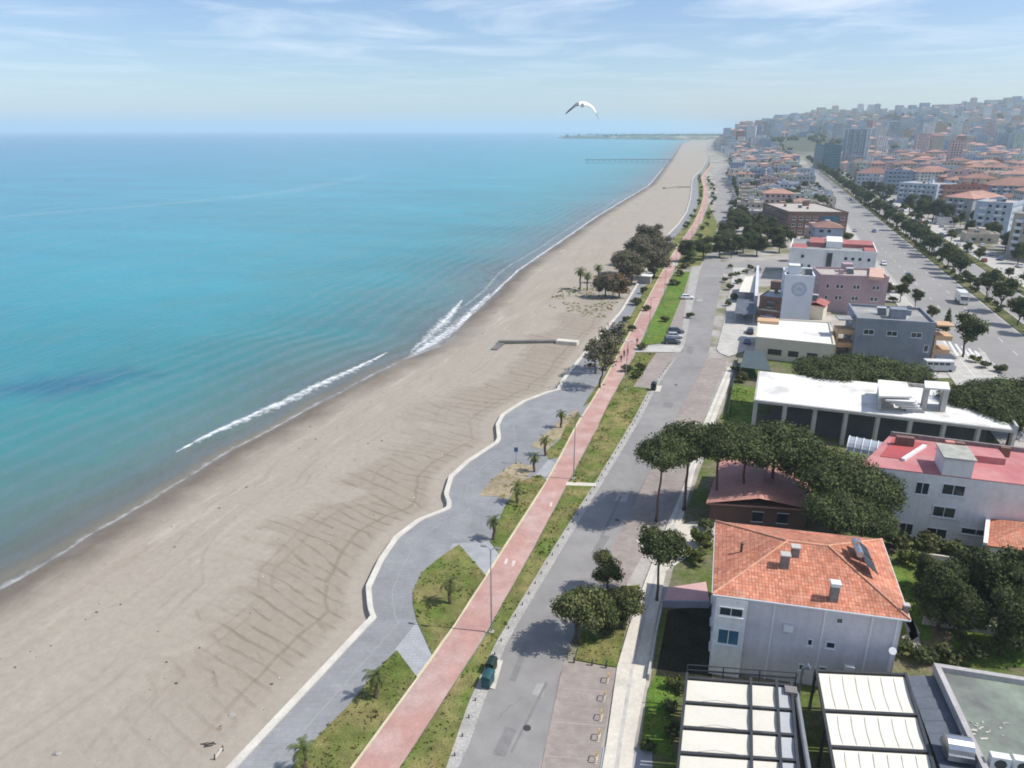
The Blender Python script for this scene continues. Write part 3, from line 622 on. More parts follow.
# coast road
kerbL = px([(420,838),(461,768),(487,693),(508,640),(560,553),(600,487),(640,420),(655,390),(684.5,345),(699,274),(703,262)]); kerbLo = px([(405,838),(446,768),(470,698),(497,640),(550,553),(592,487),(633,420),(649,390),(680,345),(690,274),(694,262)])
roadR = px([(516,838),(541,768),(563,660),(590,600),(624,525),(640,490),(670.5,427),(708,357),(714,321),(723.6,270),(726,262)])
KL = resample(kerbL, 60); KO = resample(kerbLo, 60); RR = resample(roadR, 60)
b = MB(); ribbon(b, KL, RR, 0.0); tag(b.build('coast_road', ASPH), kind='structure')
b = MB(); ribbon(b, KO, KL, .02); tag(b.build('road_gutter', M('gutter_concrete', (.36,.345,.315), .9, ((.5,.15),(4,.2)))), kind='structure')
# the road goes on beyond the bend
cr_st = [(270,-23.5),(330,-25),(425,-27),(540,-29),(716,-38),(870,-52),(1180,-58),(1500,-84),(2100,-140),(3000,-210)]
CRS = [p[0] for p in cr_st]; CRT = [p[1] for p in cr_st]
sv = np.arange(268, 2900, 16); b = MB(); ribbon(b, [XY(s, interp(s, CRS, CRT)-(-1 if s<300 else 1)) for s in sv], [XY(s, interp(s, CRS, CRT)+interp(s,[268,330,500,2000],[14,10,12,12])) for s in sv], .004)
tag(b.build('coast_road_beyond', ASPH2), kind='structure')
# parking bays
sheet('parking_bay', px([(657,353),(633,387),(649,389),(679.6,353)]), .03, BAY)
sheet('parking_bay', px([(663,342),(684.5,343),(699,274),(690,274)]), .012, BAY)
sheet('parking_bay', px([(541,768),(516,838),(590,838),(602,744),(617,668),(575,662),(563.4,661)]), .012, BAY)
sheet('parking_bay', px([(624,525),(590,600),(612,610),(640,560),(680,500),(702.6,421),(728,358),(708,358),(670.5,427)]), .012, BAY)
lawn([(575,660),(617,668),(623,640),(631,606),(640,585),(600,590),(588,612)], LAWN, .10, 1.)
b = MB()
for v in (688,722,756):
    a_ = G(interp(v,[661,768],[562,541])+1, v); c_ = G(interp(v,[668,744,768],[616,603,599])-2, v+4); b.bar((*a_,.012),(*c_,.012),.14,.02)
b.build('bay_lines', M('worn_line', (.345,.29,.265), .9))['kind'] = 'structure'
# pavement on the town side: pale slabs with a grey seam
swL = px([(590,838),(606,747),(617,668),(628,630),(647,576),(664,533),(681.6,492),(703.7,423),(727,368)]); swR = px([(627,838),(633.5,747),(647,676),(655,630),(668,560),(684,515),(695,470),(714.8,421),(736,366)])
def kerbsheet(name, A, B, z, mat, n=40):
    A = resample(A, n); B = resample(B, n); b = MB(); ribbon(b, A, B, z)
    for i in range(n-1):
        b.poly([(*A[i],-.02),(*A[i],z),(*A[i+1],z),(*A[i+1],-.02)][::-1]); b.poly([(*B[i],-.02),(*B[i],z),(*B[i+1],z),(*B[i+1],-.02)])
    return tag(b.build(name, mat), kind='structure')
kerbsheet('pavement', swL, swR, .12, PALE)
mid0 = (resample(swL, 40)*.52+resample(swR, 40)*.48); b = MB(); ribbon(b, [tuple(p) for p in mid0-np.array((.18,0))], [tuple(p) for p in mid0+np.array((.18,0))], .126); tag(b.build('pavement_seam', CONC), kind='structure')
kerbsheet('pavement', px([(729,357),(716,352),(724,321),(731,283),(733,268)]), px([(748,350),(744,321),(746,283),(746,268)]), .12, CONC)
sheet('driveway', px([(603,747),(633,747),(652,752),(655,838),(590,838)]), .02, M('driveway_concrete', (.33,.335,.35), .9))
sheet('crossing_path', px([(635.5,346.5),(684,346),(680,352.5),(634,352.5)]), .125, CONC, thick=.1)
sheet('crossing_path', px([(566.5,482.5),(596,484),(595.5,487),(565.5,486)]), .14, PALE, thick=.1)
sheet('crossing_path', px([(672,262),(700,263),(700,267),(671,266)]), .125, CONC, thick=.1)
sheet('side_street', px([(700,268),(730,262),(790,260),(790,269),(735,276),(722,272)]), .008, ASPH2)
for q in ([(459,544),(499,555),(487,577)],):
    sheet('crossway', px([(452,544),(492,542),(500,556),(487,577),(432,655),(417,680),(395,650),(417,622),(432,600)]), .066, PROM2)
sheet('crossway', px([(536,475),(549,459),(556,464),(546,478)]), .068, PROM2)
# cycle-path markings
b = MB()
for u, v in ((506,562),(513.5,564),(551,505),(640,330)):
    x, y = G(u, v); b.bar((x-.25*SA, y-.6, .106), (x+.25*SA, y+.6, .106), .35, .008)
tag(b.build('path_markings', M('worn_path_paint', (.58,.47,.43), .9, ((2,.2),))), kind='structure')
# boulevard: two carriageways, planted reservations, service road
def strip(name, t0, t1, s0, s1, z, mat, step=40, thick=None):
    b = MB(); sv = list(np.arange(s0, s1+1, step))
    for a, c in zip(sv, sv[1:]):
        q = [XY(a,t0),XY(a,t1),XY(c,t1),XY(c,t0)]
        if thick: b.prism(q, z-thick, z, bottom=False)
        else: b.poly([(x,y,z) for x, y in q])
    return tag(b.build(name, mat), kind='structure')
DRYL = M('reservation_turf', (.085,.100,.034), .95, ((.12,.2),(.8,.25),(5,.3)), col2=(.19,.165,.085), blotch=(.12,.56,.12), spec=.1)
strip('boulevard', 47, 68, 20, 1960, .004, ASPH2); strip('boulevard', 71.4, 83, 20, 1960, .004, ASPH2)
strip('reservation', 68, 71.4, 20, 3000, .14, DRYL, thick=.2); strip('reservation', 83, 87, 20, 3000, .13, DRYL, thick=.2); strip('service_road', 87, 96, 20, 3000, .004, CONC)
strip('boulevard_pavement', 42.5, 47, 20, 3000, .12, CONC, thick=.16)
b = MB()
for t_ in (54, 61.2, 77.2):
    for s in np.arange(60, 900, 12.): b.poly([(*XY(s,t_-.08),.012),(*XY(s,t_+.08),.012),(*XY(s+4,t_+.08),.012),(*XY(s+4,t_-.08),.012)])
for t_ in (47.6, 67.5, 71.9, 82.5): 
    for s in np.arange(40, 1200, 40.): b.poly([(*XY(s,t_-.07),.012),(*XY(s,t_+.07),.012),(*XY(s+40,t_+.07),.012),(*XY(s+40,t_-.07),.012)])
tag(b.build('lane_markings', PAINT), kind='structure')
b = MB()
for i in range(7):
    u = 936+i*6.5; x, y = G(u, 337+i*2.3); x2, y2 = G(u+9, 353+i*1.4); b.bar((x,y,.01),(x2,y2,.01),.55,.012)
tag(b.build('hatch_markings', PAINT), kind='structure')
# gardens and plots in the first town block
sheet('garden_ground', px([(640,747),(652,672),(660,620),(672,575),(684,520),(700,470),(718,421),(745,355),(760,352),(1100,385),(1250,560),(1250,838),(655,838)]), -.004, GARDEN)
lawn([(640,745),(648,690),(655,676),(676,679),(672,757),(652,752)], LAWNG, .05)
sheet('garden_shade_sheet', px([(655,680),(668,610),(712,606),(712,690)]), .03, M('painted_garden_shade', (.030,.030,.020), .95, ((.5,.3),(4,.3)), spec=.05))  # near-black sheet deepening the villa's shadow, shade put into its colour
lawn([(730,386),(757,388),(756,424),(722,424)], LAWNG, .04)
lawn([(885,560),(925,560),(932,640),(905,640)], LAWNG, .04)
lawn([(950,628),(1040,622),(1060,670),(960,664)], LAWNG, .04)
sheet('terrace', px([(668,588),(706,582),(710,606),(662,606)]), .06, M('pink_terrace', (.58,.36,.35), .85, ((.4,.08),(4,.08))), thick=.1)
sheet('terrace', px([(636,540),(690,522),(716,520),(714,540),(660,575)]), .03, PALE)
sheet('yard', px([(735,320),(760,320),(757,352),(733,352)]), .01, CONC); sheet('yard', px([(915,352),(985,352),(1000,378),(925,378)]), .01, CONC)

# ------------------------------------------------------------------ buildings
def ccw(q):
    ar = sum(q[i][0]*q[(i+1) % len(q)][1]-q[(i+1) % len(q)][0]*q[i][1] for i in range(len(q)))
    return q if ar > 0 else q[::-1]
def inset(q, d):
    n = len(q); L_ = []
    for i in range(n):
        a, b = np.array(q[i][:2]), np.array(q[(i+1) % n][:2]); e = (b-a)/np.linalg.norm(b-a); nrm = np.array((-e[1], e[0])); L_.append((a+nrm*d, e))
    out_ = []
    for i in range(n):
        (p, e), (q_, f) = L_[i-1], L_[i]
        den = e[0]*f[1]-e[1]*f[0]
        if abs(den) < 1e-6: out_.append(tuple(q_)); continue
        k = ((q_[0]-p[0])*f[1]-(q_[1]-p[1])*f[0])/den; out_.append(tuple(p+e*k))
    return out_
def rect(c, w, d, rz):
    ca, sa = math.cos(rz), math.sin(rz)
    return [(c[0]+x*ca-y*sa, c[1]+x*sa+y*ca) for x, y in ((-w/2,-d/2),(w/2,-d/2),(w/2,d/2),(-w/2,d/2))]
def front(u0, v0, u1, v1, depth):
    """footprint from the two ground corners of the front wall and the depth behind it"""
    a, b_ = np.array(G(u0, v0)), np.array(G(u1, v1)); e = (b_-a)/np.linalg.norm(b_-a); n = np.array((-e[1], e[0]))
    return [tuple(a), tuple(b_), tuple(b_+n*depth), tuple(a+n*depth)]
def roofpx(pts, z): return ccw([G(u, v, z) for u, v in pts])
def start_building(name, q, label, cat='building', group=None):
    c = np.mean(np.array(q), axis=0); z = hill(*c)
    return thing(name, (c[0], c[1], z), label, cat, group), (c[0], c[1], z)
def wallpts(q, i): return np.array(q[i][:2]), np.array(q[(i+1) % len(q)][:2])
WIN_CACHE = {}
def window_unit(w, h, pane=GLASS):
    k = (round(w,2), round(h,2), pane.name)
    if k not in WIN_CACHE:
        f = MB(); t_ = .09
        for x0, x1, z0, z1 in ((-w/2,w/2,0,t_),(-w/2,w/2,h-t_,h),(-w/2,-w/2+t_,t_,h-t_),(w/2-t_,w/2,t_,h-t_)):
            f.box(((x0+x1)/2, -.03, z0), (x1-x0, .10, z1-z0))
        if w > 1.1: f.box((0,-.025,t_), (.07,.07,h-2*t_))
        f.box((0,-.07,-.08), (w+.16,.2,.07))
        p = MB(); p.box((0,-.005,t_), (w-2*t_,.03,h-2*t_))
        WIN_CACHE[k] = (f.data('window', FRAME), p.data('pane', pane))
    return WIN_CACHE[k]
def put_window(root, o, q, i, along, z, w=1.2, h=1.3, pane=GLASS, proud=.012):
    a, b_ = wallpts(q, i); e = (b_-a); ln_ = np.linalg.norm(e); e = e/ln_; nrm = np.array((e[1], -e[0]))
    p = a+e*(along if along > 1 else along*ln_)+nrm*proud
    f, pm = window_unit(w, h, pane)
    wo = link_mesh('window', f, root, (p[0]-o[0], p[1]-o[1], z), math.atan2(e[1], e[0])); link_mesh('pane', pm, wo); return wo
def wall_windows(b, q, i, z0, storeys, h=3.0, ww=1.3, wh=1.35, pitch=3.2, mi=1, skip=.08, frame=None):
    """panes of a far facade kept in its wall's mesh"""
    a, b_ = wallpts(q, i); e = b_-a; ln_ = np.linalg.norm(e); e = e/ln_; nrm = np.array((e[1], -e[0])); n = int((ln_-1.2)/pitch)
    if n < 1: return
    m0 = (ln_-(n-1)*pitch)/2
    for k in range(n):
        wide = ww*(1.35 if (k*7+i*3) % 5 == 0 else 1)
        for s_ in range(storeys):
            if rng.random() < skip: continue
            c = a+e*(m0+k*pitch)+nrm*.035; z = z0+.95+s_*h
            P = [c-e*wide/2, c+e*wide/2]
            b.poly([(*P[0], z), (*P[1], z), (*P[1], z+wh), (*P[0], z+wh)], mi)
            if frame is not None:
                for (x0, x1, y0, y1) in ((-wide/2-.12, wide/2+.12, z-.14, z-.02), (-wide/2-.12, wide/2+.12, z+wh+.02, z+wh+.12)):
                    c2 = c+nrm*.03; b.poly([(*(c2+e*x0), y0), (*(c2+e*x1), y0), (*(c2+e*x1), y1), (*(c2+e*x0), y1)], frame)
def hip_roof(b, q, z, rise, over=.5, uv=True, mi=0, th=.18, gable=False):
    """hipped roof on a quad; ridge runs along its longer side"""
    E = inset(q, -over); l0 = math.dist(E[0], E[1]); l1 = math.dist(E[1], E[2])
    if l0 < l1: E = E[1:]+E[:1]; l0, l1 = l1, l0
    E = [np.array((*p, z)) for p in E]; mA = (E[0]+E[3])/2; mB = (E[1]+E[2])/2; run = 0 if gable else min(l1/2, l0*.46); d = (mB-mA)/np.linalg.norm(mB-mA)
    R0 = mA+d*run+np.array((0,0,rise)); R1 = mB-d*run+np.array((0,0,rise))
    def face(pts):
        e = (pts[1]-pts[0]); e = e/np.linalg.norm(e); n = np.cross(e, pts[-1]-pts[0]); n /= np.linalg.norm(n); f_ = np.cross(n, e)
        b.poly([tuple(p) for p in pts], mi, [(float(np.dot(p-pts[0], e)), float(np.dot(p-pts[0], f_))) for p in pts])
    face([E[0],E[1],R1,R0]); face([E[2],E[3],R0,R1])
    if gable: pass
    else: face([E[1],E[2],R1]); face([E[3],E[0],R0])
    lo = [p-np.array((0,0,th)) for p in E]
    for i in range(4): b.poly([tuple(p) for p in (lo[i], lo[(i+1) % 4], E[(i+1) % 4], E[i])], mi)
    b.poly([tuple(p) for p in lo[::-1]], mi)
    return E, R0, R1
def flat_roof(b, q, z, mi=0, par=.6, pw=.3, pmi=1, th=.25):
    b.prism(inset(q, pw), z-th, z+.02, mi)
    I = inset(q, pw); O = inset(q, -.06)
    for i in range(4):
        j = (i+1) % 4; b.prism([O[i], O[j], I[j], I[i]], z-th, z+par, pmi)
def simple_building(name, q, h, label, wall, roofm, roof='flat', storeys=None, group=None, cat='building', sides=(0,3,1), z=None, clutter=True, par=.6, rise=None, balc=False, extra=None):
    q = ccw(q); root, o = start_building(name, q, label, cat, group); gz = o[2]; storeys = storeys or max(1, round(h/3.05))
    w = MB(o); w.prism(q, gz-(2.5 if gz > 1 else .3), gz+h-(.27 if roof == 'flat' else .2))
    for i in sides: wall_windows(w, q, i, gz, storeys, h=h/storeys, frame=2 if q[0][1] < 700 else None)
    if storeys > 1 and q[0][1] < 900 and 0 in sides:
        O_ = inset(q, -.10)
        for s_ in range(1, storeys): w.prism(O_, gz+s_*h/storeys-.12, gz+s_*h/storeys+.10, 3)
    w.build('wall', [wall, GLASS, FRAME, CONC], root)
    r = MB(o)
    if roof == 'flat': flat_roof(r, q, gz+h, par=par)
    else: hip_roof(r, q, gz+h, rise or min(math.dist(q[0],q[1]), math.dist(q[1],q[2]))*.2, gable=(roof == 'gable'))
    ro = r.build('roof', [roofm, wall], root)
    if balc:
        i = 0; a, b_ = wallpts(q, 0); e = (b_-a); ln_ = np.linalg.norm(e); e = e/ln_; nrm = np.array((e[1], -e[0]))
        for s_ in range(1, storeys):
            for k in range(max(1, int(ln_/7))):
                c = a+e*(3.5+k*7)+nrm*.62
                if 3.5+k*7 > ln_-1.6: continue
                bb = MB(o); bb.box((*c, gz+s_*h/storeys-.1), (3., 1.2, 1.05), math.atan2(e[1], e[0])); bb.build('balcony', FRAME, root)
    if clutter and roof == 'flat':
        for k in range(rng.randint(2, 4)):
            fx, fy = rng.uniform(.22,.78), rng.uniform(.25,.75)
            p = (np.array(q[0])*(1-fx)+np.array(q[1])*fx)*(1-fy)+(np.array(q[3])*(1-fx)+np.array(q[2])*fx)*fy
            c = MB(o); d = rng.choice([(2.6,3.2,2.3),(1.1,1.1,1.4),(3.2,2.4,2.1),(.9,.7,1.2)])
            e = np.array(q[1])-np.array(q[0]); c.box((*p, gz+h+.02), d, math.atan2(e[1], e[0]))
            if d[0] > 2: c.box((*p, gz+h+.02+d[2]), (d[0]+.3, d[1]+.3, .16), math.atan2(e[1], e[0]))
            c.build('stair_head' if d[0] > 2 else 'chimney', wall, root)
    if clutter and cat == 'building' and q[0][1] < 700:
        e = np.array(q[1])-np.array(q[0]); e = e/np.linalg.norm(e); n_ = np.array((-e[1], e[0])); p = np.mean(np.array(q), axis=0)+e*rng.uniform(-2.5,2.5)+n_*rng.uniform(-2,0); zt = gz+h+(.05 if roof == 'flat' else .9)
        c = MB(o); c.bar((*(p-n_*.9), zt+.1), (*(p+n_*.6), zt+1.3), 1.9, .08); c.bar((*(p+n_*.7-e*.3), zt-.5), (*(p+n_*.7-e*.3), zt+1.3), .08); c.build('solar_panel', GLASS, root)
        c = MB(o); c.tube([(*(p+n_*.75-e), zt+1.45), (*(p+n_*.75+e), zt+1.45)], .28, 8); c.build('water_tank', FRAME, root)
    return root, o, q

# --- villa with hipped clay-tile roof (lower right)
ez = 9.0
eave = ccw([G(712.6,594,ez), G(910.5,620,ez), G(882,539.5,ez), G(715.5,521,ez)])
q = inset(eave, .45); root, o = start_building('tiled_villa', q, 'lavender white villa with hipped orange clay tile roof, solar heater and chimneys', 'house')
a, b_ = wallpts(q, 0); e = (b_-a)/np.linalg.norm(b_-a); nrm = np.array((e[1], -e[0])); LN = np.linalg.norm(b_-a)
w = MB(o); w.prism(q, -.3, ez-.2); w.build('wall', LAV, root)
bay = MB(o); bq = [tuple(a-e*.06+nrm*.55), tuple(a+e*2.75+nrm*.55), tuple(a+e*2.75-nrm*.1), tuple(a-e*.06-nrm*.1)]; bay.prism(bq, -.3, ez-.25); bay.build('bay', WHITE, root)
for k in (5.2, 9.6, 13.6, LN-.4):
    p = MB(o); c = a+e*k+nrm*.05; p.box((*c, -.2), (.16,.12,ez-.1), math.atan2(e[1], e[0])); p.build('downpipe', FRAME, root)
for k, z_, w_, h_ in ((10.9,7.35,.65,.65),(8.7,4.5,.5,.75),(10.5,4.5,.85,.75),(8.3,1.6,.5,.7),(10.2,1.6,.75,.75)): put_window(root, o, q, 0, k, z_, w_, h_)
put_window(root, o, bq, 0, 1.4, 3.7, 2.0, 1.75, BLUEG); put_window(root, o, bq, 0, 1.4, 6.9, 2.2, 1.0)
for k, z_ in ((3,1.2),(7,1.2),(11,1.2),(3,4.3),(7,4.3),(11,4.3),(3,7),(11,7)): put_window(root, o, q, 3, k, z_, 1.3, 1.3)
for k, z_ in ((3,4.3),(9,4.3),(3,7.),(9,7.)): put_window(root, o, q, 1, k, z_, 1.3, 1.3)
for k, z_ in ((6.6,5.9),(12.4,2.4)):
    c = MB(o); p = a+e*k+nrm*.22; c.box((*p,z_), (.85,.34,.6), math.atan2(e[1],e[0])); c.build('air_conditioner', FRAME, root)
# roof with an off-centre ridge, as surveyed
E_ = [np.array((*p, ez)) for p in eave]; rz_ = ez+2.3
R0 = np.array((*G(787.5,541,rz_), rz_)); R1 = np.array((*G(828,546,rz_), rz_))
r = MB(o)
def tface(pts):
    e_ = (pts[1]-pts[0]); e_ = e_/np.linalg.norm(e_); n_ = np.cross(e_, pts[-1]-pts[0]); n_ /= np.linalg.norm(n_); f_ = np.cross(n_, e_)
    r.poly([tuple(p) for p in pts], 0, [(float(np.dot(p-pts[0], e_)), float(np.dot(p-pts[0], f_))) for p in pts])
tface([E_[0],E_[1],R1,R0]); tface([E_[2],E_[3],R0,R1]); tface([E_[1],E_[2],R1]); tface([E_[3],E_[0],R0])
lo = [p-np.array((0,0,.2)) for p in E_]
for i in range(4): r.poly([tuple(p) for p in (lo[i], lo[(i+1)%4], E_[(i+1)%4], E_[i])], 1)
r.poly([tuple(p) for p in lo[::-1]], 1)
roof = r.build('roof', [TILE, FRAME], root)
for p, s_ in ((E_[0],R0),(E_[3],R0),(E_[1],R1),(E_[2],R1),(R0,R1)):
    c = MB(o); n = 14; c.tube([tuple(p+(s_-p)*k/n+np.array((0,0,.03+.015*(k % 2)))) for k in range(n+1)], .11, 6); c.build('ridge_cap', RIDGE, roof)
gt = MB(o)
for i in range(4): gt.bar(E_[i]-np.array((0,0,.1)), E_[(i+1)%4]-np.array((0,0,.1)), .14, .13)
gt.build('gutter', FRAME, root)
def roofz(u, v, lo_=ez, hi_=rz_):   # height where a sight line meets the tiled slopes
    for z in np.arange(hi_, lo_, -.05):
        x, y = G(u, v, z); best = 1e9
        for F in ((E_[0],E_[1],R0),(E_[2],E_[3],R0),(E_[1],E_[2],R1),(E_[3],E_[0],R0)):
            n_ = np.cross(F[1]-F[0], F[2]-F[0]); zz = F[0][2]-(n_[0]*(x-F[0][0])+n_[1]*(y-F[0][1]))/n_[2]; best = min(best, zz)
        if best >= z: return x, y, z
    return x, y, lo_
RZ = math.atan2(e[1], e[0])
CHIM = M('chimney_render', (.22,.20,.19), .9, ((2,.2),(8,.15)))
for u, v, w_, h_, cap in ((784,567,.75,1.35,0),(794.5,556,.7,1.0,0),(833,600,.7,1.6,1),(905,612,.45,.7,0)):
    x, y, z = roofz(u, v); c = MB(o); c.box((x,y,z-.35), (w_, w_*.9, h_+.35), RZ); co = c.build('chimney', CHIM, roof)
    k = MB(o); k.box((x,y,z+h_+.002), (w_*1.25, w_*1.15, .14 if not cap else .34), RZ); k.build('chimney_cap', FRAME if cap else CONC, roof)
x, y, z = roofz(741,552); c = MB(o); c.tube([(x,y,z-.2),(x,y,z+.85),(x+.05,y,z+1.0)], [.13,.13,.2], 8); c.build('vent_pipe', DARKM, roof)
x, y, z = roofz(853,566); x2, y2, z2 = roofz(866,566)
sh = MB(o); x, y, z = roofz(860,562)
d_ = np.array((math.cos(RZ), math.sin(RZ))); f_ = np.array((-d_[1], d_[0]))
for k in (-1,1):
    p = np.array((x,y))+f_*k*.8
    sh.bar((*(p-d_*.2), z-.15), (*(p-d_*.2), z+1.5), .06); sh.bar((*(p+d_*1.0), z-.5), (*(p+d_*1.0), z+.35), .06); sh.bar((*(p-d_*.2), z+1.4), (*(p+d_*1.0), z+.3), .06)
p = np.array((x,y)); sh.bar((*(p-d_*.2-f_*.85),z+1.35), (*(p-d_*.2+f_*.85),z+1.35), .06); sh.build('heater_stand', GREYM, roof)
pn = MB(o)
for k in (-1.25,1.25):
    p = np.array((x,y))+f_*k
    A1 = p-d_*.15+f_*1.1; A2 = p-d_*.15-f_*1.1; B1 = p+d_*1.1-f_*1.1; B2 = p+d_*1.1+f_*1.1
    V = [(*A1,z+1.35),(*A2,z+1.35),(*B1,z+.28),(*B2,z+.28)]; pn.poly(V); pn.poly([(p_[0],p_[1],p_[2]-.09) for p_ in V[::-1]])
    for i in range(4): pn.poly([V[i], (V[i][0],V[i][1],V[i][2]-.09), (V[(i+1)%4][0],V[(i+1)%4][1],V[(i+1)%4][2]-.09), V[(i+1)%4]])
pn.build('solar_panel', GLASS, roof)
tk = MB(o); p = np.array((x,y))-d_*.45; tk.tube([(*(p-f_*1.3), z+1.55),(*(p+f_*1.3), z+1.55)], .33, 12); tk.tube([(*(p+f_*.2), z+1.8),(*(p+f_*.2), z+2.2)], .25, 10); tk.build('water_tank', SILVER, roof)
x, y = q[1][0], q[1][1]; dd_ = MB(o); p = b_-e*.5+nrm*.35; dd_.tube([(*p,5.4),(*p,5.55)], .05, 6); dd_.tube([(*(p+nrm*.1),5.5),(*(p+nrm*.22),5.58)], [.08,.34], 14); dd_.build('satellite_dish', FRAME, root)
# --- two canopied terraces in front of the villa
def canopy(qpx, z, label, fabric, cols, rows, grey=None, ribs=False):
    Q = [np.array(G(u, v, z)) for u, v in qpx]          # front-left, front-right, back-right, back-left
    root, o = start_building('terrace_canopy', [tuple(p) for p in Q], label, 'canopy')
    P = lambda x, y: (Q[0]*(1-x)+Q[1]*x)*(1-y)+(Q[3]*(1-x)+Q[2]*x)*y
    for i, (x0, x1) in enumerate(zip(cols, cols[1:])):
        for j, (y0, y1) in enumerate(zip(rows, rows[1:])):
            f = MB(o); g_ = .012; n = 8
            for k in range(n):
                a0 = y0+g_+(y1-y0-2*g_)*k/n; a1 = y0+g_+(y1-y0-2*g_)*(k+1)/n; sg = lambda k_: -.10*math.sin(math.pi*k_/n)
                f.poly([(*P(x0+g_/2,a0),z+sg(k)),(*P(x1-g_/2,a0),z+sg(k)),(*P(x1-g_/2,a1),z+sg(k+1)),(*P(x0+g_/2,a1),z+sg(k+1))])
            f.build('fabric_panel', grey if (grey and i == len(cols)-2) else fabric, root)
            if ribs:
                s_ = MB(o)
                for k in range(1, 7): xx = x0+(x1-x0)*k/7; s_.bar((*P(xx,y0+.02), z+.01), (*P(xx,y1-.02), z+.01), .05, .02)
                s_.build('fabric_seam', M('seam_fabric', (.66,.625,.53), .8), root)
    for x in cols:
        f = MB(o); f.bar((*P(x,-.0), z+.06), (*P(x,1.0), z+.06), .22, .28); f.build('rafter', DARKM, root)
    for y in rows:
        f = MB(o); f.bar((*P(0,y), z+.04), (*P(cols[-1],y), z+.04), .22, .26); f.build('crossbeam', DARKM, root)
    for x in (0, cols[-1]):
        for y in (0,.33,.66,1.):
            f = MB(o); f.box((*P(x,y),-.1), (.2,.2,z)); f.build('post', DARKM, root)
    return root, o, P
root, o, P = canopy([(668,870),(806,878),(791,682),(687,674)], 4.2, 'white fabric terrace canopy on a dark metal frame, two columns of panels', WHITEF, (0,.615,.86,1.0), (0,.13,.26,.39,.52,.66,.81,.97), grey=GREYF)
for y in (.20,.37,.52,.66,.81):
    w = MB(o); w.tube([(*P(0,y),4.2),(*P(.3,y+.01),4.55),(*P(.615,y),4.3),(*P(.8,y-.005),4.42),(*P(1,y),4.2)], .018, 5); w.build('cable', GREYM, root)
rb = MB(o); rb.bar((*P(0,1.03),4.75), (*P(1.05,1.03),4.75), .07); rb.bar((*P(0,1.03),4.2), (*P(1.05,1.03),4.2), .1)
for x in (0,.35,.7,1.05): rb.bar((*P(x,1.03),-.1), (*P(x,1.03),4.75), .09)
rb.build('back_rail', DARKM, root)
# dark service block and gutter between the canopies
qq = ccw([G(806,872,4.0), G(826,872,4.0), G(800,690,4.0), G(792,690,4.0)]); root, o = start_building('service_block', qq, 'narrow dark service block with grey flue between the two terrace canopies', 'annex')
w = MB(o); w.prism(qq, -.1, 3.6); w.build('wall', M('dark_render', (.075,.07,.07), .9, ((1,.2),)), root)
w = MB(o); a0, a1 = np.array(G(797,690,4.3)), np.array(G(826,870,4.3)); w.tube([(*a0,3.9),(*a1,3.9)], .22, 10); w.build('duct', GREYM, root)
w = MB(o); w.box((*G(791,690,4.4),-.1), (1.0,.8,4.6), RZ); w.build('flue_stack', CHIM, root)
w = MB(o); c_ = G(803,668,4.6); w.tube([(*c_,-.1),(*c_,4.6)], .13, 8); w.tube([(*c_,4.6),(c_[0]+.5,c_[1]-.1,4.9)], [.13,.3], 10); w.build('flue', GREYM, root)
root, o, P = canopy([(852,872),(968,880),(905,674),(816,670)], 4.4, 'cream ribbed fabric terrace canopy with a blue grey sheet strip alongside', CREAMF, (0,1.0), (0,.12,.25,.38,.54,.74,.99), ribs=True)
Q4 = [G(966,840,4.3), G(1008,840,4.3), G(944,676,4.3), G(906.5,675.5,4.3)]; s_ = MB(o); Q4 = [np.array(p) for p in ccw(Q4)]
for k in range(12):
    y0, y1 = k/12+.004, (k+1)/12-.004; pp = lambda x, y: (Q4[0]*(1-x)+Q4[1]*x)*(1-y)+(Q4[3]*(1-x)+Q4[2]*x)*y
    s_.poly([(*pp(0,y0),4.3),(*pp(1,y0),4.3),(*pp(1,y1),4.36),(*pp(0,y1),4.36)])
s_.prism([tuple(pp(x,y)) for x, y in ((0,0),(1,0),(1,1),(0,1))], 4.1, 4.28); s_.build('sheet_strip', SLATE, root)
# --- flat green roof with parapet (bottom right corner)
qq = ccw([G(996,800,5.0), G(1150,840,5.0), G(1110,694,5.0), G(934,666,5.0)]); root, o = start_building('flat_roofed_hall', qq, 'hall with flat green coated roof and grey parapet, air conditioners on top', 'building')
w = MB(o); w.prism(qq, -.3, 4.7); w.build('wall', M('hall_render', (.30,.29,.28), .9), root)
r = MB(o); flat_roof(r, qq, 4.75, par=.55, pw=.4); roof = r.build('roof', [GREENR, M('parapet_render', (.42,.40,.385), .9, ((.5,.12),(3,.1)))], root)
for u, v in ((998,765),(1021,768)):
    c = MB(o); x, y = G(u, v, 5); c.box((x,y,4.78), (1.3,.6,1.15), RZ); ac = c.build('air_conditioner', FRAME, root); g_ = MB(o); d_ = np.array((math.cos(RZ-math.pi/2), math.sin(RZ-math.pi/2)))*.31
    cc = np.array((x,y))+d_; g_.tube([(*cc,5.36),(*(cc+d_*.06),5.36)], .42, 16); g_.build('fan_grille', DARKM, ac)
c = MB(o); x, y = G(957,750,5); c.box((x,y,4.78), (1.8,2.,.5), RZ); c.tube([(x-.9*math.cos(RZ),y-.9*math.sin(RZ),5.3),(x+.9*math.cos(RZ),y+.9*math.sin(RZ),5.3)], .85, 14); c.build('vent_hood', SILVER, root)
rb = MB(o); 
for k in range(26):
    x, y = G(rng.uniform(960,1005), rng.uniform(722,742), 4.8); rb.bar((x,y,4.8), (x+rng.uniform(-.5,.5), y+rng.uniform(-.2,.2), 4.84), rng.uniform(.06,.2), .04)
rb.bar((*G(955,714,4.8),4.82), (*G(962,733,4.8),4.82), .06); tag(rb.build('debris', PALE), 'scatter of pale debris lying on the flat green roof', 'debris', kind='stuff')
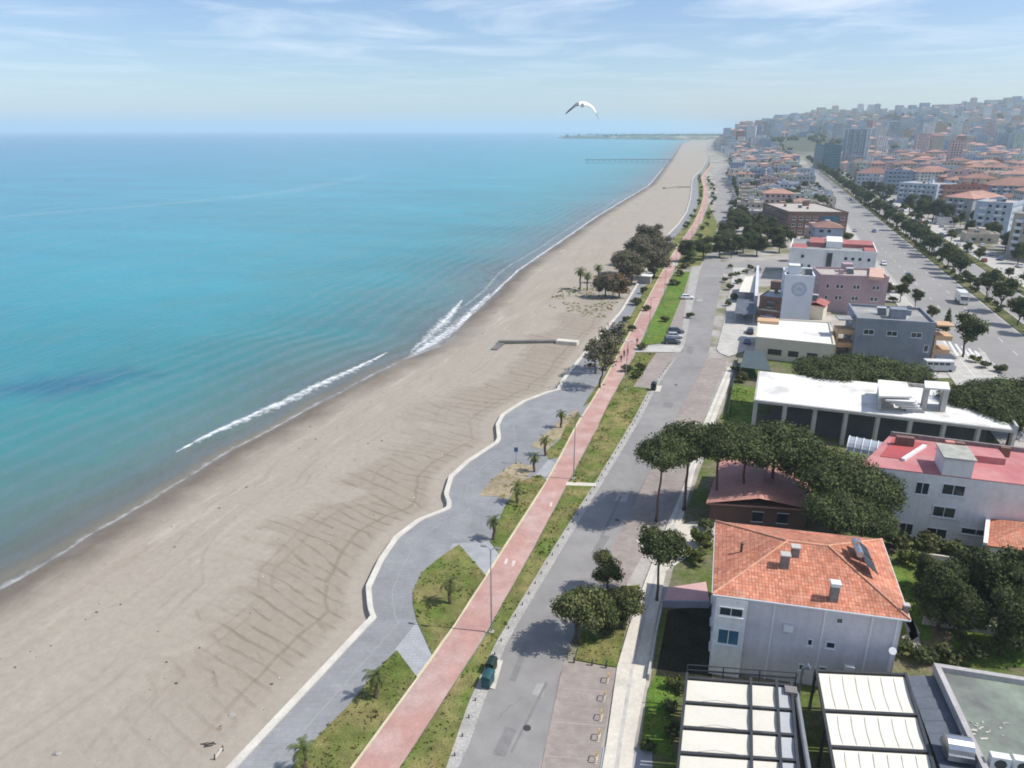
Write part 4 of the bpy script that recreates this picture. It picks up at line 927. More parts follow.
# --- white three-storey block with red roof
z = 9.2
qq = ccw([G(862,466,z), G(1120,497,z), G(1090,461,z), G(890,436,z)]); root, o = start_building('red_roofed_block', qq, 'white three storey block with flat red roof and rooftop stair head', 'building')
w = MB(o); w.prism(qq, -.3, z-.02); w.build('wall', WHITE, root)
r = MB(o); r.prism(inset(qq,-.05), z, z+.12); roof = r.build('roof', RROOF, root)
pr = MB(o); bq2 = [qq[i] for i in range(4)]
ii = [i for i in range(4)]; cent = np.mean(np.array(qq), axis=0)
back = max(range(4), key=lambda i: (np.array(qq[i])+np.array(qq[(i+1)%4]))[1]); right = (back-1) % 4
for i in (back, right):
    I = inset(qq, .35); j = (i+1) % 4; pr.prism([qq[i], qq[j], I[j], I[i]], z+.13, z+.75)
pr.build('parapet', CHIM, root)
def rp(u, v, zz): return G(u, v, zz)
rr = MB(o); rr.prism(ccw([rp(894,438.5,z+.2), rp(927,443.5,z+.2), rp(903,459,z+.2), rp(880,456,z+.2)]), z+.125, z+.2); rr.build('roof_patch', RROOF2, roof)
rr = MB(o); rr.bar((*rp(903,459,z+.4),z+.3), (*rp(925,445,z+.4),z+.3), .5, .35); rr.build('roof_kerb', FRAME, roof)
front_i = (back+2) % 4; a, b_ = wallpts(qq, front_i); e = (b_-a)/np.linalg.norm(b_-a); nrm = np.array((e[1],-e[0]))
def along_px(u, zz):  # distance along the front wall of the sight line at column u
    lo_, hi_ = 0, np.linalg.norm(b_-a)
    for _ in range(40):
        m_ = (lo_+hi_)/2; p = a+e*m_
        if PJ(p[0], p[1], zz)[0] < u: lo_ = m_
        else: hi_ = m_
    return lo_
s0, s1 = along_px(941.5, z), along_px(971, z); sq = [tuple(a+e*s0+nrm*.02), tuple(a+e*s1+nrm*.02), tuple(a+e*s1-nrm*4.2), tuple(a+e*s0-nrm*4.2)]
sh = MB(o); sh.prism(ccw(sq), z-.5, z+2.4); sh.build('stair_head', WHITE, roof)
sh = MB(o); sh.prism(inset(ccw(sq),-.2), z+2.41, z+2.6); sh.build('stair_head_roof', M('grey_green_screed', (.36,.36,.31), .9, ((1,.2),)), roof)
cb = MB(o); c_ = rp(984,452,z+1); cb.box((*c_,z+.12), (4.2,3.2,.9), math.atan2(e[1],e[0])); cb.build('roof_hatch', RROOF, roof)
for u in (899,908,948,958,1003):
    c = MB(o); p = rp(u, interp(u,[890,1017],[437,450]), z+1); c.box((p[0],p[1]-.4,z+.12), (1.1,.8,1.3), math.atan2(e[1],e[0])); c.build('chimney', BROWN if u != 948 else TERRA, roof)
for u, v, ww, hh in ((949.5,495,2.6,1.5),(945,517,2.6,1.5),(942,538,2.4,1.5),(919,494,1.6,1.7),(911,534,1.7,1.7),(981,535,3.4,.9),(1040,500,2.,1.4)):
    k = along_px(u, 5); p = a+e*k; zz = None
    for z_ in np.arange(9, -.5, -.05):
        if PJ(p[0], p[1], z_)[1] > v: zz = z_; break
    put_window(root, o, qq, front_i, k, max(.2, zz or .2), ww, hh)
for k in (4,9,14): 
    for z_ in (1.2,4.2,7.): put_window(root, o, qq, (front_i+3)%4, k, z_, 1.4, 1.4)
# lower tiled house beside it
qq = ccw([G(985,545,4.0), G(1090,560,4.0), G(1080,526,4.0), G(988,518,4.0)]); root, o = start_building('tiled_cottage', qq, 'low cottage with orange tiled roof behind the dark garden trees', 'house')
w = MB(o); w.prism(inset(qq,.4), -.3, 3.9); w.build('wall', WHITE, root); r = MB(o); hip_roof(r, qq, 4.0, 1.6, over=0.); r.build('roof', TILE, root)
vg = MB(o); a_, b2 = np.array(qq[3] if 0 else G(988,518,4)), np.array(G(985,545,4)); vg.bar((*a_,4.15), (*b2,4.15), .45, .3); vg.build('verge_board', FRAME, root)
# --- long white-roofed frame building
z = 6.2
qq = ccw([G(754,400,z), G(1018,431,z), G(994,395,z), G(758.5,371,z)]); root, o = start_building('frame_building', qq, 'long concrete frame building with flat white roof and open ground floor', 'building')
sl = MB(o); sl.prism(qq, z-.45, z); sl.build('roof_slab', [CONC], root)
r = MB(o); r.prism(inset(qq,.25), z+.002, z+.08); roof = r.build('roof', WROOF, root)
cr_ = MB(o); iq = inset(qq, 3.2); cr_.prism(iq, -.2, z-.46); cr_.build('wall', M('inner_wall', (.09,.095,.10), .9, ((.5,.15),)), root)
fi = min(range(4), key=lambda i: (np.array(qq[i])+np.array(qq[(i+1)%4]))[1])
a, b_ = wallpts(inset(qq,.35), fi); LNf = np.linalg.norm(b_-a)
for k in range(9):
    p = a+(b_-a)*k/8; c = MB(o); c.box((*p,-.2), (.55,.55,z-.25)); c.build('column', CONC, root)

ri = (fi+1) % 4; I = inset(qq,.3); pr = MB(o); j = (ri+1) % 4; pr.prism([qq[ri],qq[j],I[j],I[ri]], z+.003, z+.7); j2 = (ri+2) % 4
h0 = tuple(np.array(qq[j])*.55+np.array(qq[j2])*.45*0+np.array(qq[j2])*.45); h1 = tuple(np.array(I[j])*.55+np.array(I[j2])*.45)
pr.prism([qq[j], h0, h1, I[j]], z+.003, z+.7); pr.build('parapet', CONC, root)
def slab(pts, zt, th, mat, name):
    m_ = MB(o); m_.prism(ccw([G(u, v, zt) for u, v in pts]), zt-th, zt); return m_.build(name, mat, roof)
slab([(879,396),(912,396.5),(907,382),(878,379.5)], 9.2, .3, WROOF, 'stair_head_roof'); slab([(925,387.5),(950.5,389.5),(948.5,382),(924.5,380.5)], 10.6, .3, WROOF, 'lift_head_roof')
for pts, h_ in (([(880,396),(883,396.3),(882,381),(879,380.5)], 8.9),([(880,380.8),(906,383),(907,382),(880,379.6)],8.9)): slab(pts, h_, h_-z-.09, CONC, 'stair_wall')
for pts in ([(925.5,387.5),(930.5,388),(929.5,381.2),(925,380.8)], [(944.5,389),(950,389.4),(948,382),(943.5,381.7)]): slab(pts, 10.3, 10.3-z-.09, CONC, 'lift_wall')
for k in range(5): slab([(886+k*5,400+k*2.4),(916+k*2,402+k*2.2),(914+k*2,398+k*2.2),(884+k*5,396+k*2.4)], 8.6-k*.5, .25, WROOF, 'stair_flight')
# arched polycarbonate canopy beside it
root = thing('arched_canopy', (*G(871,450,3),0), 'arched translucent canopy with white ribs behind the pine crowns', 'canopy'); o = tuple(root.location)
A0, A1 = np.array(G(850,438,4.2)), np.array(G(893,446,4.2)); dv = (A1-A0); nv = np.array((dv[1],-dv[0])); nv = nv/np.linalg.norm(nv)
arc = lambda p, k: (*(p+nv*(1.9-1.9*math.cos(math.pi*k))), 3.6+1.5*math.sin(math.pi*k))
sk = MB(o)
for i in range(6):
    p, p2 = A0+dv*i/6, A0+dv*(i+1)/6
    for k in range(8): sk.poly([arc(p,k/8),arc(p2,k/8),arc(p2,(k+1)/8),arc(p,(k+1)/8)])
sk.build('glazed_vault', M('polycarbonate', (.34,.37,.41), .35, ((1,.1),), spec=.5), root)
for i in range(7):
    rb = MB(o); p = A0+dv*i/6; rb.tube([(*p,-.1)]+[tuple(np.array(arc(p,k/8))+np.array((0,0,.05))) for k in range(9)]+[(*(p+nv*3.8),-.1)], .08, 6); rb.build('rib', FRAME, root)
# --- low pink house under the pines
qq = ccw([G(706,503,3.4), G(812,510,3.4), G(812,461,3.4), G(722,457,3.4)]); root, o = start_building('pink_house', qq, 'low house with faded pink roof under the umbrella pines', 'house')
w = MB(o); w.prism(inset(qq,.5), -.3, 3.3); wall_windows(w, inset(qq,.5), 0, 0, 1, frame=2); w.build('wall', [M('shaded_brown_plaster', (.17,.10,.08), .9), GLASS, FRAME], root)  # brown wall colour darkened to stand for shade under the pines
PINKR = M('faded_pink_roof', (.47,.24,.20), .85, ((.3,.12),(2,.1)))
r = MB(o); hip_roof(r, qq, 3.4, 1.2, over=0., gable=True); r.build('roof', PINKR, root)
# --- grey block with ochre balconies
qq = front(851,360,928,366,15); root, o, qq = simple_building('grey_block', qq, 9.4, 'slate grey three storey block with ochre balcony ends and flat grey roof', GREYBL, GROOF, sides=())
a, b_ = wallpts(qq, 0); LNf = np.linalg.norm(b_-a)
for f in (.17,.47,.78): put_window(root, o, qq, 0, LNf*f, 6.3, 2.2, 1.2)
put_window(root, o, qq, 0, LNf*.93, 3.2, 1., 1.6)
for k in (2.5,7,11.5):
    for z_ in (1,4,7): put_window(root, o, qq, 3, k, z_, 1.5, 1.4)
for (u0, u1, v0) in ((832,851,357),(929,948,364)):
    for z_ in (3.0, 6.1):
        c = MB(o); p, p2 = np.array(G(u0+1,v0)), np.array(G(u1-1,v0+1)); n_ = np.array((-(p2-p)[1],(p2-p)[0])); n_ = n_/np.linalg.norm(n_)
        c.prism(ccw([tuple(p),tuple(p2),tuple(p2+n_*4),tuple(p+n_*4)]), z_-.5, z_+.55); c.build('balcony', ORANGE, root); c = MB(o); c.prism(ccw([tuple(p),tuple(p+(p2-p)*.12),tuple(p+(p2-p)*.12+n_*4),tuple(p+n_*4)]), z_+.56 if z_ < 4 else 0, z_+2.4 if z_ < 4 else 2.4)
        c.build('balcony_side', ORANGE, root)
    c = MB(o); c.prism(ccw([tuple(p),tuple(p2),tuple(p2+n_*4),tuple(p+n_*4)]), 8.8, 9.1); c.build('balcony_roof', ORANGE if u0 > 900 else GROOF, root)
# --- low hall with white roof
z = 4.8
qq = ccw([G(756,338,z), G(835,346,z), G(830,323,z), G(758.5,319,z)]); root, o = start_building('low_hall', qq, 'low hall with bright white flat roof and ochre corner', 'building')
w = MB(o); w.prism(qq, -.3, z-.25); wall_windows(w, qq, 0, .3, 1, pitch=4, ww=2.2); w.build('wall', [CREAM, GLASS], root)
r = MB(o); flat_roof(r, qq, z, par=.35, pw=.35); r.build('roof', [WROOF, CREAM], root)
c = MB(o); c.prism(ccw([G(755,346,2.4),G(765.5,347,2.4),G(766,337,2.4),G(757,336,2.4)]), -.2, 3.6); c.build('corner_tower', M('rust_plaster', (.42,.20,.11), .85), root)
c = MB(o); c.prism(ccw([G(757,321,5.4),G(779,322.5,5.4),G(779,319,5.4),G(758,317.5,5.4)]), 4.9, 5.5); c.build('upstand', ORANGE, root)
# --- blank white gable with a round seal
qq = front(779,326,808,328,11); root, o, qq = simple_building('blank_wall_block', qq, 13.4, 'white block with windowless end wall bearing a round grey seal', M('bluish_white_plaster', (.66,.68,.71), .85, ((.3,.05),)), GROOF, sides=(3,1))
a, b_ = wallpts(qq, 0); e = (b_-a)/np.linalg.norm(b_-a); nrm = np.array((e[1],-e[0])); c_ = a+e*np.linalg.norm(b_-a)*.52+nrm*.04; zc = 10.3
em = MB(o)
def ringp(r0, r1, n=40, k0=0, k1=1):
    for i in range(n):
        t0, t1 = 2*math.pi*(k0+(k1-k0)*i/n), 2*math.pi*(k0+(k1-k0)*(i+1)/n)
        em.poly([(*(c_+e*r_*math.cos(th)), zc+r_*math.sin(th)) for r_, th in ((r0,t0),(r1,t0),(r1,t1),(r0,t1))])
ringp(1.62,1.85); ringp(1.05,1.15)
for i in range(16): ringp(1.25,1.5,2,i/16,i/16+.035)
for dx_ in (-.5,0,.5): 
    p = c_+e*dx_; em.poly([(*(p-e*.16), zc-.55),(*(p+e*.16), zc-.55),(*(p+e*.16), zc+.45+.2*(dx_==0)),(*(p-e*.16), zc+.45+.2*(dx_==0))])
em.build('round_seal', M('seal_grey', (.34,.40,.47), .8), root)
# --- mauve block, white block with red roof, brown brick block, shopfront strip
qq = front(816,311,883,314,13); root, o, qq = simple_building('mauve_block', qq, 10.2, 'mauve plaster block with small windows and terrace roof', MAUVE, BROOF, sides=(3,))
a, b_ = wallpts(qq, 0); LNf = np.linalg.norm(b_-a)
for f in (.12,.27,.33,.52,.57,.8,.86):
    for z_ in (3.6,6.9): put_window(root, o, qq, 0, LNf*f, z_, .9, 1.2)
c = MB(o); c.prism(ccw([G(869,276,11.2),G(884,277.5,11.2),G(884,268,11.2),G(870,267,11.2)]), 10.25, 11.1); c.build('roof_terrace', M('salmon_screed', (.55,.36,.28), .9), root)
qq = front(786,279,872,285,24); root, o, qq = simple_building('white_red_block', qq, 10.6, 'white block with dull red roof panels and dark entrance recess', WHITE, GROOF, sides=(3,1), clutter=False)
a, b_ = wallpts(qq, 0); LNf = np.linalg.norm(b_-a); e = (b_-a)/LNf; nrm = np.array((e[1],-e[0])); Pq = lambda x, y: (np.array(qq[0])*(1-x)+np.array(qq[1])*x)*(1-y)+(np.array(qq[3])*(1-x)+np.array(qq[2])*x)*y
for x0, x1, y0, y1, h_ in ((.02,.2,.05,.5,.5),(.22,.40,.35,.95,1.6),(.62,.97,.45,.95,1.3),(.86,.98,.05,.4,.6)):
    c = MB(o); c.prism([tuple(Pq(x,y)) for x, y in ((x0,y0),(x1,y0),(x1,y1),(x0,y1))], 10.65, 10.6+h_); c.build('red_roof', M('dull_red_sheet', (.36,.13,.12), .8, ((.4,.15),)), root)
c = MB(o); c.prism([tuple(Pq(x,y)) for x, y in ((.42,.3),(.61,.3),(.61,.9),(.42,.9))], 10.65, 13.0); c.build('stair_head', WHITE, root)
c = MB(o); c.box((*(a+e*LNf*.5+nrm*.02),1), (3.4,.1,9.)); c.build('entrance_recess', GLASS, root)
for f in (.08,.16,.25,.66,.74,.82,.92):
    for z_ in (1.2,4.5,7.8): put_window(root, o, qq, 0, LNf*f, z_, 1.1, 1.2) if rng.random() < .6 else None
qq = front(786,236,845,236.5,48); root, o, qq = simple_building('brick_block', qq, 11.4, 'long brown brick block with pale flat roof and teal glass panel', BROWN, BROOF, sides=(3,1))
a, b_ = wallpts(qq, 0); LNf = np.linalg.norm(b_-a); e = (b_-a)/LNf; nrm = np.array((e[1],-e[0]))
c = MB(o); c.box((*(a+e*LNf*.70+nrm*.05),1.), (8.5,.15,9.), math.atan2(e[1],e[0])); c.build('glass_panel', BLUEG, root)
for f in (.1,.22,.34,.46,.92):
    for z_ in (1.5,4.7,8.): put_window(root, o, qq, 0, LNf*f, z_, 1.8, 1.4)
qq = front(757,322,779,325,22); root, o, qq = simple_building('dark_shop', qq, 7.2, 'dark brown shop building with grey sheet roof beside the blank white block', BROWN, M('grey_sheet_roof', (.36,.38,.40), .6, ((.5,.1),)), sides=(0,3), par=.2)
for i_ in range(3):
    sg_ = MB(o); a, b_ = wallpts(qq, 0); e = (b_-a)/np.linalg.norm(b_-a); nrm = np.array((e[1],-e[0])); sg_.box((*((a+b_)/2+nrm*.6), 2.0+i_*1.9), (np.linalg.norm(b_-a)*.7,1.0,.12), math.atan2(e[1],e[0])); sg_.build('ledge', [FRAME, CREAM, BROWN][i_], root)
# awnings and carport by the coast road
def awning(pts, z0, z1, mat, name, label):
    Q = ccw([G(u, v, (z0+z1)/2) for u, v in pts]); root = thing(name, (*np.mean(np.array(Q), axis=0), 0), label, 'canopy'); o = tuple(root.location)
    zs = [z0, z0, z1, z1]; m_ = MB(o); m_.prism(Q, [z_-.12 for z_ in zs], zs); m_.build('cover', mat, root)
    for p, z_ in zip(inset(Q,.2), zs): f = MB(o); f.box((*p,-.1), (.12,.12,z_)); f.build('post', GREYM, root)
awning([(739,290),(755,291),(757,277),(745,278)], 3.6, 4.6, WHITEF, 'white_awning', 'bright white fabric awning in front of the dark shop')
awning([(734.5,312),(755,313),(754,301),(737,300)], 3.0, 3.8, SLATE, 'slate_awning', 'dark slate blue lean-to roof beside the dark shop')
awning([(740,366),(771,370),(764,352),(745,351)], 2.6, 3.0, M('teal_sheet', (.07,.095,.10), .8), 'dark_carport', 'dark teal carport roof before the white roofed frame building')
w_ = MB(); A_ = G(756,306,0); q4 = ccw([G(752.5,314),G(756,314.3),G(757.5,281),G(755,281)]); w_.o = (*q4[0],0); w_.prism(q4, -.1, 5.4); tag(w_.build('party_wall', M('pale_blue_render', (.55,.57,.63), .85)), 'pale bluish party wall between the awnings and the dark shop', 'wall')
qq = front(806,318,822,320,6); simple_building('red_shed', qq, 4.0, 'small shed with red sheet roof tucked behind the white hall', CREAM, M('dull_red_sheet', (.36,.13,.12), .8, ((.4,.15),)), roof='gable', sides=())
# kiosks
def kiosk(u, v, w_, d_, label, top=WROOF):
    x, y = G(u, v); root = thing('beach_kiosk', (x,y,0), label, 'kiosk'); o = (x,y,0)
    k = MB(o); k.box((x,y,.1), (w_,d_,2.5), -AX); k.build('wall', M('kiosk_board', (.30,.29,.28), .8), root); k = MB(o); k.box((x,y,2.61), (w_+.9,d_+.9,.18), -AX); k.build('roof', top, root); k = MB(o); k.box((x,y-d_/2-.03,1.1), (w_*.7,.06,.9), -AX); k.build('hatch', GLASS, root)
kiosk(644.5,283,4.2,3.2,'small kiosk with white flat roof among the grey trees')
# --- tower and glass block in the distance
qq = front(840,168,865,168.5,38); root, o, qq = simple_building('pale_tower', qq, 51, 'tall pale blue apartment tower rising above the town roofs', WALLS['pale blue'], GROOF, storeys=16, sides=(0,3,1))
for k in (.12,.37,.63,.88):
    a, b_ = wallpts(qq, 0); e = (b_-a); c_ = a+e*k; c = MB(o); c.box((c_[0],c_[1]-.9,0), (2.6,1.6,50)); c.build('balcony_stack', WALLS['grey'], root)
qq = front(821,169.5,839,169.5,30); root, o, qq = simple_building('glass_block', qq, 31, 'dark teal glass office block left of the pale blue tower', M('teal_curtain_wall', (.05,.13,.17), .3, ((.1,.2),), spec=.5), GROOF, storeys=9, sides=(0,3))
# --- apartment rows across the boulevard, surveyed one by one
APT = [ # u0,v0,u1,v1,depth,h,wall,roof,label
 (970,233,1006,236,24,15.5,'pale blue','flat','pale blue five storey block with white balconies nearest across the boulevard'),
 (1005,255,1075,266,22,17,'beige','flat','beige block with white projecting roof at the right edge beyond the boulevard'),
 (941,219,969,222,30,13,'grey','hip','grey block with orange tiled roof left of the pale blue balcony block'),
 (896,202,934,205,26,13.5,'pale blue','flat','pale blue block with flat roof behind the dark roadside trees'),
 (936,208,941,209,28,15,'brick red','flat','narrow brick red block end between the grey and pale blue blocks'),
 (985,206,1045,208,26,14,'dusky blue','hip','dusky blue block with broad orange tiled roof behind the balcony block'),
 (855,188,892,189,24,13,'pale blue','hip','long pale blue row with orange roof left of the roadside trees'),
 (893,187,915,187.5,24,14,'dusky blue','hip','dusky blue row house block with orange tiled roof, centre of its row'),
 (917,188,955,188,24,14,'white','hip','white row with broad orange tiled roof behind the flat pale blue block'),
 (957,190,983,190,24,15,'pale green','hip','pale green block with yellow gable end in the tiled row'),
 (986,190,1045,191,24,15,'beige','flat','beige block with brown terrace roof in the tiled row at right'),
]
for u0,v0,u1,v1,dp,h,wc,rf,lab in APT:
    qq = front(u0,v0,u1,v1,dp); simple_building('apartment_block', qq, h, lab, WALLS[wc], TILEF if rf == 'hip' else BROOF, roof=rf, group='apartment rows across the boulevard', balc=(u0 > 935 or u0 < 900) and v0 > 200)
TAKEN = []  # (s, t, radius) of what already stands
for ob in list(COL.objects):
    if ob.parent is None and ob.type == 'EMPTY':
        xs = [Vector(c) for ch in ob.children if ch.type == 'MESH' for c in ch.bound_box]
        if xs: TAKEN.append((ob.location.x, ob.location.y, max(abs(v.x) for v in xs)+2, max(abs(v.y) for v in xs)+2))
def taken(x, y, r):
    return any(abs(x-a) < w_+r and abs(y-b_) < h_+r for a, b_, w_, h_ in TAKEN)
# --- the rest of the town, block by block
cand = []
def seen(x, y, z, m=25):
    u, v = PJ(x, y, z); return -m < u < 1024+m and 60 < v < 800
for s in np.arange(318, 2700, 18):
    t_lo = interp(s, CRS, CRT)+16
    for t_ in np.arange(t_lo+6, 42, 16.5):
        cand.append((s+rng.uniform(-3,3), t_+rng.uniform(-2,2), 'mid'))
for s in np.arange(330, 2500, 22):
    for t_ in np.arange(107, 2000, 23):
        if int(s/22) % 6 == 4 or int(t_/23) % 7 == 5: continue
        cand.append((s+rng.uniform(-4,4), t_+rng.uniform(-4,4), 'far'))
for s in np.arange(1900, 2600, 24):
    for t_ in np.arange(40, 112, 22): cand.append((s+rng.uniform(-4,4), t_+rng.uniform(-4,4), 'far'))
for s in np.arange(2500, 3700, 36):
    for t_ in np.arange(60, 2300, 32): cand.append((s+rng.uniform(-14,14), t_+rng.uniform(-12,12), 'slope'))
GEN = []
for s, t_, zone in cand:
    x, y = XY(s, t_)
    zg = hill(x, y)
    if not seen(x, y, zg+6) or taken(x, y, 8 if zone == 'mid' else 13): continue
    if zone == 'far' and y < 1100 and x < 0: continue
    if zg > 8: zone = 'slope'
    u, v = PJ(x, y, zg)
    if zone == 'slope' and (rng.random() < .45 or mnoise.noise(Vector((x*.004, y*.004, 2))) > .22): continue
    if zone == 'mid' and (rng.random() < .12 or (s < 415 and t_ < 22)): continue
    if zone == 'far' and rng.random() < .16: continue
    dist = math.hypot(x, y)
    if zone == 'mid': h = rng.choice([4,6.5,6.5,9.5,9.5,12.5]); w_, d_ = rng.uniform(11,19), rng.uniform(9,14.5)
    elif zone == 'far': h = rng.choice([9.5,12.5,12.5,15.5,15.5,18.5]); w_, d_ = rng.uniform(14,23), rng.uniform(12,19)
    else: h = rng.choice([9.5,12.5,15.5,18.5,24.5]); w_, d_ = rng.uniform(14,24), rng.uniform(13,20)
    if zone == 'slope' and rng.random() < .045: h = rng.uniform(32,44); w_ = d_ = 20
    if zone == 'far' and dist > 1100 and rng.random() < .02: h = rng.uniform(30,42)
    wc = rng.choices(list(WALLS), [5,4,5,3,3,3,3,1,1,1])[0]; rf = rng.choices(['hip','flat','pale'], [5,3,3] if zone == 'far' else [1.5,4,4])[0]
    GEN.append(dict(x=x, y=y, z=zg, h=h, w=w_, d=d_, wc=wc, rf=rf, zone=zone, dist=dist, size=w_*h/dist**2, rz=-AX+rng.choice([0,0,0,.06,-.07]), s=s, t=t_))
# skyline blocks along the crest
for u, v_, hh in ((751,122,26),(768,120,22),(781,117,30),(800,118,24),(808,117,22),(822,114,46),(833,115,22),(847,115,26),(859,113,34),(872,112,30),(884,112,28),(900,109,40),(913,110,36),(925,107,44),(937,109,28),(948,108,26),(957,108,26),(970,107,34),(980,108,24),(989,104,40),(999,104,38),(1007,101,46),(1016,99,50),(1028,98,48)):
    y = 3080.; x = (u-512)/FOC*(y*math.cos(PITCH)-(150-CAMH)*math.sin(PITCH)); zg = hill(x, y)
    GEN.append(dict(x=x, y=y, z=zg, h=hh*.64, w=rng.uniform(24,34), d=20, wc=rng.choice(['grey','beige','pale pink','dusky blue']), rf='flat', zone='crest', dist=math.hypot(x,y), size=1, rz=0, s=0, t=0))
GEN.sort(key=lambda g: -g['size'])
IND = GEN[:255]; REST = GEN[255:]
ZT = {'mid':'between coast road and boulevard', 'far':'in the quarter beyond the boulevard', 'slope':'on the far hillside', 'crest':'on the hill crest skyline'}
STO = {1:'one',2:'two',3:'three',4:'four',5:'five',6:'six',7:'seven',8:'eight'}
counts = {}
for g in sorted(IND, key=lambda g: g['dist']):
    st = max(1, round(g['h']/3.05)); k = f"{g['wc']} {STO.get(st,'high')}-storey block" + {'hip':' with red tiled roof','flat':' with grey flat roof','pale':' with beige flat roof'}[g['rf']]+' '+ZT[g['zone']] if g['zone'] != 'crest' else f"{g['wc']} tower block on the hill crest skyline"
    g['key'] = k; counts.setdefault(k, []).append(g)
def gquad(g): return rect((g['x'], g['y']), g['w'], g['d'], g['rz'])
for k, gs in counts.items():
    for i, g in enumerate(gs):
        lab = k if len(gs) == 1 else (nth(i)+' '+k)
        name = {'hip':'tiled_house' if g['h'] < 8 else 'apartment_block'}.get(g['rf'], 'town_block') if g['zone'] != 'crest' else 'tower_block'
        g['q'] = gquad(g)
        simple_building(name, g['q'], g['h'], lab, WALLS[g['wc']], {'hip':TILEF,'flat':GROOF,'pale':BROOF}[g['rf']], roof='hip' if g['rf'] == 'hip' else 'flat', group='town blocks '+ZT[g['zone']], clutter=g['dist'] < 1400, sides=(0,3,1) if g['dist'] < 2200 else (0,3))
        TAKEN.append((g['x'], g['y'], g['w']/2, g['d']/2))
b = MB()
WL_ = list(WALLS)
for g in REST:
    q = gquad(g); w0 = WL_.index(g['wc']); b.prism(q, g['z']-3, g['z']+g['h']-.2, w0)
    if g['rf'] == 'hip': hip_roof(b, q, g['z']+g['h'], min(g['w'],g['d'])*.2, mi=len(WL_))
    else: b.prism(q, g['z']+g['h']-.19, g['z']+g['h'], len(WL_)+(1 if g['rf'] == 'flat' else 2))
    if g['dist'] < 2600:
        for i in (0,3): wall_windows(b, q, i, g['z'], max(1, round(g['h']/3.05)), h=3.05, mi=len(WL_)+3, pitch=3.6)
tag(b.build('distant_town', [WALLS[k] for k in WL_]+[TILEF, GROOF, BROOF, GLASS]), 'mass of pale and tile roofed town blocks spreading to the hill', 'town', kind='stuff')

# ------------------------------------------------------------------ trees and plants
def tree_kind(name, label, cat, h, trunk, lobes, leaf, size, dens, bark=BARK, limbs=True, asp=.6, hull=.62, lo=.70, fork=None):
    """trunk: (height, base radius, top radius, lean); lobes: (x, y, z, rx, ry, rz)"""
    root = thing(name, (0,0,0), label, cat); t_ = MB(); th, r0, r1, ln_ = trunk
    n = 6; pts = [(ln_*(k/n)**1.5+.06*math.sin(k*1.9), .05*math.cos(k*2.3), -.2+(th+.2)*k/n) for k in range(n+1)]
    t_.tube(pts, [r0*1.35]+[r0+(r1-r0)*k/n for k in range(1, n+1)], 8)
    if limbs:
        top = Vector(pts[-1])
        for i, lb in enumerate(lobes):
            st_ = Vector(pts[-1 if i % 2 else -2]); e = Vector(lb[:3]); m_ = st_.lerp(e, .5)+Vector((0,0,-.12*(e-st_).length))
            t_.tube([tuple(st_), tuple(m_), tuple(e)], [r1*.7, r1*.45, r1*.2], 5)
    t_.build('trunk', bark, root, smooth=True)
    c = MB()
    for i, lb in enumerate(lobes):
        p, r = lb[:3], lb[3:]
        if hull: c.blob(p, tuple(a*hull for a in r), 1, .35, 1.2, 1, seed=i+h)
        area = 4*math.pi*((r[0]*r[1])**1.6+(r[0]*r[2])**1.6+(r[1]*r[2])**1.6)**(1/1.6)/3**(1/1.6)
        nn = int(area*dens/size**2)
        c.leaves(p, r, int(nn*.75), size, 0, lo, 1.0, -.6, asp); c.leaves(p, r, int(nn*.25), size*.85, 0, .95, 1.18, -.5, asp)
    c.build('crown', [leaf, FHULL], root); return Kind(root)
def ring_lobes(h, R, zc, n, rz, seed, rmin=.42, rmax=.58, centre=True, tilt=.15):
    g = random.Random(seed); out_ = []
    for k in range(n):
        a = 2*math.pi*(k+g.uniform(-.3,.3))/n; d = R*g.uniform(.5,.68); r = R*g.uniform(rmin,rmax)
        out_.append((d*math.cos(a), d*math.sin(a), zc+g.uniform(-1,1)*tilt*R, r, r*g.uniform(.85,1.1), r*rz*g.uniform(.85,1.15)))
    if centre: out_.append((0,0,zc+.22*R, R*.55, R*.55, R*.5*rz*1.2))
    return out_
def lump_lobes(R, zc, H, n, seed, k=.5):
    g = random.Random(seed); out_ = [(0,0,zc,R*.6,R*.6,H*.36)]
    for i in range(n):
        a = g.uniform(0,6.28); zz = g.uniform(-.33,.36); d = R*(1-abs(zz))*g.uniform(.45,.7); r = R*g.uniform(k*.7,k)
        out_.append((d*math.cos(a), d*math.sin(a), zc+zz*H, r, r*g.uniform(.8,1.15), r*g.uniform(.7,.95)))
    return out_
PINE = [tree_kind('umbrella_pine', 'umbrella pine', 'tree', 13+i, (9.4,.24,.15,.5*(-1)**i), ring_lobes(13,4.6,10.7,9,.78,11+i), FPINE, .32, 1.2, BARKR) for i in range(3)]
DPINE = [tree_kind('dark_pine', 'dense dark pine', 'tree', 12+i, (7.2,.28,.17,.4), ring_lobes(12,5,8.6,9,.72,21+i,.45,.62)+lump_lobes(4.2,8.0,4.5,4,31+i), FPINE, .34, 1.1, BARKR) for i in range(2)]
ROUND = tree_kind('round_headed_tree', 'round headed tree', 'tree', 9, (5.6,.16,.11,.2), lump_lobes(2.9,7.0,4.0,9,41), FPINE, .25, 1.2)
BROAD = [tree_kind('broadleaf_tree', 'broadleaf tree', 'tree', 7+i, (2.2,.2,.13,.3), lump_lobes(3.1,4.4,4.6,10,51+i,.46), FMID, .26, 1.15) for i in range(3)]
GDARK = [tree_kind('dark_garden_tree', 'dark garden tree', 'tree', 9+i, (3.0,.22,.15,.2), lump_lobes(3.5,4.6,7.4,15,61+i,.5), FDARK, .31, 1.15) for i in range(3)]
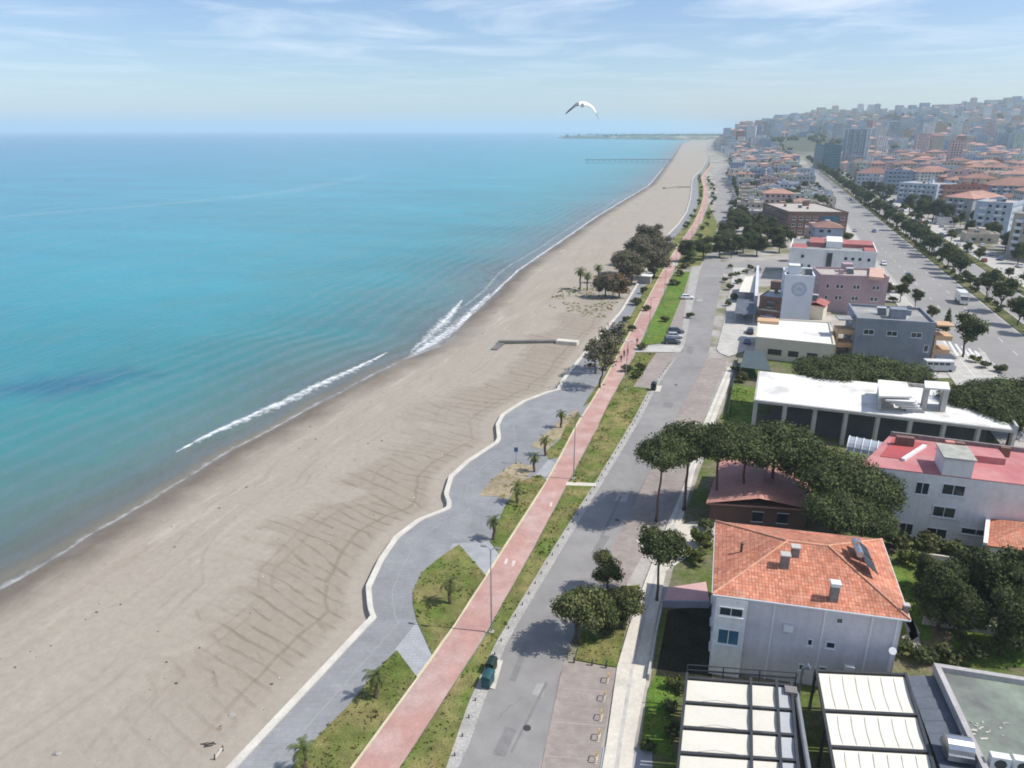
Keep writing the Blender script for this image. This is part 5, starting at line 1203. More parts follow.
TAMA = [tree_kind('tamarisk_tree', 'grey brown tree', 'tree', 9+i, (3.2,.26,.14,.5*(-1)**i), lump_lobes(4.3,4.3,7.0,20,71+i,.42), FGREY, .36, 1.0, hull=.55, lo=.55) for i in range(3)]
BRONZE = tree_kind('bronze_leaved_tree', 'bronze leaved tree', 'tree', 8, (2.6,.2,.12,.3), lump_lobes(3.6,3.6,6.0,15,77,.42), FBRON, .4, .8, hull=.5)
STREET = [tree_kind('street_tree', 'street tree', 'tree', 8+i, (2.8,.2,.13,.3), lump_lobes(3.1,5.4,5.2,11,81+i,.48), [FDARK,FPINE,FMID][i], .46, 1.0) for i in range(3)]
CONE = tree_kind('cypress_tree', 'dark slim cypress', 'tree', 8, (1.4,.14,.1,0), [(0,0,z,r,r,1.3) for z, r in ((1.6,1.0),(2.8,1.15),(4.1,1.0),(5.4,.8),(6.6,.5))], FDARK, .36, 1.1, limbs=False)
SHRUB = [tree_kind('shrub', 'shrub', 'shrub', 1+i, (.5,.06,.04,0), lump_lobes(1.0,.75,1.0,6,91+i,.6), [FMID,FDARK,FLIME][i], .24, 1.0, limbs=False) for i in range(3)]
def palm_kind(h, n, seed, R=1.55):
    g = random.Random(seed); root = thing('palm_tree', (0,0,0), 'palm', 'palm'); t_ = MB(); k = 9
    t_.tube([(.05*math.sin(i), .05*math.cos(i*1.4), -.2+(h+.2)*i/k) for i in range(k+1)], [(.25 if i == 0 else .19)+.025*(i % 2) for i in range(k+1)], 9); t_.build('trunk', PALMT, root)
    c = MB()
    for i in range(n):
        az = i*2.39996+g.uniform(-.2,.2); el = 1.25-2.0*(i/n)**.9+g.uniform(-.12,.12); ln_ = R*g.uniform(.85,1.1)*(1.0 if el > -.3 else .8)
        d = Vector((math.cos(az), math.sin(az), 0)); side = Vector((-d.y, d.x, 0)); p = Vector((0,0,h)); m_ = 7; prev = None; a = el
        spine = [p]
        for k_ in range(m_): p = p+(d*math.cos(a)+Vector((0,0,math.sin(a))))*(ln_/m_); a -= .20+.05*k_; spine.append(p)
        for k_ in range(1, m_+1):
            w0 = R*.17*math.sin(math.pi*min(1,(k_-.3)/m_*.92+.06))
            for sg in (-1, 1):
                for q_ in (0,.33,.66):
                    a_, b2 = spine[k_-1].lerp(spine[k_], q_), spine[k_-1].lerp(spine[k_], q_+.30); tip = b2+side*sg*w0+(b2-a_)*1.5+Vector((0,0,-.28*w0+g.uniform(-.03,.03)))
                    c.poly([tuple(a_), tuple(b2), tuple(tip+(b2-a_)*.1), tuple(tip-(b2-a_)*.3)])
    for i in range(14):
        az = g.uniform(0,6.28); d = Vector((math.cos(az), math.sin(az), 0)); p = Vector((0,0,h-.1)); q_ = p+d*.5+Vector((0,0,-.5)); s_ = Vector((-d.y,d.x,0))*.12; c.poly([tuple(p-s_), tuple(p+s_), tuple(q_+s_), tuple(q_-s_)], 1)
    c.build('fronds', [FPALM, PALMT], root); return Kind(root)
PALM = [palm_kind(2.5,17,1,1.6), palm_kind(2.9,18,2,1.6), palm_kind(5.2,26,3,2.3)]
def plant(kind, xy, label, group, s=1., sz=None, rz=None, z=0):
    j = rng.uniform(.94,1.06)
    return kind.put((xy[0], xy[1], z), rng.uniform(0,6.28) if rz is None else rz, (s*j, s*j, (sz or s)*rng.uniform(.95,1.05)), label, group)
# umbrella pines by the coast road
UP = 'umbrella pines by the pink house'
for i, (u, v, z, s, k, lab) in enumerate([
 (661,452,10.3,.72,0,'slender umbrella pine leaning over the coast road, outermost of the row'),
 (690,441,10.6,.92,1,'tall umbrella pine second from the coast road, trunk on the pavement'),
 (722,445,10.3,.84,2,'umbrella pine in front of the pink roof, third from the coast road'),
 (749,440,10.6,.92,0,'umbrella pine in front of the pink roof, fourth from the coast road'),
 (779,438,10.6,1.05,1,'broad umbrella pine in front of the pink roof, fifth from the coast road')]):
    x, y = G(u, v, z); plant(PINE[k], (x, y), lab, UP, s*1.0, .95, rz=i*1.3)
for i, (u, v, z, s, k, lab) in enumerate([
 (812,452,9.6,.95,0,'dense pine joining the umbrella pines to the big dark clump'),
 (844,472,9.2,1.06,1,'largest dense dark pine, middle of the clump left of the white block'),
 (872,480,8.8,.86,0,'dense dark pine hiding the left corner of the white block'),
 (842,503,7.8,.86,1,'lower dark pine just behind the villa roof'),
 (868,510,7.0,.7,0,'low dark pine between the villa and the white block')]):
    x, y = G(u, v, z); plant(DPINE[k], (x, y), lab, 'dark pine clump', s*.9, s*.96, rz=i*2.1)
for i, (u, v, z, s, k, lab) in enumerate([
 (826,366,7.5,1.0,0,'leftmost pine of the clump behind the long white roof'),(851,361,8,1.1,1,'second pine from left behind the long white roof'),(877,364,8,1.1,0,'third pine from left behind the long white roof'),(903,371,7.5,.98,1,'rightmost pine of the clump behind the long white roof'),
 (972,397,7,1.0,0,'dense tree at the right end of the long white roof, nearest the boulevard kerb'),(996,391,7.5,1.1,1,'dense tree right of the long white roof, behind its parapet'),(1016,410,7,1.1,0,'dense tree right of the long white roof at the photo edge'),(1030,388,8,1.1,1,'dense tree right of the long white roof, mostly cut by the photo edge')]):
    x, y = G(u, v, z); plant(DPINE[k], (x, y), lab, 'pines round the long white roof', s, .8, rz=i*1.7)
plant(ROUND, G(657,601), 'round headed tree on a tall bare trunk beside the pavement', None, 1.03)
x, y = G(609,568,3.2); plant(BROAD[1], (x, y), 'small dark tree left of the round headed tree', None, .70, .74)
plant(BROAD[0], G(576,643), 'olive green bushy tree on the traffic island, left crown', 'trees on the traffic island', .98, 1.02)
x, y = G(624,606,3.0); plant(BROAD[1], (x, y), 'lower olive green bushy tree at right of the traffic island', 'trees on the traffic island', .86, .72)
x, y = G(604,612,3.0); plant(BROAD[2], (x, y), 'olive green tree filling the middle of the traffic island', 'trees on the traffic island', .78, .75)
for u, v, k, s, lab in ((701,548,2,1.9,'large yellow green shrub beside the left wall of the villa'),(694,562,2,1.5,'pale straggly shrub above the pink terrace'),(707,530,1,1.2,'small dark shrub at the villa back corner'),(604,630,1,1.3,'grey green shrub under the traffic island trees'),(676,690,2,1.,'yellow green shrub by the canopy front corner'),(671,735,1,.8,'dark hedge shrub at the pavement lawn end'),(671,712,1,.8,'dark hedge shrub halfway along the pavement lawn'),(648,750,1,.7,'little dark shrub at the driveway corner'),
  (893,548,0,1.9,'green shrub against the villa back right corner'),(908,565,2,1.6,'bright green shrub on the lawn right of the villa'),(924,598,2,1.4,'bright shrub between villa gutter and dark trees'),(902,655,0,1.3,'green shrub at the villa front right corner'),(925,664,1,1.3,'dark shrub behind the green roof parapet, left end'),(948,664,0,1.4,'grey green shrub behind the green roof parapet, middle'),(975,660,1,1.5,'round dark shrub by the small lawn behind the green roof'),(925,552,0,1.7,'green shrub below the white block windows'),(950,556,0,1.5,'green shrub at the white block foot, right of its windows'),(752,368,0,1.3,'green shrub by the teal carport'),(742,382,0,1.5,'shrub in the plot left of the long white roof'),(735,372,0,1.,'small shrub beside the pavement near the carport')):
    plant(SHRUB[k], G(u, v), lab, None, s, s)
for i, (u, v, z, s, sz, k, lab) in enumerate([(948,585,5.5,1.0,1.0,0,'dark garden tree right of the villa with visible trunk'),(968,600,5.0,.85,.85,1,'dark garden tree at the edge of the small lawn'),(972,560,5.5,.8,.85,2,'dark garden tree below the tiled cottage'),(1000,575,6,1.05,1.05,0,'tall dark garden tree in front of the tiled cottage'),(1022,560,6,.95,1.0,1,'dark garden tree at the photo edge beside the tiled cottage'),(1012,610,5.5,.92,.95,2,'dark garden tree over the small lawn with a thick trunk'),(1034,600,6,1.,1.,0,'dark garden tree cut by the photo edge above the lawn'),(930,563,3.5,.55,.6,1,'small dark garden tree close to the white block')]):
    x, y = G(u, v, z); plant(GDARK[k], (x, y), lab, 'dark garden trees', s*.86, sz*.96)
# palms along the promenade lawns
for i, (u, v, k, s, lab) in enumerate([(306,776,1,1.0,'palm at the bottom edge of the photo beside the promenade'),(377,698,0,1.05,'palm on the second lawn from the bottom, shadow on the promenade'),(450,604,0,1.05,'palm alone in the leaf shaped lawn'),(494,540,1,1.0,'palm at the corner of the third lawn, dense shadow left of it'),(517,503,0,1.0,'palm between the dry patch and the third lawn'),(534,472,0,.95,'palm just right of the blue sign post'),(545,456,1,1.0,'palm left of the cycle path by the grey crossway'),(561,428,1,.95,'farthest palm of the promenade row, below the grey brown tree')]):
    plant(PALM[k], G(u, v), lab, 'palms along the promenade lawns', s, s, z=.05)
for u, v, s, lab in ((580,289,1.0,'tall dark palm on the sand, left of the pair'),(587,291,.92,'tall dark palm on the sand, right of the pair'),(598,283,.95,'slim palm on the sand behind the pair')): plant(PALM[2], G(u, v, -.5), lab, 'palms on the sand', s*1.3, s*1.15, z=-.6)
# trees on the shore side
SPARSE = tree_kind('sparse_tree', 'sparse tree', 'tree', 7, (2.6,.15,.09,.5), lump_lobes(2.9,4.6,4.8,11,79,.34), FGREY, .30, .62, hull=.3, lo=.35)
for i, (u, v, s, sz, lab) in enumerate([(599,388,1.15,1.25,'nearest sparse grey brown tree beside the cycle path and culvert wall'),(606,371,1.1,1.15,'middle sparse grey brown tree beside the cycle path and culvert wall'),(596,374,.95,1.05,'sparse grey brown tree at the culvert wall end of the promenade'),(613,357,1.0,1.0,'farthest sparse grey brown tree beside the cycle path and culvert wall')]): plant(SPARSE, G(u, v), lab, 'sparse trees by the culvert wall', s*1.35, sz*1.25, rz=i*1.9)
for i, (u, v, z, s, k, lab) in enumerate([(632,268,5.5,1.1,1,'grey brown tree in the shore clump, left middle'),(606,283,4.2,.8,2,'low grey tree at the left foot of the shore clump'),(655,262,5.5,1.15,0,'grey brown tree in the shore clump by the cycle path'),(640,248,6.5,1.2,1,'grey brown tree in the middle of the shore clump'),(662,246,6.5,1.15,2,'grey brown tree at the right of the shore clump'),(650,234,7.5,1.25,0,'tallest grey brown tree crowning the shore clump'),(626,258,5.5,.95,2,'grey brown tree at the seaward side of the shore clump')]):
    x, y = G(u, v, z); plant(TAMA[k], (x, y), lab, 'shore tree clump', s*1.42, s*1.22)
x, y = G(620,283,4.2); plant(BRONZE, (x, y), 'bronze leaved tree at the near end of the shore clump', None, 1.15, 1.1)
for i, (u, v, z, s, k, lab) in enumerate([(688,248,5.5,1.0,0,'flat topped pine at the road bend, nearest the cycle path'),(704,245,6,1.05,1,'flat topped pine at the road bend, second from the cycle path'),(721,243,6,1.05,0,'flat topped pine at the road bend, third from the cycle path'),(738,240,6,1.,1,'flat topped pine at the road bend, fourth from the cycle path'),(752,231,6,1.1,0,'dark tree mass left of the brick block, lower tree'),(768,226,6,1.15,1,'dark tree against the brick block left corner'),(747,218,7,1.1,0,'dark tree above the road bend pines, near the bluish house'),(776,235,5,1.,1,'dark tree before the brick block corner'),(733,222,6,1.,0,'dark tree beyond the road bend pines'),(742,203,6,1.,1,'farther dark tree inland of the coast road bend'),(758,244,5,1.,0,'dark tree on the corner of the side street, right'),(744,241,5,.95,1,'dark tree on the corner of the side street, left'),(725,229,5,1.,0,'dark tree behind the flat topped pines, nearest the coast road'),(764,213,6,.9,1,'dark tree over the roof line beside the brick block'),(780,243,4,.9,0,'dark tree in front of the brick block wall'),(733,211,6,.9,1,'dark tree where the coast road bends inland'),(752,206,6,.9,0,'dark tree in the gardens beyond the road bend')]):
    x, y = G(u, v, z); plant(GDARK[k], (x, y), lab, 'trees at the road bend', s*1.3, 1.08*s)
for i, (u, v) in enumerate([(632,331),(626,322),(646,311),(627,372),(636,378),(640,371),(641,350),(690,318),(665,322),(682,268),(692,264)]):
    plant(SHRUB[i % 2], G(u, v), nth(i)+' low dark shrub in the verges of the cycle path' if i < 11 else '', 'shrubs in the cycle path verges', 1.25, 1.2)
k_ = 0
for s in np.arange(215, 900, 17.):
    for side in (0, 1):
        if rng.random() < .4: continue
        t_ = bikeT(s)-1.8-rng.random() if side == 0 else bikeT(s)+6.+rng.random()*3; x, y = XY(s, t_)
        if taken(x, y, 1): continue
        plant(SHRUB[k_ % 2], (x, y), nth(k_)+' bush lining the far cycle path', 'bushes lining the far cycle path', rng.uniform(1.2,2.2), rng.uniform(1.2,1.9)); k_ += 1
for i, (u, v, k, s) in enumerate([(724,282,2,1.3),(731,278,0,1.4),(737,276,2,1.3),(730,290,1,1.5),(738,284,0,1.4),(745,274,2,1.2),(733,300,1,1.6),(728,306,0,1.2),(750,270,0,1.4),(757,272,2,1.3),(730,268,2,1.2)]):
    plant(SHRUB[k], G(u, v), nth(i)+' shrub in the front gardens beside the dark shop', 'shrubs in the shop front gardens', s, s)
# boulevard trees
BT = 'trees along the boulevard reservation'; n_b = 0
for s in np.arange(150, 1500, 9.):
    if rng.random() < (.12 if s < 420 else .3): continue
    x, y = XY(s+rng.uniform(-2,2), 69.7+rng.uniform(-.4,.4)); u, v = PJ(x, y, 4)
    if not (-20 < u < 1040): continue
    n_b += 1; sc = rng.choice([.6,.85,1.05,1.2,1.3]) if s > 230 else 1.15
    plant(STREET[rng.choice([0,1,1])], (x, y), (nth(n_b-1)+' dark tree on the boulevard reservation'), BT, sc, sc*rng.uniform(.9,1.05))
n_b = 0
for s in np.arange(120, 640, 4.6):
    if rng.random() < .25: continue
    x, y = XY(s, 69.7+rng.uniform(-.9,.9)); u, v = PJ(x, y, 1)
    if not (-10 < u < 1034): continue
    n_b += 1; plant(SHRUB[rng.choice([0,1,1])], (x, y), nth(n_b-1)+' low shrub on the boulevard reservation', 'shrubs on the boulevard reservation', rng.uniform(.8,1.6), rng.uniform(.8,1.5), z=.1)
n_b = 0
for s in np.arange(120, 1000, 19):
    if rng.random() < .3: continue
    x, y = XY(s+rng.uniform(-4,4), 84.9+rng.uniform(-.8,.8)); u, v = PJ(x, y, 4)
    if not (-20 < u < 1040): continue
    n_b += 1; plant(STREET[2], (x, y), nth(n_b-1)+' green tree on the service road reservation', 'trees along the service road', rng.uniform(.6,.95))
for u, v, k, s, lab in ((963,357,0,1.25,'dark tree standing alone between the boulevard and the hatch markings'),(884,303,2,.9,'green tree behind the mauve block, right corner'),(900,302,2,.8,'green tree behind the slate grey block, left'),(915,308,0,.7,'dark small tree behind the slate grey block, middle'),(931,322,2,.6,'low green tree at the slate grey block rear corner'),(905,293,1,.8,'tree beside the boulevard next to the mauve block')): plant(STREET[k], G(u, v), lab, None, s, s)
plant(CONE, G(945,334), 'dark slim cypress behind the ochre balcony', None, .9, .85)
for i, (u, v) in enumerate([(893,302),(909,312),(922,318),(938,330),(985,368),(975,362),(1000,372)]): plant(SHRUB[i % 3], G(u, v), nth(i)+' shrub on the boulevard pavement by the slate grey block', 'shrubs on the boulevard pavement', 1.4, 1.2)
for i, (u, v, s) in enumerate([(921,220,1.4),(932,222,1.5),(909,212,1.2),(944,224,1.2),(880,196,1.2),(890,198,1.1),(870,193,1.1)]):
    x, y = G(u, v); plant(GDARK[i % 3], (x, y), nth(i)+' dark tree before the pale blue apartment row', 'trees before the apartment row', s*1.2, s*1.1)
# low shops and trees in the forecourts across the boulevard
for i, (s, t_, w_, d_, h_, wc, lab) in enumerate([(262,103,12,9,4,'beige','low beige shop in the forecourt nearest across the boulevard'),(305,99.5,9,7,3.6,'grey','low grey shop in the forecourt before the beige block'),(398,100,14,8,4,'cream','long low cream shop before the pale blue balcony block'),(470,100,10,8,3.6,'white','low white shop before the grey tiled block'),(492,101,9,8,4,'ochre','low ochre shop in the forecourts past the balcony block')]):
    x, y = XY(s, t_); q_ = rect((x, y), w_, d_, -AX)
    if taken(x, y, 4): continue
    simple_building('low_shop', q_, h_, lab, WALLS[wc], [BROOF, GROOF][i % 2], sides=(0,3)); TAKEN.append((x, y, w_/2+1, d_/2+1))
n_f = 0
for k in range(260):
    s, t_ = rng.uniform(210,620), rng.uniform(97,140); x, y = XY(s, t_)
    if n_f > 34 or taken(x, y, 1.2) or not seen(x, y, 3, 5): continue
    TAKEN.append((x, y, 1.8, 1.8)); n_f += 1; plant(rng.choice(STREET+GDARK[:2]), (x, y), nth(n_f-1)+' tree in the apartment forecourts across the boulevard', 'trees in the apartment forecourts', rng.uniform(.7,1.2), rng.uniform(.7,1.1))
# scattered town trees
n_m = {'mid':0, 'far':0}
for k in range(2500):
    if n_m['mid']+n_m['far'] > 260: break
    if rng.random() < .5: s, t_, zn = rng.uniform(300,1300), rng.uniform(-12,43), 'mid'
    else: s, t_, zn = rng.uniform(300,1500), rng.uniform(97,700), 'far'
    if zn == 'mid' and t_ < interp(s, CRS, CRT)+14: continue
    x, y = XY(s, t_)
    if not seen(x, y, 5, 5) or taken(x, y, .8) or hill(x, y) > .5: continue
    TAKEN.append((x, y, 1.5, 1.5)); n_m[zn] += 1
    plant(rng.choice(STREET+GDARK[:1]+BROAD[:1]), (x, y), nth(n_m[zn]-1)+' town tree '+ZT[zn], 'town trees '+ZT[zn], rng.uniform(.75,1.3))
n_c = 0
for s in np.arange(330, 1300, 11.):
    if rng.random() < .3: continue
    x, y = XY(s, interp(s, CRS, CRT)+interp(s,[268,330,500,2000],[14,10,12,12])+rng.uniform(1.5,5))
    if taken(x, y, .5) or not seen(x, y, 4, 5): continue
    TAKEN.append((x, y, 1.5, 1.5)); n_c += 1; plant(rng.choice(STREET+DPINE[:1]), (x, y), nth(n_c-1)+' dark tree lining the far coast road', 'trees lining the far coast road', rng.uniform(.7,1.1), rng.uniform(.6,.9))
# woods on the hill and in the far town
b = MB()
for k in range(6500):
    s, t_ = rng.uniform(1000,4300), rng.uniform(-60,2600); x, y = XY(s, t_); z = hill(x, y)
    if t_ < interp(s, CRS, CRT)+12 or (44 < t_ < 98 and s < 1900): continue
    u, v = PJ(x, y, z+5)
    if not (-10 < u < 1034) or taken(x, y, 3): continue
    nn = mnoise.noise(Vector((x*.004, y*.004, 2)))+(.12 if z > 20 else 0)
    crest = y > 2650 and u < 880
    if nn < .12 and not crest and rng.random() > (.6 if 40 < t_ < 130 and s > 1850 else .25): continue
    r = rng.uniform(4,8); b.blob((x,y,z+r*.7), (r,r,r*.85), 0, .3, 1, 1, seed=k); b.leaves((x,y,z+r*.75), (r,r,r*.9), 16, 3.4, 0)
for k in range(500):
    x = rng.uniform(330,1500); y = rng.uniform(4500,5600); zz = 9
    if y > 5000+ (x-300)*.5 or y < 5050-(x-300)*.85: continue
    b.leaves((x,y,zz+8), (12,12,8), 10, 7, 0); b.blob((x,y,zz+6), (11,11,8), 0, .3, 1, 1, seed=k)
tag(b.build('woods', [FDARK, FHULL]), 'distant dark green woods over the hill and far town', 'woods', kind='stuff')
# grass: tufts in the near lawns
def inside(p, P):
    c = False; n = len(P)
    for i in range(n):
        (x0,y0),(x1,y1) = P[i][:2], P[i-1][:2]
        if (y0 > p[1]) != (y1 > p[1]) and p[0] < (x1-x0)*(p[1]-y0)/(y1-y0)+x0: c = not c
    return c
b = MB()
for P, z, de in LAWN_POLYS:
    xs, ys_ = [p[0] for p in P], [p[1] for p in P]; n = int((max(xs)-min(xs))*(max(ys_)-min(ys_))*5.0*de)
    for k in range(min(n, 9000)):
        p = (rng.uniform(min(xs),max(xs)), rng.uniform(min(ys_),max(ys_)))
        if p[1] > 175 or not inside(p, P): continue
        cl = mnoise.noise(Vector((p[0]*.35, p[1]*.35, 4)))
        if cl < -.05 and rng.random() < .8: continue
        hgt = rng.uniform(.06,.16)*(1+1.2*max(0,cl)); a = rng.uniform(0,3.14); dx_, dy_ = math.cos(a)*hgt*.9, math.sin(a)*hgt*.9; lx, ly = rng.uniform(-.1,.1), rng.uniform(-.1,.1)
        b.poly([(p[0]-dx_,p[1]-dy_,z-.01),(p[0]+dx_,p[1]+dy_,z-.01),(p[0]+dx_*.6+lx,p[1]+dy_*.6+ly,z+hgt),(p[0]-dx_*.7+lx,p[1]-dy_*.7+ly,z+hgt*.9)])
gp = px([(545,300),(560,290),(585,286),(612,290),(618,303),(605,318),(575,318),(552,312)], -.6)
for k in range(4200):
    p = (rng.uniform(-5,60), rng.uniform(180,270))
    if not inside(p, gp) or mnoise.noise(Vector((p[0]*.12, p[1]*.12, 8))) < -.05: continue
    z = -.68; hgt = rng.uniform(.2,.45); a = rng.uniform(0,3.14); dx_, dy_ = math.cos(a)*.5, math.sin(a)*.5
    b.poly([(p[0]-dx_,p[1]-dy_,z-.2),(p[0]+dx_,p[1]+dy_,z-.2),(p[0]+dx_*.8+.1,p[1]+dy_*.8+.2,z+hgt),(p[0]-dx_*.8+.1,p[1]-dy_*.8+.2,z+hgt)])
tag(b.build('grass', GTUFT), 'tufts of green and dry grass in the verges', 'grass', kind='stuff')

# ------------------------------------------------------------------ vehicles
def car_kind(paint, name='parked_car', L_=4.3, W=1.75, H=1.46, van=False):
    root = thing(name, (0,0,0), 'car', 'car'); b = MB()      # x forward
    hw = W/2; xs = [(-L_/2,.42,.72,.80),(-L_/2+.12,.28,.88,.94),(-L_*.28,.24,.93,1),(0,.24,.92,1),(L_*.22,.24,.90,1),(L_/2-.45,.26,.78,.96),(L_/2-.1,.30,.66,.88),(L_/2,.40,.56,.76)]
    def section(x, z0, z1, k): return [(x,-hw*k*.92,z0),(x,-hw*k,z0+.18),(x,-hw*k,z1-.12),(x,-hw*k*.88,z1),(x,hw*k*.88,z1),(x,hw*k,z1-.12),(x,hw*k,z0+.18),(x,hw*k*.92,z0)]
    S = [section(*a) for a in xs]; V = [p for s_ in S for p in s_]; F = [(i*8+k,(i+1)*8+k,(i+1)*8+(k+1)%8,i*8+(k+1)%8) for i in range(len(S)-1) for k in range(8)]+[tuple(range(8)),tuple(reversed(range((len(S)-1)*8,len(S)*8)))]
    b.mesh(V, [f[::-1] for f in F])
    rx0, rx1, bx0, bx1 = -L_*.36, L_*.10, -L_*.46, L_*.26
    if van: rx0, rx1, bx0, bx1 = -L_*.47, L_*.24, -L_*.49, L_*.36
    T = [(rx0,-hw*.72,H),(rx1,-hw*.72,H),(rx1,hw*.72,H),(rx0,hw*.72,H)]; B_ = [(bx0,-hw*.86,.9),(bx1,-hw*.86,.88),(bx1,hw*.86,.88),(bx0,hw*.86,.9)]
    b.mesh(B_+T, [(4,5,6,7),(0,1,5,4),(1,2,6,5),(2,3,7,6),(3,0,4,7)]); b.build('body', paint, root, smooth=False)
    def glass(nm, i, j, m0, m1, lo_, hi_):
        a0, a1, t0, t1 = Vector(B_[i]), Vector(B_[j]), Vector(T[i]), Vector(T[j]); n_ = (a1-a0).cross(t0-a0).normalized()*.012
        g_ = MB(); P = lambda u, w_: (a0.lerp(a1, u)).lerp(t0.lerp(t1, u), w_)+n_
        g_.poly([tuple(P(u, w_)) for u, w_ in ((m0,lo_),(m1,lo_),(m1,hi_),(m0,hi_))]); g_.poly([tuple(P(u, w_)-n_*.8) for u, w_ in ((m0,hi_),(m1,hi_),(m1,lo_),(m0,lo_))]); g_.build(nm, GLASS, root)
    glass('windscreen', 1, 2, .06, .94, .1, .92); glass('rear_window', 3, 0, .08, .92, .15, .9)
    for i, j in ((0,1),(2,3)): glass('side_window', i, j, .08, .48, .15, .9); glass('side_window', i, j, .52, .90, .15, .9)
    for sx in (-L_*.31, L_*.30):
        for sy in (-1, 1):
            w_ = MB(); w_.tube([(sx,sy*(hw-.2),.31),(sx,sy*(hw+.01),.31)], .31, 14); wo = w_.build('wheel', RUBBER, root); r_ = MB(); r_.tube([(sx,sy*(hw-.05),.31),(sx,sy*(hw+.025),.31)], .18, 10); r_.build('rim', SILVER, wo)
    for sy in (-1, 1):
        h_ = MB(); h_.box((L_/2-.06, sy*hw*.62, .58), (.12,.34,.13)); h_.build('headlight', FRAME, root); h_ = MB(); h_.box((-L_/2+.07, sy*hw*.66, .66), (.12,.28,.14)); h_.build('tail_light', M('red_lamp', (.35,.02,.02), .3), root)
    return Kind(root)
def paint(name, c): return M(name, c, .35, ((1,.04),), spec=.5, coat=.4)
CARS = {'white': car_kind(paint('white_paint', (.72,.72,.72))), 'dark': car_kind(paint('navy_paint', (.03,.04,.06))), 'silver': car_kind(paint('silver_paint', (.42,.43,.45))), 'red': car_kind(paint('red_paint', (.32,.04,.035))), 'blue': car_kind(paint('blue_paint', (.06,.12,.25)))}
def park(col, xy, rz, lab, group, z=.02): CARS[col].put((xy[0],xy[1],z), rz, (1,1,1), lab, group)
ALONG = math.pi/2-AX
park('white', G(687,299), ALONG-1.25, 'white car parked alone in the bay by the coast road', 'cars in the coast road bays')
park('dark', G(672,343.5), ALONG-1.35, 'dark navy car parked nearest in the bay beside the crossing path', 'cars in the coast road bays')
park('silver', G(674.5,338), ALONG-1.3, 'silver car parked between two dark cars in the bay', 'cars in the coast road bays')
park('dark', G(676,333), ALONG-1.3, 'dark navy car parked farthest of the three in the bay', 'cars in the coast road bays')
park('blue', G(747,343), ALONG, 'blue car standing in the yard before the white roofed hall', None); park('dark', G(750,333), ALONG, 'dark car standing behind the blue car in the yard', None)
park('dark', G(908,277), ALONG+math.pi, 'dark car driving towards us on the boulevard beside the mauve block', None)
cols = ['white','silver','dark','white','red','blue','silver']; cnt = {}
spots = []
for s in np.arange(330, 900, 6.2):
    if rng.random() < .55: spots.append((s, rng.choice([87.8, 95.0]), 'on the service road'))
for s in np.arange(255, 560, 5.5):
    if rng.random() < .6: spots.append((s, rng.choice([97.5,104.5]), 'in the apartment forecourts')) if not taken(*XY(s, 101), 3) else None
for s in np.arange(300, 900, 15):
    if rng.random() < .45: spots.append((s, 48.4, 'at the boulevard kerb'))
for s, t_ in ((420,57.5),(520,51),(610,64),(355,74),(470,80),(560,75),(700,57),(760,79)): spots.append((s, t_, 'driving on the boulevard'))
for s in np.arange(300, 700, 14):
    if rng.random() < .5: spots.append((s, interp(s, CRS, CRT)+interp(s,[268,330,500,2000],[14,10,12,12])-1.6, 'on the far coast road'))
for s, t_, w_ in spots:
    x, y = XY(s, t_); u, v = PJ(x, y, 0)
    if not (0 < u < 1020): continue
    c = rng.choice(cols); k = (c, w_); cnt[k] = cnt.get(k, 0)+1
    park(c, (x, y), ALONG+(math.pi if t_ < 68 else 0)+rng.uniform(-.03,.03), f"{nth(cnt[k]-1)} {c} car {w_}", 'cars '+w_)
def truck():
    root = thing('box_truck', (*G(961,303),0), 'white box truck driving towards us on the boulevard', 'truck', rz=ALONG+math.pi)
    W_ = paint('truck_white', (.74,.73,.70))
    b = MB(); b.box((-1.2,0,1.0), (5.6,2.4,2.5)); b.build('cargo_box', W_, root)
    b = MB(); b.prism([(1.75,-1.1),(3.4,-1.1),(3.4,1.1),(1.75,1.1)], .5, [2.55,1.5,1.5,2.55]); b.prism([(1.72,-1.08),(2.6,-1.08),(2.6,1.08),(1.72,1.08)], 1.9, 2.6); b.build('cab', W_, root)
    b = MB(); b.poly([(3.42,-.98,1.54),(3.42,.98,1.54),(2.62,.98,2.5),(2.62,-.98,2.5)]); b.poly([(3.40,-.98,1.5),(2.60,-.98,2.46),(2.60,.98,2.46),(3.40,.98,1.5)]); b.build('windscreen', GLASS, root)
    b = MB(); b.box((-.4,0,.55), (7.2,.9,.4)); b.build('chassis', DARKM, root)
    for x in (-2.6, 2.5):
        for sy in (-1,1):
            w_ = MB(); w_.tube([(x,sy*.8,.48),(x,sy*1.15,.48)], .48, 14); wo = w_.build('wheel', RUBBER, root); r_ = MB(); r_.tube([(x,sy*1.1,.48),(x,sy*1.17,.48)], .26, 10); r_.build('rim', SILVER, wo)
    for sy in (-1,1): b = MB(); b.box((3.4,sy*.8,.75), (.1,.34,.2)); b.build('headlight', FRAME, root)
truck()
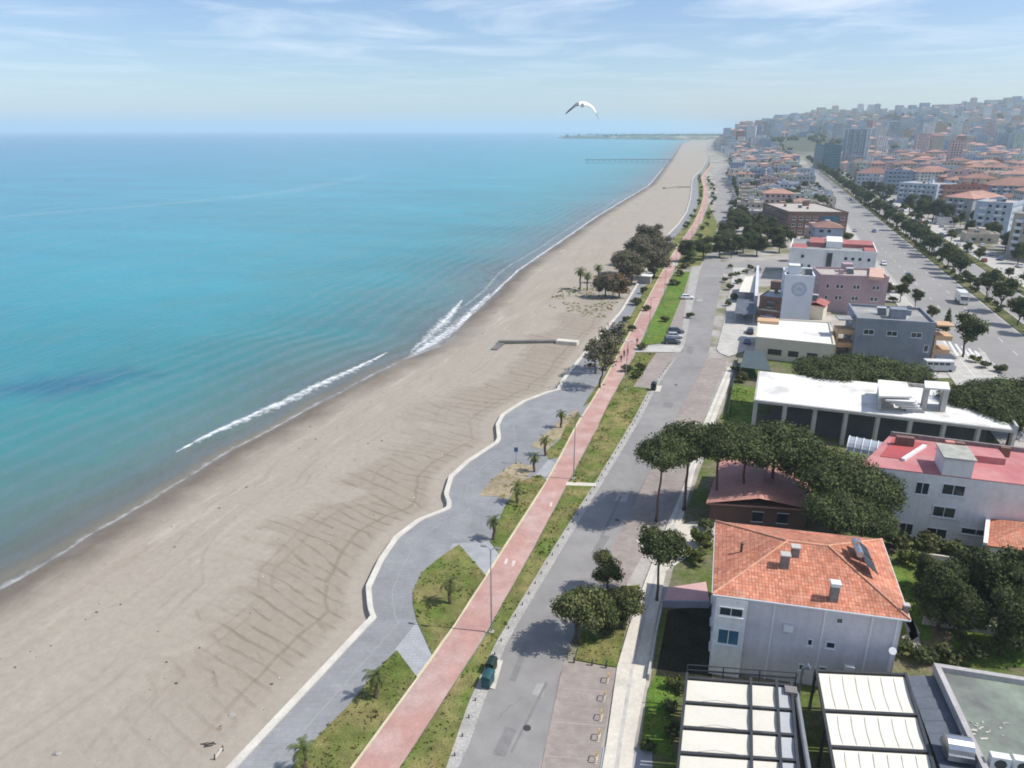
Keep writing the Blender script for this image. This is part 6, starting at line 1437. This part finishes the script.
def minibus():
    root = thing('minibus', (*G(938,371),0), 'white roofed minibus parked beside the slate grey block', 'minibus', rz=-.12)
    b = MB(); b.box((0,0,.4), (6.2,2.0,1.2)); b.prism([(-3.05,-.95),(2.6,-.95),(2.6,.95),(-3.05,.95)], 1.6, 2.3); b.build('body', paint('bus_grey', (.45,.46,.47)), root)
    b = MB(); b.prism([(-3.1,-1.0),(2.7,-1.0),(2.7,1.0),(-3.1,1.0)], 2.31, 2.5); b.build('roof', paint('truck_white', (.74,.73,.70)), root)
    for x in (-2.3,-1.1,.1,1.3):
        for sy in (-1,1): b = MB(); b.box((x,sy*.96,1.65), (.95,.04,.55)); b.build('side_window', GLASS, root)
    b = MB(); b.box((2.62,0,1.65), (.05,1.7,.58)); b.build('windscreen', GLASS, root)
    for x in (-2.,2.):
        for sy in (-1,1): w_ = MB(); w_.tube([(x,sy*.75,.36),(x,sy*1.02,.36)], .36, 12); w_.build('wheel', RUBBER, root)
minibus()

# ------------------------------------------------------------------ repairs in the road surface
PT1 = M('asphalt_patch', (.205,.198,.19), .95, ((1,.1),(8,.12))); PT2 = M('pale_asphalt_patch', (.345,.33,.31), .9, ((1,.1),(8,.1)))
for i, (u, v, w_, l_, m_) in enumerate([(505,742,1.2,3.2,PT1),(540,690,.9,1.6,PT2),(520,660,.7,6.0,PT1),(575,600,1.4,2.2,PT1),(560,628,.8,1.2,PT2),(600,545,1.0,5.0,PT1),(622,498,1.6,2.4,PT2),(640,455,.9,7.,PT1),(668,405,1.8,3.,PT1),(690,350,1.4,6.,PT1),(700,300,1.6,4.,PT2),(530,715,.35,9.,PT1),(612,515,.35,12.,PT1)]):
    c_ = G(u, v); q_ = rect(c_, w_, l_, -AX+rng.uniform(-.06,.06)); q_ = [(x+rng.uniform(-.12,.12), y+rng.uniform(-.12,.12)) for x, y in q_]; sheet('road_patch', q_, .004+.0006*i, m_)
b = MB()
for u, v, n_ in ((498,720,7),(548,668,6),(590,580,7),(632,470,8)):
    x, y = G(u, v); P_ = [(x, y)]
    for k in range(n_): x += rng.uniform(.1,.7); y += rng.uniform(-.1,.9); P_.append((x, y))
    for a_, c_ in zip(P_, P_[1:]): b.bar((*a_,.008), (*c_,.008), .05, .012)
tag(b.build('road_cracks', PT1), kind='structure')
for i, (u, v) in enumerate([(527,728),(565,622),(617,520),(676,385)]):
    x, y = G(u, v); b = MB((x,y,0)); b.tube([(x,y,-.02),(x,y,.022)], .36, 16); tag(b.build('manhole_cover', DARKM), nth(i)+' dark round manhole cover set in the coast road', 'manhole cover', 'manhole covers in the coast road')
# ------------------------------------------------------------------ street furniture
def lamp():
    root = thing('street_lamp', (0,0,0), 'street lamp', 'street lamp'); b = MB(); b.tube([(0,0,-.1),(0,0,.5),(0,0,5),(0,0,10)], [.10,.09,.07,.045], 8); b.build('pole', GREYM, root)
    b = MB(); b.box((0,0,0), (.5,.5,.16)); b.build('footing', CONC, root)
    b = MB(); b.tube([(0,0,9.9),(.25,0,10.2),(.6,0,10.3)], .035, 6); b.tube([(0,0,9.9),(-.25,0,10.2),(-.6,0,10.3)], .035, 6); b.build('arm', GREYM, root)
    for sx in (-1,1): b = MB(); b.prism([(sx*.75-.3,-.12),(sx*.75+.3,-.12),(sx*.75+.3,.12),(sx*.75-.3,.12)], 10.25, 10.36); b.build('lamp_head', GREYM, root)
    return Kind(root)
LAMP = lamp(); p0, p1 = np.array(G(491.5,633)), np.array(G(573.5,479.5)); lamps = [p0, p1]
s_l, t_l = toST(p1)
for k in range(1, 9):
    s = s_l+k*42.; lamps.append(np.array(XY(s, bikeT(s)+5.2)))
for i, p in enumerate(lamps): LAMP.put((p[0],p[1],.1), -AX, (1,1,1), ['tall grey street lamp at the near edge of the cycle path, long thin shadow','tall grey street lamp beside the pale crossing strip','third tall street lamp up the cycle path'][i] if i < 3 else nth(i)+' tall street lamp along the cycle path', 'street lamps along the cycle path')
n_l = 0
for s in np.arange(150, 900, 36):
    x, y = XY(s, 70.6)
    if -10 < PJ(x,y,0)[0] < 1030: LAMP.put((x,y,.1), -AX, (1,1,.95), nth(n_l)+' street lamp on the boulevard reservation', 'street lamps on the boulevard'); n_l += 1
# kerb bollards
b = MB(); b.tube([(0,0,-.05),(0,0,.5),(0,0,.56),(0,0,.6)], [.075,.07,.085,.05], 8); bol = tag(b.build('kerb_bollard', DARKM, smooth=False), 'bollard', 'bollard'); Kb = Kind(bol)
n_k = 0; tot = resample(KO*.62+KL*.38, 400); d_ = np.r_[0, np.cumsum(np.linalg.norm(np.diff(tot, axis=0), axis=1))]
for d in np.arange(8, 125, 2.15):
    x, y = np.interp(d, d_, tot[:,0]), np.interp(d, d_, tot[:,1])
    if PJ(x,y,0)[1] > 775: continue
    Kb.put((x,y,.02), 0, (.9,.9,.55), nth(n_k)+' small black bollard on the coast road gutter', 'black bollards along the coast road'); n_k += 1
for i, (u, v) in enumerate([(574,663),(592,665.5),(606,668)]): Kb.put((*G(u,v),.1), 0, (1.2,1.2,1), ['leftmost','middle','rightmost'][i]+' of three bollards at the end of the traffic island', 'bollards at the traffic island')
# hoops at the head of the parking bays
root = thing('parking_hoop', (0,0,0), 'hoop', 'barrier'); b = MB(); b.tube([(0,-.35,-.05),(0,-.35,.7),(0,-.25,.8),(0,.25,.8),(0,.35,.7),(0,.35,-.05)], .05, 7); b.build('hoop', M('yellow_rusty_paint', (.50,.36,.13), .7, ((3,.2),), col2=(.25,.10,.05), blotch=(2.5,.6,.1)), root); b = MB(); b.box((0,0,-.02), (.22,1.,.06)); b.build('base', CONC, root); HOOP = Kind(root)
for i, (u, v) in enumerate([(607.5,681),(604,699),(601,718),(598.5,738),(596,760)]): HOOP.put((*G(u,v),.03), -AX, (1,1,1), nth(i)+' rusty yellow hoop at the head of the parking bays' if i else 'nearest to the island of the rusty yellow hoops at the parking bays', 'hoops at the parking bays')
# waste containers
def bin_(xy, rz, body, label, s=1.):
    root = thing('waste_container', (*xy,.06), label, 'waste container', rz=rz); root.scale = (s,s,s)
    b = MB(); b.prism([(-.62,-.42),(.62,-.42),(.62,.42),(-.62,.42)], .18, 1.05); b.prism([(-.68,-.48),(.68,-.48),(.68,.48),(-.68,.48)], 1.051, 1.12); b.build('body', body, root)
    b = MB()
    for k in range(6): 
        a0, a1 = math.pi*k/6, math.pi*(k+1)/6; b.poly([(-.66,-.46*math.cos(a0),1.13+.28*math.sin(a0)),(.66,-.46*math.cos(a0),1.13+.28*math.sin(a0)),(.66,-.46*math.cos(a1),1.13+.28*math.sin(a1)),(-.66,-.46*math.cos(a1),1.13+.28*math.sin(a1))])
    for x in (-.66,.66): b.poly([(x,-.46*math.cos(math.pi*k/6),1.13+.28*math.sin(math.pi*k/6)) for k in range(7)])
    b.build('lid', body, root)
    for sx in (-.5,.5):
        for sy in (-.32,.32): w_ = MB(); w_.tube([(sx-.04,sy,.09),(sx+.04,sy,.09)], .09, 8); w_.build('wheel', RUBBER, root)
TEAL = M('teal_plastic', (.018,.075,.085), .5, ((2,.15),), spec=.4); DKG = M('dark_green_plastic', (.012,.03,.022), .5, ((2,.15),), spec=.4)
bin_(G(488,685), 1.2, TEAL, 'teal waste container, nearer of the two by the road gutter'); bin_(G(491.5,671), 1.25, DKG, 'dark green waste container behind the teal one', .95); bin_(G(653.5,390), 1.25, DKG, 'dark green waste container alone at the corner of the parking bay', 1.15)
for pts, lab in (([(489,688),(495,690),(503,661),(497,660)], ''),([(651,392),(660,392),(662,386),(654,386)], '')): sheet('bin_pad', px(pts), .075, PALE)
# blue sign on a post
x, y = G(516,464); root = thing('sign_post', (x,y,.05), 'slim post with a small blue sign at the edge of the promenade', 'sign'); b = MB(); b.tube([(0,0,0),(0,0,2.9)], .045, 8); b.build('post', GREYM, root); b = MB(); b.box((0,-.06,2.1), (.6,.04,.75)); b.build('sign_panel', M('sign_blue', (.06,.12,.24), .5), root)
# low walls and fences round the plots
def wall(pts, h, th, mat, label, name='garden_wall', cat='wall', z=0.):
    b = MB((*pts[0], 0)); 
    for p, q_ in zip(pts, pts[1:]): b.bar((*p, z+h/2-.1), (*q_, z+h/2-.1), th, h+.2)
    return tag(b.build(name, mat), label, cat)
wall([G(662,606),G(655,640),G(648,680)], .7, .2, CONC, 'low grey garden wall between the pavement and the shaded villa garden')
wall([G(660,607),G(709,608)], .9, .18, M('bluish_wall', (.33,.34,.40), .9), 'bluish garden wall below the pink terrace')
wall([G(905,556),G(975,566)], .8, .25, PALE, 'low pale garden wall below the white block')
wall([G(922,624),G(1030,640)], 1.0, .2, CONC, 'low grey wall behind the small lawn')
wall([G(738,360),G(733,384),G(727,420)], 1.1, .08, DARKM, 'dark fence between the pavement and the grassy plot', 'plot_fence', 'fence')
wall([G(900,646),G(915,636),G(908,622),G(918,655)], .4, .9, ROCK, 'rough stone edging at the right corner of the villa', 'stone_edging', 'wall')
# culvert wall across the beach
x, y = G(498,343,-.6); b = MB((x,y,0)); p0 = np.array(G(498,343,-.6)); p1 = np.array(G(557,343,-.6)); p2 = np.array(G(578,344,-.3)); root = thing('culvert_wall', (x,y,0), 'damp concrete culvert wall running across the beach from the promenade', 'groyne')
b.bar((*p0,-.75), (*p1,-.6), 1.3, 1.5); b.build('culvert', WETC, root)
b = MB((x,y,0)); b.bar((*p1,-.45), (*p2,-.35), 2.2, 1.5); b.build('head_slab', PALE, root)
b = MB((x,y,0)); pm_ = np.array(G(494,350,-.7)); b.bar((*pm_,-.9), (*(p0+(1,0)),-.8), 1.6, .9); b.build('apron', WETC, root)
pts = [G(664,189,-.8), G(676,188,-.8), G(689,187.5,-.5)]; wall(pts, 1.6, 3., ROCK, 'low dark groyne of stones across the far beach', 'stone_groyne', 'groyne', z=-1.)
# pier
p0, p1 = np.array(G(585,161,0)), np.array(G(672,160.5,0)); root = thing('fishing_pier', (*p0,SEA_Z), 'long thin dark pier reaching out from the far beach', 'pier'); b = MB((*p0,SEA_Z)); b.bar((*p0,2.0), (*p1,2.0), 5., .8); b.build('deck', WETC, root)
for k in range(16):
    p = p0+(p1-p0)*(k+.5)/16; b = MB((*p0,SEA_Z)); b.tube([(*p,-4),(*p,1.7)], .35, 6); b.build('pile', WETC, root)
# litter on the sand
def on_sand(u, v): return (*G(u, v, -.62), -.66)
x, y, z = on_sand(208,746); b = MB((x,y,z))
for k in range(16): a = rng.uniform(-.6,.6); c_ = (x+rng.uniform(-.5,.5), y+rng.uniform(-.2,.2), z+rng.uniform(.02,.25)); b.tube([(c_[0]-.35*math.cos(a),c_[1]-.2*math.sin(a)-.1,c_[2]),(c_[0]+.35*math.cos(a),c_[1]+.2*math.sin(a),c_[2]+rng.uniform(-.05,.1))], rng.uniform(.03,.07), 5)
tag(b.build('driftwood_heap', M('charred_wood', (.06,.055,.05), .95, ((3,.3),))), 'small dark heap of driftwood on the sand near the sea wall', 'driftwood')
x, y, z = on_sand(219,729); b = MB((x,y,z))
for k in range(6): b.blob((x+rng.uniform(-.4,.4), y+rng.uniform(-.35,.35), z+.05), (.16,.16,.1), 1, .4, 2, 0, k)
for k in range(5): b.leaves((x+rng.uniform(-.3,.3), y+rng.uniform(-.3,.3), z+.1), (.25,.25,.15), 20, .1, 0)
tag(b.build('dry_weed', M('rusty_weed', (.24,.13,.05), .95, ((3,.3),))), 'rusty brown clump of dry weed on the sand', 'plant')
x, y, z = on_sand(219,758); root = thing('plank_frame', (x,y,z), 'weathered plank frame leaning by the sea wall at the photo bottom', 'frame'); b = MB((x,y,z)); a_, c_ = on_sand(215,761), on_sand(223,752); b.bar((a_[0],a_[1],z+.3), (c_[0],c_[1],z+.5), .18, .06); b.build('plank', PALE, root)
for p in (a_, c_): b = MB((x,y,z)); b.bar((p[0],p[1],z-.1), (p[0]+.05,p[1],z+.75), .09); b.build('post', BARK, root)
b = MB()
for k in range(190):
    s, d = rng.uniform(20,190), rng.choice([rng.uniform(1,20), rng.uniform(1,36), rng.gauss(30,1.5)]); tt = wallT(s)-d; x, y = XY(s, tt); dsh = tt-shoreT(s)
    if dsh < 3: continue
    z = SEA_Z+.75*(1-math.exp(-dsh/6))+.012*min(dsh, 30)+.03; r_ = rng.choice([.04,.05,.06,.10]); b.blob((x,y,z), (r_*rng.uniform(1,2.2),r_,r_*.6), 0, .4, 2, rng.choice([0,0,1]), k)
tag(b.build('beach_debris', [BARK, PALE]), 'scattered dark bits of weed and driftwood on the sand', 'debris', kind='stuff')
for i, (u, v, s) in enumerate([(57,754,.25),(86,735,.15),(158,632,.15),(232,716,.28),(150,690,.12)]):
    x, y, z = on_sand(u, v); b = MB((x,y,z)); b.blob((x,y,z+s*.3), (s*1.4,s,s*.7), 1, .4, 2, 0, i); tag(b.build('beach_stone', [ROCK, BARK, WETC][i % 3]), ['dark lump of flotsam on the sand at bottom left','small stone on the bare sand left of the furrows','tiny stone in the middle of the bare sand','lump of flotsam beside the rusty weed','tiny pebble heap on the sand above the furrows'][i], 'flotsam')
x, y = G(603,385); b = MB((x,y,.1)); b.tube([(x,y,.104),(x,y,.125)], .4, 16); tag(b.build('manhole_cover', DARKM), 'dark round manhole cover in the cycle path beside the grey tree', 'manhole cover')

# ------------------------------------------------------------------ people and the gull
SKIN = M('skin', (.42,.26,.19), .6, ((3,.05),)); 
def person(u, v, rz, shirt, legs, hairc, label, stride=.28):
    x, y = G(u, v, .1); me = bpy.data.meshes.new('person'); s = stride
    vs_ = [(0,0,.93),(0,0,1.12),(0,0,1.36),(0,0,1.5),(.015,0,1.64),(.02,0,1.72), (0,.10,.9),(s*.55,.11,.5),(s*.75,.11,.08),(s*.75+.16,.11,.04), (0,-.10,.9),(-s*.35,-.11,.5),(-s*1.0,-.11,.1),(-s*1.0+.15,-.11,.04), (0,.20,1.40),(-.08,.25,1.14),(.02,.25,.90),(.05,.25,.80), (0,-.20,1.40),(.10,-.25,1.14),(.24,-.24,.94),(.29,-.24,.86)]
    es = [(0,1),(1,2),(2,3),(3,4),(4,5),(0,6),(6,7),(7,8),(8,9),(0,10),(10,11),(11,12),(12,13),(2,14),(14,15),(15,16),(16,17),(2,18),(18,19),(19,20),(20,21)]
    rad = [.145,.13,.15,.055,.10,.085,.095,.07,.048,.04,.095,.07,.048,.04,.062,.048,.036,.03,.062,.048,.036,.03]
    me.from_pydata(vs_, es, []); o = bpy.data.objects.new('person', me); COL.objects.link(o); md = o.modifiers.new('skin', 'SKIN'); o.modifiers.new('sub', 'SUBSURF').levels = 1
    for i, r in enumerate(rad): me.skin_vertices[0].data[i].radius = (r, r)
    me.skin_vertices[0].data[0].use_root = True
    dg = bpy.context.evaluated_depsgraph_get(); m2 = bpy.data.meshes.new_from_object(o.evaluated_get(dg)); o.modifiers.clear(); o.data = m2
    m2.materials.clear()
    for m in (SKIN, shirt, legs, RUBBER): m2.materials.append(m)
    for p in m2.polygons:
        c = p.center; p.use_smooth = True
        p.material_index = 3 if c.z < .09 else 2 if c.z < .96 and abs(c.y) < .2 else 1 if (c.z < 1.45 and not (abs(c.y) > .2 and c.z < 1.0)) else 0
    o.location = (x, y, .1); o.rotation_euler = (0,0,rz); tag(o, label, 'person')
    h = MB(); h.blob((-.01,0,1.70), (.125,.115,.115), 1, .05); h.build('hair', hairc, o)
    f = MB(); f.box((.125,0,1.63), (.04,.03,.05)); f.build('nose', SKIN, o)
HAIR = M('dark_hair', (.03,.02,.015), .8)
def cloth(n, c): return M(n, c, .9, ((4,.1),))
person(624,357, ALONG+math.pi, cloth('maroon_cloth', (.22,.05,.06)), cloth('dark_trousers', (.03,.03,.04)), HAIR, 'person in a maroon top walking on the cycle path, left of a pair')
person(627.5,355, ALONG+math.pi, cloth('brown_red_cloth', (.26,.10,.09)), cloth('dark_trousers', (.03,.03,.04)), HAIR, 'person in a brownish red top walking on the cycle path, right of a pair')
person(621,362, ALONG+math.pi, cloth('dark_cloth', (.05,.04,.05)), cloth('maroon_trousers', (.14,.05,.06)), HAIR, 'person in dark clothes walking ahead of the pair on the cycle path')
person(637,344.5, ALONG, cloth('dark_cloth', (.05,.04,.05)), cloth('grey_trousers', (.16,.16,.18)), HAIR, 'person in dark top and grey trousers near the crossing path')
def gull():
    cx_, cy_, cz_ = 2.75, 26.6, 50.0; 
    x0 = (582.5-512)/FOC; yv = (384-106.0)/FOC; d = Vector((x0, math.cos(PITCH)+yv*math.sin(PITCH), -math.sin(PITCH)+yv*math.cos(PITCH))); c = Vector((0,0,CAMH))+d*28.0
    m_ = MB((*c,))
    # wing and back as one lofted surface: stations from one tip over the back to the other tip
    st_ = [(-.66,-.29,.05,.02,2),(-.56,-.20,.11,.03,2),(-.42,-.09,.15,.035,1),(-.28,.03,.20,.04,1),(-.14,.085,.23,.055,0),(0,.09,.26,.06,0),(.12,.085,.23,.055,0),(.28,.03,.20,.045,0),(.42,-.08,.17,.04,0),(.53,-.25,.13,.035,0),(.58,-.37,.11,.03,2),(.63,-.52,.04,.02,2)]
    nsec = 10; V = []
    for x, z, ch, th, _ in st_:
        for k in range(nsec): a = 2*math.pi*k/nsec; V.append((c.x+x, c.y+ch*.5*math.cos(a)-.25*abs(x)**1.4, c.z+z+th*.5*math.sin(a)+ch*.30*math.cos(a)))
    for i in range(len(st_)-1):
        m_.mesh([V[j] for j in range(i*nsec, (i+2)*nsec)], [(k, nsec+k, nsec+(k+1) % nsec, (k+1) % nsec) for k in range(nsec)], st_[i][4] if st_[i][4] == st_[i+1][4] else max(st_[i][4], st_[i+1][4]) if abs(st_[i][0]) > .5 else st_[i][4])
    m_.tube([(c.x,c.y+.34,c.z+.05),(c.x,c.y+.28,c.z+.06),(c.x,c.y+.16,c.z+.05),(c.x,c.y,c.z+.03),(c.x,c.y-.16,c.z+.045),(c.x,c.y-.30,c.z+.06)], [.015,.05,.06,.085,.06,.015], 10, 0)
    m_.blob((c.x,c.y+.30,c.z+.065), (.05,.06,.05), 1, .05)
    m_.poly([(c.x-.02,c.y-.24,c.z+.06),(c.x+.02,c.y-.24,c.z+.06),(c.x+.09,c.y-.44,c.z+.07),(c.x-.09,c.y-.44,c.z+.07)], 0)
    o = m_.build('seagull', [M('gull_white', (.78,.78,.78), .8), M('gull_grey', (.20,.21,.23), .8), M('gull_dark', (.09,.09,.10), .8)], smooth=True); tag(o, 'white gull with dark wing tips gliding high over the sea', 'gull')
    b = MB((*c,)); b.tube([(c.x,c.y+.34,c.z+.06),(c.x,c.y+.40,c.z+.05)], [.015,.004], 6); b.build('beak', ORANGE, o)
gull()

# ------------------------------------------------------------------ the air
b = MB(); b.box((0, 8000, -4.2), (90000, 70000, 216)); 
hm = bpy.data.materials.new('haze_air'); hm.use_nodes = True; t = hm.node_tree; t.nodes.clear()
ho = N(t, 'ShaderNodeOutputMaterial'); pv = N(t, 'ShaderNodeVolumePrincipled'); pv.inputs['Density'].default_value = HAZE_DENSITY; pv.inputs['Color'].default_value = HAZE_COLOR
pv.inputs['Anisotropy'].default_value = 0.0; L(t, pv.outputs[0], ho.inputs['Volume'])
tag(b.build('haze', hm), kind='stuff')
